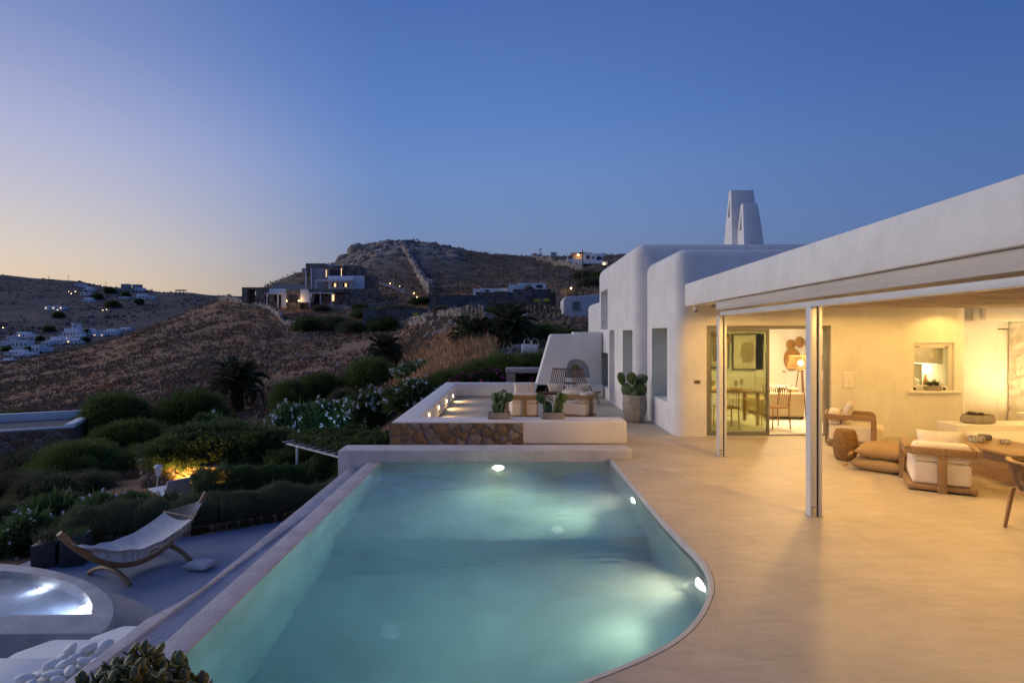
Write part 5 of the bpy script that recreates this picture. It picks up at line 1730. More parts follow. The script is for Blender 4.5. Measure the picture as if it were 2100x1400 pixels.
# ------------------------------------------------------------------ foliage kit
def leaf_quads(P, D, L, Wd, rg, fold=True):
    """P bases, D unit directions -> diamond leaves (two triangles each)"""
    n = len(P)
    S = np.cross(D, rg.normal(size=(n, 3))); S /= np.linalg.norm(S, axis=1)[:, None] + 1e-9
    L = L[:, None]; Wd = Wd[:, None]
    a = P; b = P + D * L * .45 + S * Wd * .5; c = P + D * L; d = P + D * L * .45 - S * Wd * .5
    V = np.stack([a, b, c, d], 1).reshape(-1, 3)
    return V, np.arange(4 * n).reshape(-1, 4)
def crown_np(n, leafL, leafW, seed, clumps=70, up=.5, rough=.28, flat=1.0, low=-.35):
    """unit crown: radius 1 around the origin, leaves sit in clumps on an uneven dome"""
    rg = np.random.default_rng(seed)
    c = rg.normal(size=(clumps * 3, 3)); c /= np.linalg.norm(c, axis=1)[:, None]
    c = c[c[:, 2] > low][:clumps]
    rad = .72 + rough * (rg.random(len(c)) - .4)
    C = c * rad[:, None]
    k = rg.integers(0, len(C), n)
    off = rg.normal(size=(n, 3)); off /= np.linalg.norm(off, axis=1)[:, None]
    size = .13 + .13 * rg.random(len(C))
    P = C[k] + off * (size[k] * rg.random(n) ** .4)[:, None]
    P[:, 2] *= flat
    D = off * .7 + c[k] * .6 + np.array([0, 0, up]) + rg.normal(size=(n, 3)) * .25
    D /= np.linalg.norm(D, axis=1)[:, None]
    V, Q = leaf_quads(P, D, leafL * rg.uniform(.6, 1.25, n), leafW * rg.uniform(.7, 1.2, n), rg)
    # an inner body of larger leaves so that the crown is not hollow
    m = n // 5
    q = rg.normal(size=(m, 3)); q /= np.linalg.norm(q, axis=1)[:, None]
    q[:, 2] = np.where(q[:, 2] < low, -q[:, 2], q[:, 2])
    q2 = q * (.45 + .25 * rg.random((m, 1))); q2[:, 2] *= flat
    V2, Q2 = leaf_quads(q2, (q + rg.normal(size=(m, 3)) * .6) / 1.3, np.full(m, leafL * 2.4), np.full(m, leafW * 3.2 + .02), rg)
    tips = C + c * size[:, None] * .9; tips[:, 2] *= flat
    return np.concatenate([V, V2]), np.concatenate([Q, Q2 + len(V)]), tips, c
def leafmat(name, c1, c2, isl=.4, rough=.55):
    m = M(name, c1, rough, .2, 1.6, spec=.25, island=isl, col2=c2)
    n, l = m.node_tree.nodes, m.node_tree.links           # thin leaves let some light through
    b = n['Principled BSDF']; tr = n.new('ShaderNodeBsdfTranslucent'); mx = n.new('ShaderNodeMixShader'); mx.inputs[0].default_value = .38
    l.new(b.inputs['Base Color'].links[0].from_socket, tr.inputs[0])
    l.new(b.outputs[0], mx.inputs[1]); l.new(tr.outputs[0], mx.inputs[2]); l.new(mx.outputs[0], n['Material Output'].inputs['Surface'])
    return m
L_DOME = leafmat('acacia_foliage', (.14, .19, .05), (.08, .12, .034))
L_OLEA = leafmat('oleander_foliage', (.12, .18, .065), (.07, .12, .044))
L_BROAD = leafmat('carob_foliage', (.12, .16, .05), (.07, .105, .036))
L_GREY = leafmat('grey_scrub_foliage', (.14, .145, .08), (.088, .095, .055))
L_ROSE = leafmat('rosemary_foliage', (.19, .23, .13), (.11, .145, .085))
L_BOUG = leafmat('bougainvillea_foliage', (.045, .070, .022), (.028, .046, .016))
WHITEF = M('white_petal', (.78, .78, .76), .7, .05, 5, island=.1)
MAG = M('magenta_petal', (.42, .03, .22), .7, .2, 3, island=.3)
BARK = M('grey_bark', (.10, .075, .055), .9, .25, 6, bump=.6, bscale=20)
def crowns(kind, seeds, *a, **k):
    out = []
    for s in seeds:
        V, Q, tips, dirs = crown_np(*a, seed=s, **k)
        me = np_mesh(kind, V, Q); out.append((me, tips, dirs))
    return out
K_DOME = crowns('acacia_crown', (1, 2, 3, 4), 26000, .060, .011, clumps=130, up=.8, rough=.20, flat=.85, low=-.25)
K_OLEA = crowns('oleander_crown', (11, 12, 13), 11000, .115, .024, clumps=80, up=.9, rough=.30, flat=.9, low=-.2)
K_BROAD = crowns('carob_crown', (21, 22, 23), 17000, .050, .032, clumps=110, up=.2, rough=.32, flat=.8, low=-.45)
K_GREY = crowns('scrub_crown', (31, 32, 33), 17000, .050, .014, clumps=150, up=.8, rough=.38, flat=.8, low=-.25)
def flowers_np(tips, dirs, seed, frac=.6, per=9, size=.030, spread=.10):
    rg = np.random.default_rng(seed)
    sel = np.where((rg.random(len(tips)) < frac) & (dirs[:, 2] > -.1))[0]
    P, D = [], []
    for i in sel:
        for _ in range(per):
            o = rg.normal(size=3); o /= np.linalg.norm(o)
            P.append(tips[i] + o * spread * rg.random() + dirs[i] * .05); D.append(o)
    P, D = np.array(P), np.array(D)
    V, Q = [], []
    k = 0
    for p, d in zip(P, D):
        u = np.cross(d, rg.normal(size=3)); u /= np.linalg.norm(u); w = np.cross(d, u)
        ring = [p + (u * math.cos(t * 1.0472) + w * math.sin(t * 1.0472)) * size * rg.uniform(.6, 1.1) + d * size * .25 * (t % 2) for t in range(6)]
        V += ring; Q += [(k, k + 1, k + 2, k + 3), (k, k + 3, k + 4, k + 5)]; k += 6
    return np_mesh('blossoms', V, np.array(Q))
FLO = {}
def flower_mesh(kset, i, mat, frac, per, size, key):
    if (key, i) not in FLO:
        me = flowers_np(kset[i][1], kset[i][2], 77 + i, frac, per, size); me.materials.append(mat); FLO[(key, i)] = me
    return FLO[(key, i)]
def trunk_part(t, h, r, lean, seed, n=3):
    rg = random.Random(seed)
    b = MB()
    for k in range(n):
        a = rg.uniform(0, 6.28); e = Vector((math.cos(a) * lean, math.sin(a) * lean, h))
        b.tube([(0, 0, -.2), (e.x * .25, e.y * .25, h * .4), tuple(e)], [r, r * .75, r * .35], 6)
    b.build('trunk', BARK, t, smooth=True)
def bush(name, cat, label, px, py_top, d, wpx, kset, mat, seed, flower=None, sink=.15, trunk=True, group=None, depth=1.0, zb=None):
    x = (px - 1050) * d / F
    zb = ter(x, d) - sink if zb is None else zb
    zt = 2 - (py_top - 685) * d / F
    H = max(.3, zt - zb); Rr = wpx * d / F / 2
    t = thing(name, label, cat, (x, d, zb), 0, group)
    i = seed % len(kset)
    me = kset[i][0]
    if me.materials and me.materials[0] != mat:
        me = me.copy(); me.materials.clear()
    if not me.materials: me.materials.append(mat)
    o = put('crown', me, None, t)
    rz = seed * 1.7
    hz = H / 1.18
    o.location = (0, 0, H - hz * .90); o.scale = (Rr * 1.05, Rr * 1.05 * depth, hz if H < Rr * 1.6 else hz * .75)
    if H >= Rr * 1.6: o.location = (0, 0, H - hz * .75 * .9)
    o.rotation_euler = (0, 0, rz)
    if flower:
        fo = put('blossoms', flower_mesh(kset, i, *flower), None, t)
        fo.location, fo.scale, fo.rotation_euler = o.location, o.scale, o.rotation_euler
    if trunk: trunk_part(t, H * .7, .03 + .03 * H, Rr * .45, seed)
    return t
FW = (WHITEF, .85, 14, .034, 'white')
FS = (WHITEF, .35, 7, .040, 'sparse')
FM = (MAG, .9, 14, .045, 'magenta')
G1 = 'feathery round trees on the slope'
for k, (px, pt, d, w, lb) in enumerate((
    (760, 724, 40, 122, 'round feathery dark green tree standing above the white oleanders'),
    (655, 754, 39, 110, 'feathery dark green tree on the brown slope between two round trees'),
    (600, 770, 37, 95, 'lower feathery dark green tree beside the single palm trunk'),
    (395, 788, 37, 155, 'wide feathery dark green tree just beside the palm with the bare trunk'),
    (235, 793, 35, 150, 'feathery dark tree at the lower edge of the brown slope'),
    (262, 848, 30, 170, 'wide feathery bush beyond the end of the stone hut'),
    (165, 892, 25, 180, 'bright green feathery bush in front of the stone hut'),
    (22, 834, 47, 100, 'dark feathery bush peeping over the stone hut roof'),
    (300, 900, 27, 110, 'dark feathery bush above the gravel path'))):
    bush('feathery_tree', 'tree', lb, px, pt, d, w, K_DOME, L_DOME, k, group=G1)
for k, (px, pt, d, w, lb) in enumerate((
    (75, 900, 26, 170, 'grey green scrub bush before the stone hut wall'),
    (25, 955, 21, 150, 'grey green scrub bush in the dark hollow below the hut'),
    (95, 955, 20, 140, 'loose grey scrub bush above the flowering oleanders'),
    (175, 955, 22, 120, 'dusky scrub bush beside the gravel path'),
    (20, 1020, 16, 110, 'olive scrub bush behind the white garden box'),
    (700, 790, 33, 60, 'small grey shrub between the feathery trees'))):
    bush('scrub_bush', 'bush', lb, px, pt, d, w, K_GREY, L_GREY, k, group='grey scrub bushes')
for k, (px, pt, d, w, lb) in enumerate((
    (385, 866, 20.5, 180, 'spreading broad-leaved tree over the lit stone wall'),
    (460, 848, 21.5, 200, 'tallest broad-leaved tree of the clump lit from below'),
    (535, 862, 21, 180, 'broad-leaved tree beside the white garden pergola'),
    (590, 905, 19.5, 110, 'low broad-leaved shrub covering the garden pergola'),
    (650, 888, 20, 150, 'broad-leaved shrub behind the pergola beams'),
    (745, 880, 17.5, 130, 'broad-leaved shrub against the stone faced parapet'))):
    bush('broadleaf_tree', 'tree', lb, px, pt, d, w, K_BROAD, L_BROAD, k, group='broad-leaved garden trees', zb=-3.3 if px > 700 else (-2.55 if px < 560 else None))
for k, (px, pt, d, w, fl, lb) in enumerate((
    (590, 826, 25, 90, FW, 'white oleander bush glowing blue beside the dark broad-leaved tree'),
    (650, 822, 25, 100, FW, 'white oleander bush in the middle of the blue lit row'),
    (712, 818, 25, 90, FW, 'white oleander bush at the uphill end of the blue lit row'),
    (762, 797, 24.5, 110, FW, 'tall white oleander bush below the round feathery tree'),
    (850, 776, 23, 130, FW, 'large white oleander bush against the terrace parapet corner'),
    (870, 738, 30, 120, FW, 'dark oleander bush dotted white under the golden grass bank'),
    (930, 728, 31, 90, FS, 'dark oleander bush below the low palm'),
    (430, 848, 24, 110, FS, 'oleander bush with few flowers by the path under the palm'),
    (110, 1010, 14.6, 150, FS, 'oleander bush with scattered white flowers above the dark planters'),
    (205, 1012, 14.4, 130, FS, 'oleander bush with dense white flower heads behind the hammock'),
    (275, 1010, 14.8, 120, FS, 'oleander bush beside the rosemary hedge with white flower heads'),
    (345, 1012, 15.2, 100, FS, 'low oleander bush before the white garden chair'),
    (60, 1052, 13.2, 130, FS, 'low oleander bush next to the dark planters'),
    (150, 1058, 13.0, 110, FS, 'low oleander bush behind the hammock post'))):
    bush('oleander', 'bush', lb, px, pt, d, w, K_OLEA, L_OLEA, k, flower=fl, group='white oleanders', trunk=False)
for k, (px, pt, d, w, lb) in enumerate((
    (925, 750, 23.5, 110, 'clipped hedge bush at the low end beside the golden grass bank'),
    (985, 730, 23.5, 120, 'clipped hedge bush above the magenta bougainvillea'),
    (1045, 712, 23.8, 130, 'clipped hedge bush below the tallest palm'),
    (1095, 708, 24, 110, 'clipped hedge bush beside the sloping white wall'))):
    bush('hedge_bush', 'bush', lb, px, pt, d, w, K_GREY, L_DOME, k, group='clipped hedge bushes', trunk=False)
for k, (px, pt, d, w, lb) in enumerate((
    (950, 768, 21.5, 80, 'magenta bougainvillea at the foot of the clipped hedge'),
    (1005, 758, 21.5, 90, 'magenta bougainvillea beside the thatched garden table'),
    (1085, 764, 20.6, 70, 'magenta bougainvillea under the sloping white wall'))):
    bush('bougainvillea', 'bush', lb, px, pt, d, w, K_OLEA, L_BOUG, k, flower=FM, group='magenta bougainvilleas', trunk=False)
for k, (px, pt, d, w, lb) in enumerate((
    (1110, 655, 34, 110, 'dark green shrub beside the tallest palm'),
    (1165, 668, 33, 90, 'dark green shrub below the whitewashed cottage'),
    (1020, 622, 58, 60, 'dark shrub in front of the pale stone garden wall'))):
    bush('dark_shrub', 'bush', lb, px, pt, d, w, K_BROAD, L_BROAD, k + 1, group='dark shrubs uphill', trunk=False)
SHRUB = ['just below the white ridge villa', 'beside the lower block of the white ridge villa', 'under the tall thin utility pole', 'at the foot of the climbing stone wall', 'beside the upper hill road', 'on the terrace under the stone villa wing', 'in the green terraces above the long wall', 'at the corner of the long dry stone wall', 'in the middle of the green terraces', 'against the grey enclosure wall', 'before the stone villa pergola', 'before the stone villa terrace wall', 'beside the wooden utility pole', 'behind the dark gateway', 'on the roof edge of the taller cubic house']
for k, (px, pt, d, w) in enumerate(((1200, 548, 190, 60), (1232, 552, 185, 60), (1215, 565, 150, 70), (870, 606, 120, 70), (820, 622, 105, 90), (760, 628, 105, 90), (690, 640, 95, 80), (640, 642, 96, 80), (735, 650, 90, 90), (790, 645, 88, 80), (660, 622, 122, 40), (745, 618, 122, 50), (905, 622, 70, 40), (1145, 592, 72, 50), (1085, 578, 78, 30))):
    bush('hillside_shrub', 'bush', 'dark low shrub on the hill, ' + SHRUB[k], px, pt, d, w, K_BROAD if k % 2 else K_GREY, L_BROAD if k % 2 else L_GREY, k, group='shrubs on the hill terraces', trunk=False)

# cool light among the white oleanders
p = at(655, 893, 22.3)
g = thing('pool_glow_light', 'cool blue spot light shining up into the white oleander row', 'garden light', p)
MB().lathe([(.05, -.12), (.05, 0), (.06, .02)], 12).build('housing', BLACK, g)
lamp('cool_spot', 'SPOT', p + Vector((0, 0, .15)), 70, (.35, .62, 1), g, .1, 130, .9, at(640, 850, 25))

# rosemary and myrtle hedges that follow the patio edge
def hedge(name, label, pts, w, h, n, L, Wd, mat, seed, zf):
    rg = np.random.default_rng(seed)
    P0 = [np.array(p, float) for p in pts]
    seg = np.array([np.linalg.norm(b - a) for a, b in zip(P0, P0[1:])]); cum = np.r_[0, seg.cumsum()]
    s = rg.uniform(0, cum[-1], n)
    k = np.clip(np.searchsorted(cum, s) - 1, 0, len(seg) - 1)
    A = np.array(P0); t = (s - cum[k]) / seg[k]
    base = A[k] * (1 - t[:, None]) + A[k + 1] * t[:, None]
    u = (A[k + 1] - A[k]) / seg[k][:, None]; side = np.c_[-u[:, 1], u[:, 0]]
    th = rg.uniform(-.25, math.pi + .25, n)
    r = 1 - .35 * rg.random(n) ** 2
    lump = np.array([mnoise.noise(Vector((q * 1.1, seed, 0))) + .8 * mnoise.noise(Vector((q * 2.7, a_ * 1.3, seed))) for q, a_ in zip(s, th)])
    hh = h * (1 + .22 * lump); r = r * (1 + .16 * lump)
    off = np.cos(th) * w / 2 * r
    z = np.maximum(.0, np.sin(th)) ** .6 * hh * r
    P = np.c_[base + side * off[:, None], zf + z]
    D = np.c_[side * np.cos(th)[:, None] * .6, np.sin(th) * .8 + .5] + rg.normal(size=(n, 3)) * .3
    D /= np.linalg.norm(D, axis=1)[:, None]
    V, Q = leaf_quads(P, D, L * rg.uniform(.5, 1.4, n) * np.where(rg.random(n) < .04, 2.2, 1), Wd * rg.uniform(.7, 1.2, n), rg)
    o = thing(name, label, 'hedge', (P0[0][0], P0[0][1], zf))
    put('foliage', np_mesh('foliage', V, Q), mat, o, world=True)
    b = MB()
    for a, c in zip(P0, P0[1:]):
        b.tube([(a[0], a[1], zf + h * .4), (c[0], c[1], zf + h * .4)], w * .2, 8)
    b.build('stems', BARK, o, world=True)
    return o
HP = [(-4.0, 15.75), (-5.6, 14.75), (-7.1, 13.75), (-8.7, 13.05), (-9.9, 12.7)]
hedge('rosemary_hedge', 'low rosemary hedge curving round the edge of the lower patio', HP, 1.15, .66, 70000, .085, .011, L_ROSE, 1, PZ)
hedge('myrtle_hedge', 'dark leafy hedge behind the rosemary along the lower garden', [(-4.6, 18.2), (-6.2, 17.6), (-7.9, 16.8), (-9.0, 16.0)], 1.3, .98, 50000, .07, .022, L_OLEA, 2, -2.95)
# stone edging under the hedge
ed = thing('stone_edging', 'row of rough brown stones edging the patio below the rosemary hedge', 'edging', (-6, 14, PZ))
rg = random.Random(12)
EP = [(-3.2, 15.35), (-4.2, 15.02), (-5.8, 13.97), (-7.1, 13.07), (-8.6, 12.42), (-9.6, 12.15)]
for a, b in zip(EP, EP[1:]):
    a, b = Vector((*a, PZ)), Vector((*b, PZ)); L = (b - a).length; u = (b - a).normalized(); s = 0
    while s < L - .1:
        l_ = rg.uniform(.2, .42)
        o = bpy.data.objects.new('stone', rg.choice(STONE_ME)); COL.objects.link(o)
        o.parent = ed; o.matrix_parent_inverse = wmat(ed).inverted()
        nrm = Vector((u.y, -u.x, 0))
        if nrm.y > 0: nrm = -nrm
        bs = Matrix((u, Vector((0, 0, 1)), u.cross(Vector((0, 0, 1))))).transposed().to_4x4()
        o.matrix_basis = Matrix.Translation(a + u * (s + l_ / 2) + Vector((0, 0, .06)) - nrm * .06) @ bs @ Matrix.Rotation(rg.uniform(-.15, .15), 4, 'Z') @ Matrix.Diagonal((l_, rg.uniform(.14, .2), .16, 1))
        s += l_

# dark square planters with grasses
DARKP = M('anthracite_planter', (.045, .045, .05), .6, .1, 4)
for k, (x, y, s, h, lb) in enumerate(((-9.28, 11.35, .40, .46, 'square dark planter with pale grasses on the patio edge'), (-8.78, 11.45, .42, .58, 'taller dark planter standing behind the hammock end'))):
    t = thing('dark_planter', lb, 'planter', (x, y, PZ), R(20), 'dark planters')
    MB().box(-s / 2, s / 2, -s / 2, s / 2, 0, h).build('box', DARKP, t, bevel=.01)
    rg2 = np.random.default_rng(k); n = 240
    P = np.c_[rg2.uniform(-s / 2.3, s / 2.3, (n, 2)), np.full(n, h)]
    D = np.c_[rg2.normal(size=(n, 2)) * .35, np.ones(n)]; D /= np.linalg.norm(D, axis=1)[:, None]
    V, Q = leaf_quads(P, D, rg2.uniform(.15, .38, n) * (1 if k == 0 else .4), np.full(n, .012), rg2)
    put('grasses', np_mesh('grasses', V, Q), L_GREY if k == 0 else L_OLEA, t)
bx_ = thing('garden_box', 'small white painted box at the edge of the dark scrub', 'box', hit(40, 1072, 10, 30))
MB().box(-.35, .35, -.2, .2, -.1, .42).build('body', WHITEC, bx_, bevel=.02)
MB().box(-.37, .37, -.22, .22, .421, .45).build('lid', WHITEC, bx_, bevel=.008)

# ------------------------------------------------------------------ palms
PALM = leafmat('palm_leaflet', (.085, .100, .050), (.050, .060, .032), .35)
PTR = M('palm_trunk', (.10, .07, .045), .9, .3, 5, bump=1, bscale=12)
def frond_mesh(seed, L=2.0, droop=.9):
    rg = np.random.default_rng(seed)
    b = MB(); pts = []
    for i in range(9):
        q = i / 8; pts.append((L * q * (1 - .12 * q * q), 0, L * (.42 * q - droop * .55 * q * q)))
    b.tube(pts, [.022 * (1 - .85 * i / 8) for i in range(9)], 4)
    V, Q = [np.array(b.v)], [f for f in b.f if len(f) == 4]
    P, D, Ls = [], [], []
    for i in range(58):
        q = .12 + .88 * i / 57; j = min(7, int(q * 8)); a = q * 8 - j
        p = np.array(pts[j]) * (1 - a) + np.array(pts[j + 1]) * a
        for s in (-1, 1):
            d = np.array([.75, s * .8, .35 + rg.normal() * .15]); d /= np.linalg.norm(d)
            P.append(p); D.append(d); Ls.append(.50 * math.sin(math.pi * (.12 + .83 * q)) ** .7 * rg.uniform(.85, 1.1))
    V2, Q2 = leaf_quads(np.array(P), np.array(D), np.array(Ls), np.full(len(P), .055), rg)
    V.append(V2)
    me = np_mesh('frond', np.concatenate(V), np.concatenate([np.array(Q), Q2 + len(b.v)]))
    me.materials.append(PALM); return me
FR = [frond_mesh(i, 2.0, dr) for i, dr in enumerate((.5, .9, 1.3))]
def palm(label, px, py_base, py_top, d, r_crown, seed, trunk_r=.26):
    rg = random.Random(seed)
    x = (px - 1050) * d / F
    zb = ter(x, d) - .2
    zc = 2 - (py_top - 685) * d / F               # where the fronds spring from
    t = thing('palm_tree', label, 'palm tree', (x, d, zb), 0, 'date palms')
    H = max(.4, zc - zb)
    b = MB(); n = int(H / .12) + 2
    prof = []
    for i in range(n):
        z = H * i / (n - 1)
        prof += [(trunk_r * (1.15 - .25 * i / n) + .03, z), (trunk_r * (1.05 - .25 * i / n), z + .07)]
    b.lathe(prof, 12); b.build('trunk', PTR, t, smooth=True, angle=60)
    for k in range(60):
        q = k / 60
        o = bpy.data.objects.new('frond', FR[0 if q < .3 else (1 if q < .7 else 2)]); COL.objects.link(o); o.parent = t
        el = 1.25 - 1.75 * q + rg.uniform(-.12, .12)
        o.rotation_euler = (rg.uniform(-.3, .3), -el + .35, k * 2.39996 + rg.uniform(-.15, .15))
        o.location = (0, 0, H + .05)
        s = r_crown / 2.0 * rg.uniform(.85, 1.1); o.scale = (s, s, s)
    return t
palm('date palm with a thick bare trunk standing alone on the brown slope', 487, 850, 785, 42, 2.35, 1, .42)
palm('low date palm beside the round feathery tree below the boulders', 790, 760, 722, 43, 1.7, 2, .3)
palm('low spreading date palm in front of the golden grass bank', 970, 740, 712, 32, 1.65, 3, .28)
palm('tallest date palm rising before the pale stone garden wall', 1045, 710, 672, 31.5, 1.75, 4, .3)

# ------------------------------------------------------------------ garden structures
gw = thing('garden_wall', 'rough brown stone garden wall lit by warm uplights under the trees', 'stone wall', (-11.5, 19.6, -3.4))
A, B = at(288, 945, 20.2), at(500, 935, 19.0)
u = Vector((B.x - A.x, B.y - A.y, 0)); WL = u.length; u.normalize(); nn_ = Vector((u.y, -u.x, 0))
wz = -3.45; WH = A.z - wz
m = Matrix.Translation(Vector((A.x, A.y, wz))) @ Matrix((u, -nn_, Vector((0, 0, 1)))).transposed().to_4x4()
MB().box(0, WL, 0, .35, 0, WH, m).build('core', MORTAR, gw, world=True)
lay_stones(gw, Vector((A.x, A.y, wz)) + nn_ * 0, u, (0, 0, 1), nn_, WL, WH, .26, .06, seed=9)
MB().box(-.06, 1.0, -.08, .43, WH, WH + .07, m).build('coping', WHITEC, gw, world=True, bevel=.02)
MB().box(-.06, .34, .43, 1.9, WH, WH + .07, m).build('coping', WHITEC, gw, world=True, bevel=.02)
MB().box(-.02, .30, .36, 1.85, 0, WH - .002, m).build('return_wall', MORTAR, gw, world=True)
AMB = (1, .56, .12)
for k, px in enumerate((383, 455)):
    q = (px - 288) / (500 - 288)
    p = Vector((A.x, A.y, 0)) + u * WL * q + nn_ * .42; p.z = ter(p.x, p.y) + .12
    t = thing('garden_uplight', 'amber garden uplight glowing at the foot of the stone wall, %s' % ('beside the white chair' if k == 0 else 'under the tallest tree'), 'garden light', p)
    MB().lathe([(.05, -.12), (.05, 0), (.06, .02)], 12, cap=False).build('housing', BLACK, t, smooth=True)
    MB().lathe([(.055, .018), (.001, .022)], 12, cap=False).build('lens', EM('amber_glow_%d' % k, AMB, 60), t)
    lamp('uplight_lamp', 'SPOT', p + Vector((0, 0, .05)), 190, AMB, t, .05, 140, .8, p - nn_ * .5 + Vector((0, 0, .9)))
ln = thing('garden_lantern', 'white conical lantern on a leaning pole before the stone wall', 'lantern', at(318, 1006, 17.5))
MB().tube([(0, 0, -.4), (.09, 0, .48)], .014, 6).build('pole', ALU, ln)
MB().lathe([(.06, .46), (.11, .72), (.13, .74), (.07, .80), (.001, .82)], 16, (.10, 0, 0), cap=False).build('shade', WHITEC, ln, smooth=True)
sbz = at(350, 1010, 17.0)
sun_b = thing('garden_lounger', 'white metal garden lounger half hidden by the oleanders', 'lounger', sbz, R(-40))
MB().box(-.9, .5, -.32, .32, .0, .04).build('seat', WHITEC, sun_b)
for s in (-1, 1):
    MB().tube([(.5, s * .32, -.35), (.5, s * .32, .3), (.1, s * .32, .22)], .015, 5).build('arm', ALU, sun_b)
    MB().tube([(-.85, s * .32, -.35), (-.85, s * .32, .02)], .015, 5).build('leg', ALU, sun_b)
MB().box(.0, .04, -.32, .32, 0, .55, Matrix.Translation((.45, 0, .03)) @ Matrix.Rotation(R(25), 4, 'Y')).build('backrest', WHITEC, sun_b)
# small white pergola
gp = thing('garden_pergola', 'white garden pergola with thin beams under climbing leaves', 'pergola', (-6.5, 18, -3))
P1, P2 = at(588, 909, 19.3), at(700, 938, 16.6)
u = (P2 - P1).normalized(); back = Vector((u.y, -u.x, 0)).normalized()
if back.y < 0: back = -back
MB().tube([P1, P2], .032, 4).build('beam', WHITEC, gp, world=True)
MB().tube([P1 + back * 2.2, P2 + back * 2.2], .05, 4).build('beam', WHITEC, gp, world=True)
for k in range(9):
    q = P1.lerp(P2, k / 8)
    MB().tube([q - back * .14 + Vector((0, 0, .07)), q + back * 2.4 + Vector((0, 0, .07))], .024, 4).build('rafter', WHITEC, gp, world=True)
for q in (.22,):
    p = P1.lerp(P2, q)
    MB().tube([(p.x, p.y, -3.2), (p.x, p.y, p.z - .03)], .05, 8).build('post', WHITEC, gp, world=True)
CANE = M('dry_cane', (.20, .17, .14), .9, .3, 20, bump=.5)
b = MB()
rg = random.Random(2)
for k in range(60):
    q = k / 59; w = rg.uniform(-.1, .1)
    b.tube([P1.lerp(P2, 0) + back * (2.3 * q) + Vector((0, 0, .115 + rg.uniform(0, .02))), P2 + back * (2.3 * q + w) + Vector((0, 0, .115))], .016, 4)
rq = np.random.default_rng(5); n = 16000
a_, b_ = rq.random(n), rq.random(n) ** .8
PP = np.array(P1)[None] * (1 - a_[:, None]) + np.array(P2)[None] * a_[:, None] + np.array(back)[None] * (.02 + 2.4 * b_[:, None]) + np.c_[np.zeros((n, 2)), .12 + .35 * rq.random(n) * np.array([.6 + .6 * mnoise.noise(Vector((q * 9, w * 5, 1))) for q, w in zip(a_, b_)])]
DD = rq.normal(size=(n, 3)) * .6 + np.array([0, -.2, .7]); DD /= np.linalg.norm(DD, axis=1)[:, None]
put('climber', np_mesh('climber', *leaf_quads(PP, DD, rq.uniform(.06, .12, n), rq.uniform(.04, .07, n), rq)), L_BROAD, gp, world=True)
# thatched stone table near the bougainvillea
tb = thing('garden_table', 'low stone pier with a pale rough slab top among the bougainvillea', 'table', at(1062, 800, 20.0))
o0 = at(1037, 764, 20.2); o1 = at(1100, 762, 20.2)
MB().box(o0.x, o1.x + .6, 20.0, 20.9, o0.z, o0.z + .16).build('slab', M('rough_slab', (.36, .35, .36), .9, .3, 20, bump=1, bscale=30), tb, bevel=.03, world=True)
MB().box(o0.x + .02, o0.x + .34, 20.1, 20.8, -.6, o0.z - .002).build('pier', CONC, tb, world=True)
# the little upper pool with its ladder
ul = thing('pool_ladder', 'pair of chrome pool ladder rails on a white kerb uphill', 'ladder', at(1090, 706, 27))
for px in (1081, 1097):
    c = at(px, 706, 27)
    MB().tube([c + Vector((-.14, 0, -.1)), c + Vector((-.14, 0, .16)), c + Vector((-.08, 0, .26)), c + Vector((.06, 0, .27)), c + Vector((.14, 0, .16)), c + Vector((.16, 0, -.1))], .022, 6).build('rail', STEEL, ul, smooth=True, world=True)
k0 = at(1070, 706, 27.1)
MB().box(k0.x, k0.x + .75, 26.9, 27.5, k0.z - .5, k0.z).build('kerb', WHITEC, ul, bevel=.02, world=True)
for k, (px, py, r) in enumerate(((1062, 674, .42), (1072, 686, .34), (1068, 698, .30))):
    p = hit(px, py, 24, 40) + Vector((0, 0, .06))
    poly = [(math.cos(i * .785 + .3) * r * (1 + .2 * ((i * 7) % 3 - 1)), math.sin(i * .785 + .3) * r * .8) for i in range(8)]
    o = MB().prism(closed_smooth(poly, 1), -.12, .04).build('stepping_stone', GREYP); o.location = p
    tag(o, 'flat grey stepping stone on the path beside the tallest palm', 'stepping stone', 'stepping stones by the palm')
# stone hut with a flat gravel roof
hu = thing('stone_hut', 'low brown stone hut with a white edged gravel roof among the bushes', 'hut', (-27, 32, -6.5))
C1 = at(150, 874, 31.0); C0 = at(-140, 893, 28.5)
u = Vector((C1.x - C0.x, C1.y - C0.y, 0)); HL = u.length; u.normalize(); nb = Vector((-u.y, u.x, 0))
zr = C1.z
m = Matrix.Translation((C0.x, C0.y, 0)) @ Matrix((u, nb, Vector((0, 0, 1)))).transposed().to_4x4()
MB().box(0, HL, 0, 4.2, -8, zr - .08, m).build('wall', MORTAR, hu, world=True)
MB().box(-.05, HL + .05, -.06, .14, zr - .08, zr + .02, m).build('roof_edge', WHITEC, hu, world=True, bevel=.01)
MB().box(-.05, HL + .05, 3.9, 4.2, zr - .08, zr + .42, m).build('parapet', WHITEC, hu, world=True, bevel=.02)
MB().box(HL - .4, HL + .05, .141, 3.9, zr - .08, zr + .12, m).build('parapet', WHITEC, hu, world=True, bevel=.02)
MB().box(0, HL - .4, .141, 3.9, zr - .1, zr - .03, m).build('roof_gravel', M('roof_gravel', (.16, .16, .17), .95, .3, 30, bump=1, bscale=40), hu, world=True)
lay_stones(hu, m @ Vector((HL * .42, 0, zr - 2.4)), u, (0, 0, 1), -nb, HL * .58, 2.3, .27, .04, seed=15)
MB().box(HL * .525, HL * .60, -.07, -.01, zr - 2.4, zr - 1.15, m).build('door', BLACK, hu, world=True)

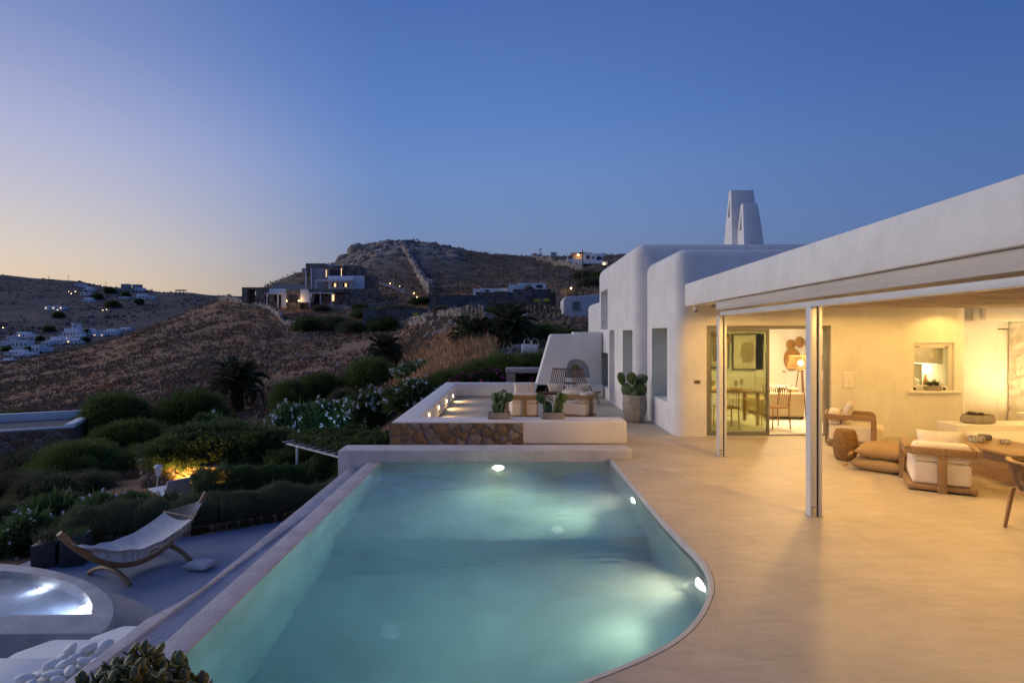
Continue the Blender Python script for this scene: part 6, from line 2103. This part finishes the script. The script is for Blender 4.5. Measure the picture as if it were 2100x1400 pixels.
# jade plant close to the camera, in a round pot on the terrace
JADE = M('jade_leaf', (.14, .18, .045), .38, .3, 14, island=.4, spec=.5, col2=(.14, .10, .03))
jd = thing('jade_plant', 'bushy jade plant with thick dark green leaves beside the overflow wall', 'potted plant', (-1.44, 2.16, 0))
MB().lathe([(.16, 0), (.20, .06), (.225, .40), (.21, .43), (.18, .42), (.001, .40)], 24, cap=False).build('pot', CONC, jd, smooth=True)
rg = random.Random(6)
def fleshy_leaf():
    vs, fs = [], []; n, k = 8, 6
    for j in range(k + 1):
        q = j / k; w = .5 * math.sin(math.pi * min(1, .12 + .80 * q)) ** .8 if q < 1 else .02
        for i in range(n):
            a = 2 * math.pi * i / n
            vs.append((math.cos(a) * w, q * 1.6, math.sin(a) * w * .22 + .18 * q * q))
    for j in range(k):
        for i in range(n):
            fs.append((j * n + i, j * n + (i + 1) % n, (j + 1) * n + (i + 1) % n, (j + 1) * n + i))
    fs.append(tuple(range(n - 1, -1, -1))); fs.append(tuple(k * n + i for i in range(n)))
    return np.array(vs), fs
lv, lf = fleshy_leaf()
bst = MB(); V, Fl, kk = [], [], 0
for i in range(85):
    a = rg.uniform(0, 6.28); rr = rg.uniform(.02, .27) ; zz = .745 - .9 * rr * rr * 2.2 + rg.uniform(-.08, .02)
    tip = Vector((math.cos(a) * rr, math.sin(a) * rr * .8, zz))
    bst.tube([(tip.x * .2, tip.y * .2, .40), (tip.x * .6, tip.y * .6, .40 + (zz - .40) * .5), tip], [.012, .009, .006], 5)
    for q in range(rg.choice((7, 8, 9))):
        b_ = q * 2.0 + rg.uniform(0, .6); el = rg.uniform(.2, 1.2); s = rg.uniform(.026, .036)
        mt = Matrix.Translation(tip - Vector((0, 0, .012 * (q // 2)))) @ Matrix.Rotation(b_, 4, 'Z') @ Matrix.Rotation(el, 4, 'X') @ Matrix.Scale(s, 4)
        mm = np.array(mt)
        V.append((mm[:3, :3] @ lv.T).T + mm[:3, 3]); Fl += [tuple(x + kk for x in f) for f in lf]; kk += len(lv)
bst.build('stems', BARK, jd, smooth=True)
me = bpy.data.meshes.new('leaves'); me.from_pydata([tuple(v) for v in np.concatenate(V)], [], Fl)
for p in me.polygons: p.use_smooth = True
put('leaves', me, JADE, jd)
# ------------------------------------------------------------------ buildings on the hills
FWHITE = M('limewash', (.80, .80, .82), .8, .05, .3, spec=.1)
FSTONE = M('far_stone', (.25, .205, .17), .95, .35, 1.2, bump=.8, bscale=4, spec=.1)
FGREY = M('grey_render', (.36, .36, .40), .9, .1, .3)
SHUT = M('dark_shutter', (.035, .04, .05), .6, .1, 2)
LITW = EM('lit_window', (1, .62, .26), 1.5)
LAMPG = EM('far_lamp_glow', (1, .66, .28), 9)
def fbox(parent, name, px0, px1, py0, py1, d, depth, mat, bev=0, wb=None):
    a, b = at(px0, py1, d), at(px1, py0, d)
    z0 = a.z if wb is None else a.z - wb
    return MB().box(a.x, b.x, d, d + depth, z0, b.z).build(name, mat, parent, world=True, bevel=bev)
sv = thing('stone_villa', 'modern stone and white villa with lit windows on the hill', 'house', at(660, 620, 130))
fbox(sv, 'tower', 627, 668, 540, 596, 132, 7, FSTONE, wb=3)
fbox(sv, 'tower_front', 639, 668, 550, 594, 131.4, .55, FGREY)
fbox(sv, 'parapet', 654, 690, 543, 549, 133, 6, FWHITE)
fbox(sv, 'upper_storey', 667, 705, 545, 576, 130.5, 8, FSTONE, wb=2)
fbox(sv, 'upper_storey', 705.2, 737, 544, 576, 131.5, 7, FSTONE, wb=2)
for px in (676, 684, 692, 699): fbox(sv, 'window', px, px + 6, 554, 566, 130.3, .15, SHUT)
for px, y0, y1 in ((668.3, 553, 568), (699.4, 550, 566)): fbox(sv, 'lit_window', px, px + 1.2, y0, y1, 130.25, .1, LITW)
fbox(sv, 'white_storey', 672, 724, 565.5, 591, 128.5, 6, FWHITE, wb=1)
fbox(sv, 'white_storey', 724.3, 745, 565.5, 591, 129.5, 6, FWHITE, wb=2)
for px in (681, 703): 
    w = fbox(sv, 'window', px, px + 11, 580, 588.5, 128.3, .15, SHUT)
    fbox(w, 'pane', px + 4, px + 8, 581, 588, 128.2, .08, LITW)
pr = fbox(sv, 'porch_roof', 646, 723, 573, 576, 125.6, 2.6, FWHITE)
for px in (647, 675): fbox(sv, 'porch_post', px, px + 2, 576.1, 592, 125.7, .25, FWHITE)
fbox(sv, 'stone_wing', 745.2, 764, 563, 593, 131, 6, FSTONE, wb=3)
fbox(sv, 'terrace_wall', 634, 706, 592, 599.5, 125, 5, FSTONE)
fbox(sv, 'basement', 660, 706, 599.7, 620, 126.5, 4, FSTONE, wb=3)
fbox(sv, 'terrace_wall', 706.2, 770, 592, 622, 126, 6, FSTONE, wb=4)
fbox(sv, 'pergola_roof', 634, 682, 599.6, 601.4, 123.5, 2.9, FWHITE)
for px in (634, 656, 678.5): fbox(sv, 'pergola_post', px, px + 1.8, 601.5, 620, 123.6, .2, FWHITE, wb=1)
fbox(sv, 'lit_door', 680.8, 685, 604, 617, 126.35, .1, LITW)
fbox(sv, 'recess_shade', 640, 660, 602, 618, 127, .2, SHUT, wb=2)  # flat dark panel, paints the shade of an open recess
c_ = [(616, 593), (628, 593), (640, 604), (634, 620), (616, 620)]
d_ = 124.5
MB().wedge([(at(a, b, d_).x, at(a, b, d_).z) for a, b in c_], d_, d_ + 3).build('stair_wall', FWHITE, sv, world=True)
for px in (626, 637): fbox(sv, 'column', px, px + 2, 550 if px > 630 else 556, 594, 130.9, .35, FWHITE)
fbox(sv, 'balcony', 619, 628, 550, 559, 131, 2, FGREY)
fbox(sv, 'garage', 587, 616, 594, 621, 127, 6, FSTONE, wb=3)
fbox(sv, 'garage_door', 592, 610, 604, 620, 126.9, .1, SHUT)
fbox(sv, 'guest_block', 552, 586, 592, 600, 127.5, 6, FWHITE)
fbox(sv, 'guest_wall', 577, 586.5, 600.1, 621, 126.7, 6, FWHITE, wb=3)
fbox(sv, 'guest_recess', 552, 577, 600.1, 621, 128, 5, FSTONE, wb=3)
fbox(sv, 'guest_door', 563, 573, 604, 620, 127.8, .1, SHUT)
fbox(sv, 'porch_roof', 545, 573, 600.2, 603, 124.6, 2.6, FWHITE)
for px in (546.5, 568.5): fbox(sv, 'porch_post', px, px + 1.8, 603.1, 621, 124.7, .2, FWHITE, wb=1)
fbox(sv, 'stone_annex', 496, 507, 589, 602, 129, 4, FSTONE, wb=2); fbox(sv, 'stone_annex', 507.1, 540, 589, 593.5, 129, 4, FSTONE); fbox(sv, 'stone_annex', 525, 545, 593.6, 602, 129, 4, FSTONE, wb=3)
fbox(sv, 'back_wall', 560, 625, 583, 594, 137, 3, FGREY)

def white_villa():
    d = 264
    v = thing('white_villa', 'white villa with arches and a lit porch on the ridge', 'house', at(1200, 550, d))
    fbox(v, 'terrace_block', 1162, 1195, 531, 545, d - 4, 10, FWHITE, wb=8)
    fbox(v, 'porch_back', 1176, 1196, 519.5, 531, d + 4, 5, FSTONE)
    fbox(v, 'porch_roof', 1172, 1197, 518.5, 520.5, d - 2, 8, DWOOD)
    for px in (1163.5, 1176, 1193): fbox(v, 'porch_post', px, px + 1.4, 520.6, 531, d - 2, .5, FWHITE)
    fbox(v, 'main_block', 1196, 1216, 518, 539, d, 10, FWHITE, wb=10)
    fbox(v, 'arched_block', 1216.3, 1236, 520, 539, d - 1, 10, FWHITE, wb=10)
    fbox(v, 'turret', 1234, 1241, 518.5, 526, d + 2, 6, FWHITE)
    fbox(v, 'lower_block', 1226, 1247, 536, 549, d - 6, 10, FWHITE, wb=8)
    w = fbox(v, 'window', 1202, 1209, 524, 531, d - .2, .2, SHUT)
    fbox(v, 'window', 1215, 1218, 526, 531, d - 1.3, .2, SHUT)
    pts = [(1223, 533)] + [(1228.5 - 5.5 * math.cos(i * math.pi / 8), 531 - 5.5 * math.sin(i * math.pi / 8)) for i in range(9)] + [(1234, 533)]
    MB().wedge([(at(a, b, d - 1.2).x, at(a, b, d - 1.2).z) for a, b in pts], d - 1.25, d - 1.05).build('arch_shade', SHUT, v, world=True)  # flat dark panel, paints the shade inside the archway
    for (px, py, r) in ((1186, 523, .5), (1239, 541, .45)):
        MB().lathe([(.001, -r), (r, 0), (.001, r)], 10, at(px, py, d - 7), cap=False).build('lamp', LAMPG, v, world=True)
    lamp('porch_lamp', 'POINT', at(1186, 524, d + 1), 700, (1, .6, .25), v, .3)
    fbox(v, 'parapet', 1196, 1236, 538, 541, d - 7, 6, FWHITE)
white_villa()
chp = thing('chapel', 'small white vaulted chapel with a bell tower on the ridge', 'chapel', at(1098, 530, 318))
d = 318
pts = [(1089, 530), (1089, 523)] + [(1096.5 - 7.5 * math.cos(i * math.pi / 8), 523 - 4.5 * math.sin(i * math.pi / 8)) for i in range(1, 8)] + [(1104, 523), (1104, 530)]
MB().wedge([(at(a, b, d).x, at(a, b, d).z) for a, b in pts], d, d + 9).build('nave', FWHITE, chp, world=True)
fbox(chp, 'tower', 1104.2, 1112, 520, 532, d - 1, 3, FWHITE, wb=4)
fbox(chp, 'belfry', 1106, 1107.2, 512, 519.9, d - 1, 1, FWHITE); fbox(chp, 'belfry', 1109, 1110.2, 512, 519.9, d - 1, 1, FWHITE)
fbox(chp, 'belfry_top', 1106, 1110.2, 509.5, 511.9, d - 1, 1, FWHITE)
fbox(chp, 'door', 1106.8, 1109.6, 523, 530, d - 1.2, .15, SHUT)
lr = thing('low_house', 'long low pale roofed house just over the crest of the hill', 'house', at(1020, 529, 338))
fbox(lr, 'roof', 990, 1032, 524.5, 528, 342, 6, FGREY, wb=3); fbox(lr, 'pergola', 1032.4, 1058, 523, 525, 341, 5, DWOOD); 
for px in (1033, 1044, 1056): fbox(lr, 'post', px, px + 1.6, 525.1, 532, 341, .4, DWOOD, wb=3)
hs = thing('ridge_house', 'tiny white house on the skyline between chapel and villa', 'house', at(1140, 520, 360))
fbox(hs, 'wall', 1128, 1142, 517, 524, 345, 5, FWHITE, wb=8); fbox(hs, 'window', 1133, 1137, 519, 522, 344.8, .15, SHUT)

# houses of the near hillside to the side of the palms
w1 = thing('white_box_house', 'low white cubic house with a brown pergola behind the stone garden wall', 'house', at(1005, 600, 84))
fbox(w1, 'side_wall', 970, 984, 592.5, 604, 84, 3, FWHITE, wb=2); fbox(w1, 'front_wall', 984.2, 1041, 591, 600, 85, 5, FWHITE, wb=2); fbox(w1, 'pergola', 1014, 1041, 597, 599, 83, 2, DWOOD)
fbox(w1, 'window', 995, 1003, 594, 598, 84.8, .1, SHUT)
w2 = thing('white_box_house', 'taller white cubic house with a creeper on its roof edge', 'house', at(1070, 598, 82))
fbox(w2, 'side_wall', 1043, 1063, 583, 600, 81, 4, FWHITE, wb=2); fbox(w2, 'front_wall', 1063.2, 1120, 580, 596, 82, 6, FWHITE, wb=2)
fbox(w2, 'window', 1100, 1112, 584, 590, 81.8, .1, SHUT)
cw = M('pale_garden_stone', (.24, .21, .18), .95, .3, 2, bump=1, bscale=7, spec=.1)
cw2 = M('slate_garden_stone', (.14, .14, .15), .95, .35, 2.2, bump=1, bscale=7, spec=.1)
for k, (px0, px1, py0, py1, d, dep, mt, lb) in enumerate((
    (976, 1052, 600, 628, 70, .6, cw2, 'long dark stone garden wall below the low white cubic house'),
    (1052, 1130, 594, 625, 68, .6, cw2, 'tall dark stone wall under the taller white cubic house'),
    (1141, 1162, 593, 622, 66, .6, cw, 'pale stone gate wall beside the dark gateway'),
    (961, 984, 618, 642, 60, 1.6, cw, 'pale stone wall end above the boulders'),
    (1018, 1042, 614, 636, 61, .8, cw, 'pale stone wall piece half hidden by the tallest palm'),
    (880, 976, 606, 640, 74, .6, cw2, 'long grey stone wall behind the utility pole'),
    (744, 890, 634, 662, 88, .6, cw2, 'grey stone enclosure wall below the hill road'))):
    t = thing('stone_garden_wall', lb, 'stone wall', at((px0 + px1) / 2, py1, d))
    fbox(t, 'core', px0, px1, py0, py1, d, dep, mt, wb=1.5)
    fbox(t, 'coping', px0 - .3, px1 + .3, py0 - 1, py0, d - .05, dep + .1, mt)
gt = thing('dark_gate', 'dark gateway in the pale stone wall with a lamp above', 'gate', at(1135, 622, 66.5))
fbox(gt, 'leaf', 1130, 1141, 600, 622, 66.5, .2, SHUT, wb=1); fbox(gt, 'pier', 1162.2, 1186, 592, 616, 66.4, .6, SHUT, wb=2)
MB().lathe([(.001, -.12), (.12, 0), (.001, .12)], 10, at(1171, 591, 66), cap=False).build('lamp', LAMPG, gt, world=True)
lamp('gate_lamp', 'POINT', at(1171, 591, 65.5), 25, (1, .6, .25), gt, .1)
# warm lit shrubs beside the walls
for k, (px, py, d) in enumerate(((1101, 620, 60), (1121, 618, 60), (853, 646, 84))):
    t = bush('lit_shrub', 'bush', ('small shrub glowing yellow from a lamp by the tall dark wall', 'small shrub glowing yellow next to the dark gateway', 'small shrub glowing green by the grey enclosure wall')[k], px, py - 8, d, 14, K_GREY, L_OLEA, k, trunk=False, zb=at(px, py + 4, d).z)
    p = at(px, py + 1, d - 1.4)
    g = thing('shrub_light', 'small spike light shining on the glowing shrub by the %s' % ('tall dark wall', 'dark gateway', 'enclosure wall')[k], 'garden light', p)
    MB().lathe([(.05, -.3), (.05, 0), (.07, .03)], 8).build('housing', BLACK, g)
    lamp('shrub_lamp', 'SPOT', p + Vector((0, -.1, .1)), 60, (1, .78, .22), g, .05, 110, .8, at(px, py - 2, d))
dry_wall('coarse stone retaining wall beneath the whitewashed cottage', [at(1085, 660, 50), at(1122, 661, 49.5), at(1158, 661, 49)], 1.35, .5, .26, 16, pix=False, mat=M('retaining_stone', (.23, .19, .15), .95, .25, 2, island=.5, col2=(.13, .105, .085)))
ctg = thing('cottage', 'rough whitewashed stone cottage with one small window', 'cottage', at(1190, 657, 47))
pts = [(1155, 660), (1155.5, 615), (1161, 607.5), (1182, 606.5), (1184, 609), (1188, 606), (1240, 603), (1240, 660)]
me = MB().wedge([(at(a, b, 47).x, at(a, b, 47).z) for a, b in pts], 47, 50).mesh('w', .12, 2)
a, b = at(1174.5, 634.5, 47), at(1190.5, 619, 47)
me = boolean(me, [('DIFFERENCE', MB().box(a.x, b.x, 46.5, 47.35, a.z, b.z).mesh('c'))])
put('wall', shade_auto(me), M('rough_limewash', (.58, .58, .60), .85, .08, 3, bump=1.0, bscale=6, spec=.1), ctg, True)
MB().box(a.x, b.x, 47.25, 47.3, a.z, b.z).build('window', FGREY, ctg, world=True)
MB().box(a.x - .03, b.x + .05, 46.9, 47.2, a.z - .07, a.z).build('sill', FGREY, ctg, world=True)
MB().box((a.x + b.x) / 2 - .02, (a.x + b.x) / 2 + .02, 47.2, 47.24, a.z, b.z).build('mullion', GREYALU, ctg, world=True)
# utility poles
for k, (px, pt, pb, d, lb) in enumerate(((893, 574, 652, 60, 'wooden utility pole beside the big pale boulder'), (898, 556, 606, 95, 'thin wooden utility pole at the end of the climbing stone wall'), (1195, 513, 588, 105, 'tall thin utility pole in front of the white ridge villa'), (1168, 560, 585, 110, 'short utility pole on the slope below the white ridge villa'), (888, 588, 604, 120, 'short stout utility pole by the hill road'))):
    t = thing('utility_pole', lb, 'utility pole', at(px, pb, d))
    A_, B_ = at(px, pb, d), at(px, pt, d)
    r = .0011 * d * .9
    MB().tube([A_ - Vector((0, 0, 2)), B_], [r * 1.2, r * .8], 8).build('shaft', BARK, t, world=True)
    MB().box(B_.x - .7, B_.x + .7, d - .05, d + .05, B_.z - .5, B_.z - .4).build('crossarm', BARK, t, world=True)
# road up the hill
MB().tube([hit(px, py, 60, 260) + Vector((0, 0, .15)) for px, py in ((770, 580), (795, 586), (815, 592), (832, 600), (845, 608))], 1.6, 6, squash=(.12, 1)).build('road', M('pale_road', (.17, .16, .155), .9, .1, .4), kind='structure')
def street_lamps(spots, hitf, r, label, group, e=0):
    for px, py in spots:
        p = hitf(px, py)
        p.z = at(px, py, p.y).z
        t = thing('path_lamp', label, 'lamp', p, group=group)
        MB().tube([(0, 0, -r * 6), (0, 0, 0)], r * .25, 5).build('pole', BLACK, t)
        MB().lathe([(.001, -r), (r, 0), (.001, r)], 8, cap=False).build('bulb', LAMPG, t)
        if e: lamp('path_glow', 'POINT', p + Vector((0, -.3, .3)), e, (1, .62, .25), t, .1)
street_lamps([(773, 571), (800, 581), (820, 587), (849, 601), (855, 609)], lambda a, b: hit(a, b + 3, 60, 260), .13, 'small warm lamp along the road climbing past the stone villa', 'lamps along the hill road', 25)
street_lamps([(588, 617), (613, 617)], lambda a, b: at(a, b, 124), .16, 'warm wall lamp beside the garage door of the stone villa', 'lamps of the stone villa', 60)
# ------------------------------------------------------------------ the town on the far hill
H1 = 'white houses of the far town'
town = [(0, 12, 699, 709, 1), (26, 60, 680, 692, 2), (22, 56, 697, 716, 1), (55, 76, 687, 696, 0), (8, 52, 717, 727, 2), (24, 41, 726, 734, 1), (0, 19, 735, 742, 2), (64, 81, 708, 724, 1), (94, 130, 690, 705, 3), (128, 166, 692, 704, 2), (121, 164, 673, 690, 3), (165, 190, 673, 686, 2), (212, 240, 674, 686, 3), (240, 267, 671, 677, 2), (190, 212, 684, 690, 4),
        (14, 30, 689, 698, 1), (84, 100, 700, 710, 1), (146, 170, 686, 693, 2), (40, 66, 724, 732, 1), (78, 96, 712, 722, 1), (196, 214, 677, 684, 1),
        (153, 172, 582, 588, 1), (171, 188, 588, 597, 2), (165, 183, 599, 606, 1), (167, 188, 610, 618, 2), (90, 128, 627, 636, 4), (248, 263, 582, 591, 1), (271, 286, 583, 592, 1), (276, 293, 590, 597, 1), (274, 298, 602, 612, 2), (243, 262, 608, 613, 1), (298, 314, 606, 613, 1), (236, 268, 592, 597, 0)]
adj = ['flat roofed white house', 'cubic white house', 'stepped white house', 'wide white house with arches', 'low white house with lit porch']
where = ['at the frame edge of the lower town', 'with lit terrace in the lower town', 'with a tall plain side in the lower town', 'behind the dark trees of the lower town', 'with a long terrace below the tall plain one', 'small one below the long terrace', 'at the bottom of the lower town', 'beside the brown slope in the lower town', 'with a broad terrace before the windmill', 'next to the broad terraced one', 'just under the round windmill', 'beside the round windmill', 'with a colonnade half hidden by the slope', 'at the uphill end by the slope', 'glowing under the colonnaded one', 'above the tall plain one', 'beside the broad terrace', 'between the windmill and the terraces', 'low behind the brown slope', 'half hidden behind the brown slope edge', 'between windmill and colonnade', 'topmost beside the skyline', 'stacked under the topmost one', 'in the middle of the lamp lit cluster', 'lowest of the lamp lit cluster', 'alone on the dark hillside', 'dark against the skyline', 'beside the one dark against the skyline', 'below the pair on the skyline', 'the largest of the upper hamlet', 'small one beside the largest of the hamlet', 'last one of the upper hamlet', 'long and dim under the skyline']
for k, ((x0, x1, y0, y1, typ), wv_) in enumerate(zip(town, where)):
    d = far_hit((x0 + x1) / 2, y1).y
    t = thing('town_house', adj[typ] + ' ' + wv_, 'house', at((x0 + x1) / 2, y1, d), group=H1)
    s = (x1 - x0)
    if typ in (2, 3):
        fbox(t, 'wall', x0, x1, y0 + (y1 - y0) * .45, y1, d - 4, 12, FWHITE, wb=8)
        fbox(t, 'upper_wall', x0 + s * .25, x1 - s * .1, y0, y0 + (y1 - y0) * .44, d, 8, FWHITE)
    else:
        fbox(t, 'wall', x0, x1, y0, y1, d, 10, FWHITE if k not in (26, 27, 32) else FGREY, wb=8)
    nwin = max(2, int(s / 7))
    for i in range(nwin):
        a = x0 + s * (i + .35) / nwin
        lit = (typ == 4 and i % 2 == 0) or (k in (1, 9) and i == 1)
        yy = y0 + (y1 - y0) * (.55 if typ in (2, 3) else .35)
        fbox(t, 'window', a, a + max(1.0, s / nwin * .3), yy, yy + (y1 - y0) * .28, d - 4.3 if typ in (2, 3) else d - .3, .2, LITW if lit else SHUT)
wm = thing('windmill', 'round white windmill tower standing above the far town', 'windmill', at(157, 672, far_hit(157, 674).y - 6))
d = far_hit(157, 674).y - 6; c = at(157, 674, d); r = 9 * d / F
MB().lathe([(r * 1.05, -4), (r, 0), (r * .9, r * 1.25)], 20, c).build('tower', FWHITE, wm, smooth=True, world=True)
MB().lathe([(r * .95, r * 1.25), (.05, r * 1.7)], 20, c).build('cap', FSTONE, wm, smooth=True, world=True)
for q in (-.4, .35): MB().cbox((c.x + q * r, c.y - r * .97, c.z + r * .6), (r * .22, .8, r * .3)).build('window', SHUT, wm, world=True)
spots = [(134, 611), (142, 610), (150, 611), (153, 622 - 14), (158, 612), (165, 613), (171, 622), (177, 613), (133, 604), (141, 598), (146, 602), (155, 598), (185, 591), (205, 610), (96, 635), (118, 636), (121, 633), (211, 636), (219, 635), (239, 630), (6, 672), (40, 683), (136, 693), (179, 692), (48, 704), (198, 684), (154, 598), (190, 596), (210, 586), (215, 595), (147, 609)]
street_lamps(spots, far_hit, .8, 'tiny warm street lamp twinkling on the far hill', 'street lamps of the far town')
for k, (px, pt, d) in enumerate(((140, 565, 1080), (100, 566, 1085), (217, 577, 1050))):
    t = thing('skyline_mast', 'thin dark mast standing on the far skyline', 'mast', at(px, 580, d), group='masts on the far skyline')
    MB().tube([at(px, 600, d), at(px, pt, d)], .35, 5).build('shaft', BLACK, t, world=True)
    MB().cbox(at(px, pt + 2, d), (3, .3, .3)).build('crossarm', BLACK, t, world=True)
pgl = thing('skyline_pergola', 'small dark pergola on the far skyline', 'pergola', at(370, 600, 1050))
fbox(pgl, 'roof', 359, 378, 594, 596, 1040, 8, DWOOD)
for px in (360, 368, 376): fbox(pgl, 'post', px, px + 1, 596.1, 602, 1040, 1, DWOOD, wb=4)
# dark trees between the far houses
for k, (px, pt, w) in enumerate(((100, 668, 40), (225, 590, 40), (200, 602, 36), (82, 690, 26), (60, 712, 30), (178, 676, 20), (258, 600, 30), (176, 692, 26), (120, 640, 40), (232, 618, 50), (15, 712, 30), (285, 614, 30))):
    p = far_hit(px, pt + 10)
    bush('town_tree', 'tree', 'dark round tree between the houses of the far town', px, pt - 4, p.y - 3, w * .62, K_BROAD, L_BROAD, k, trunk=False, zb=at(px, pt + 12, p.y).z, group='dark trees of the far town')
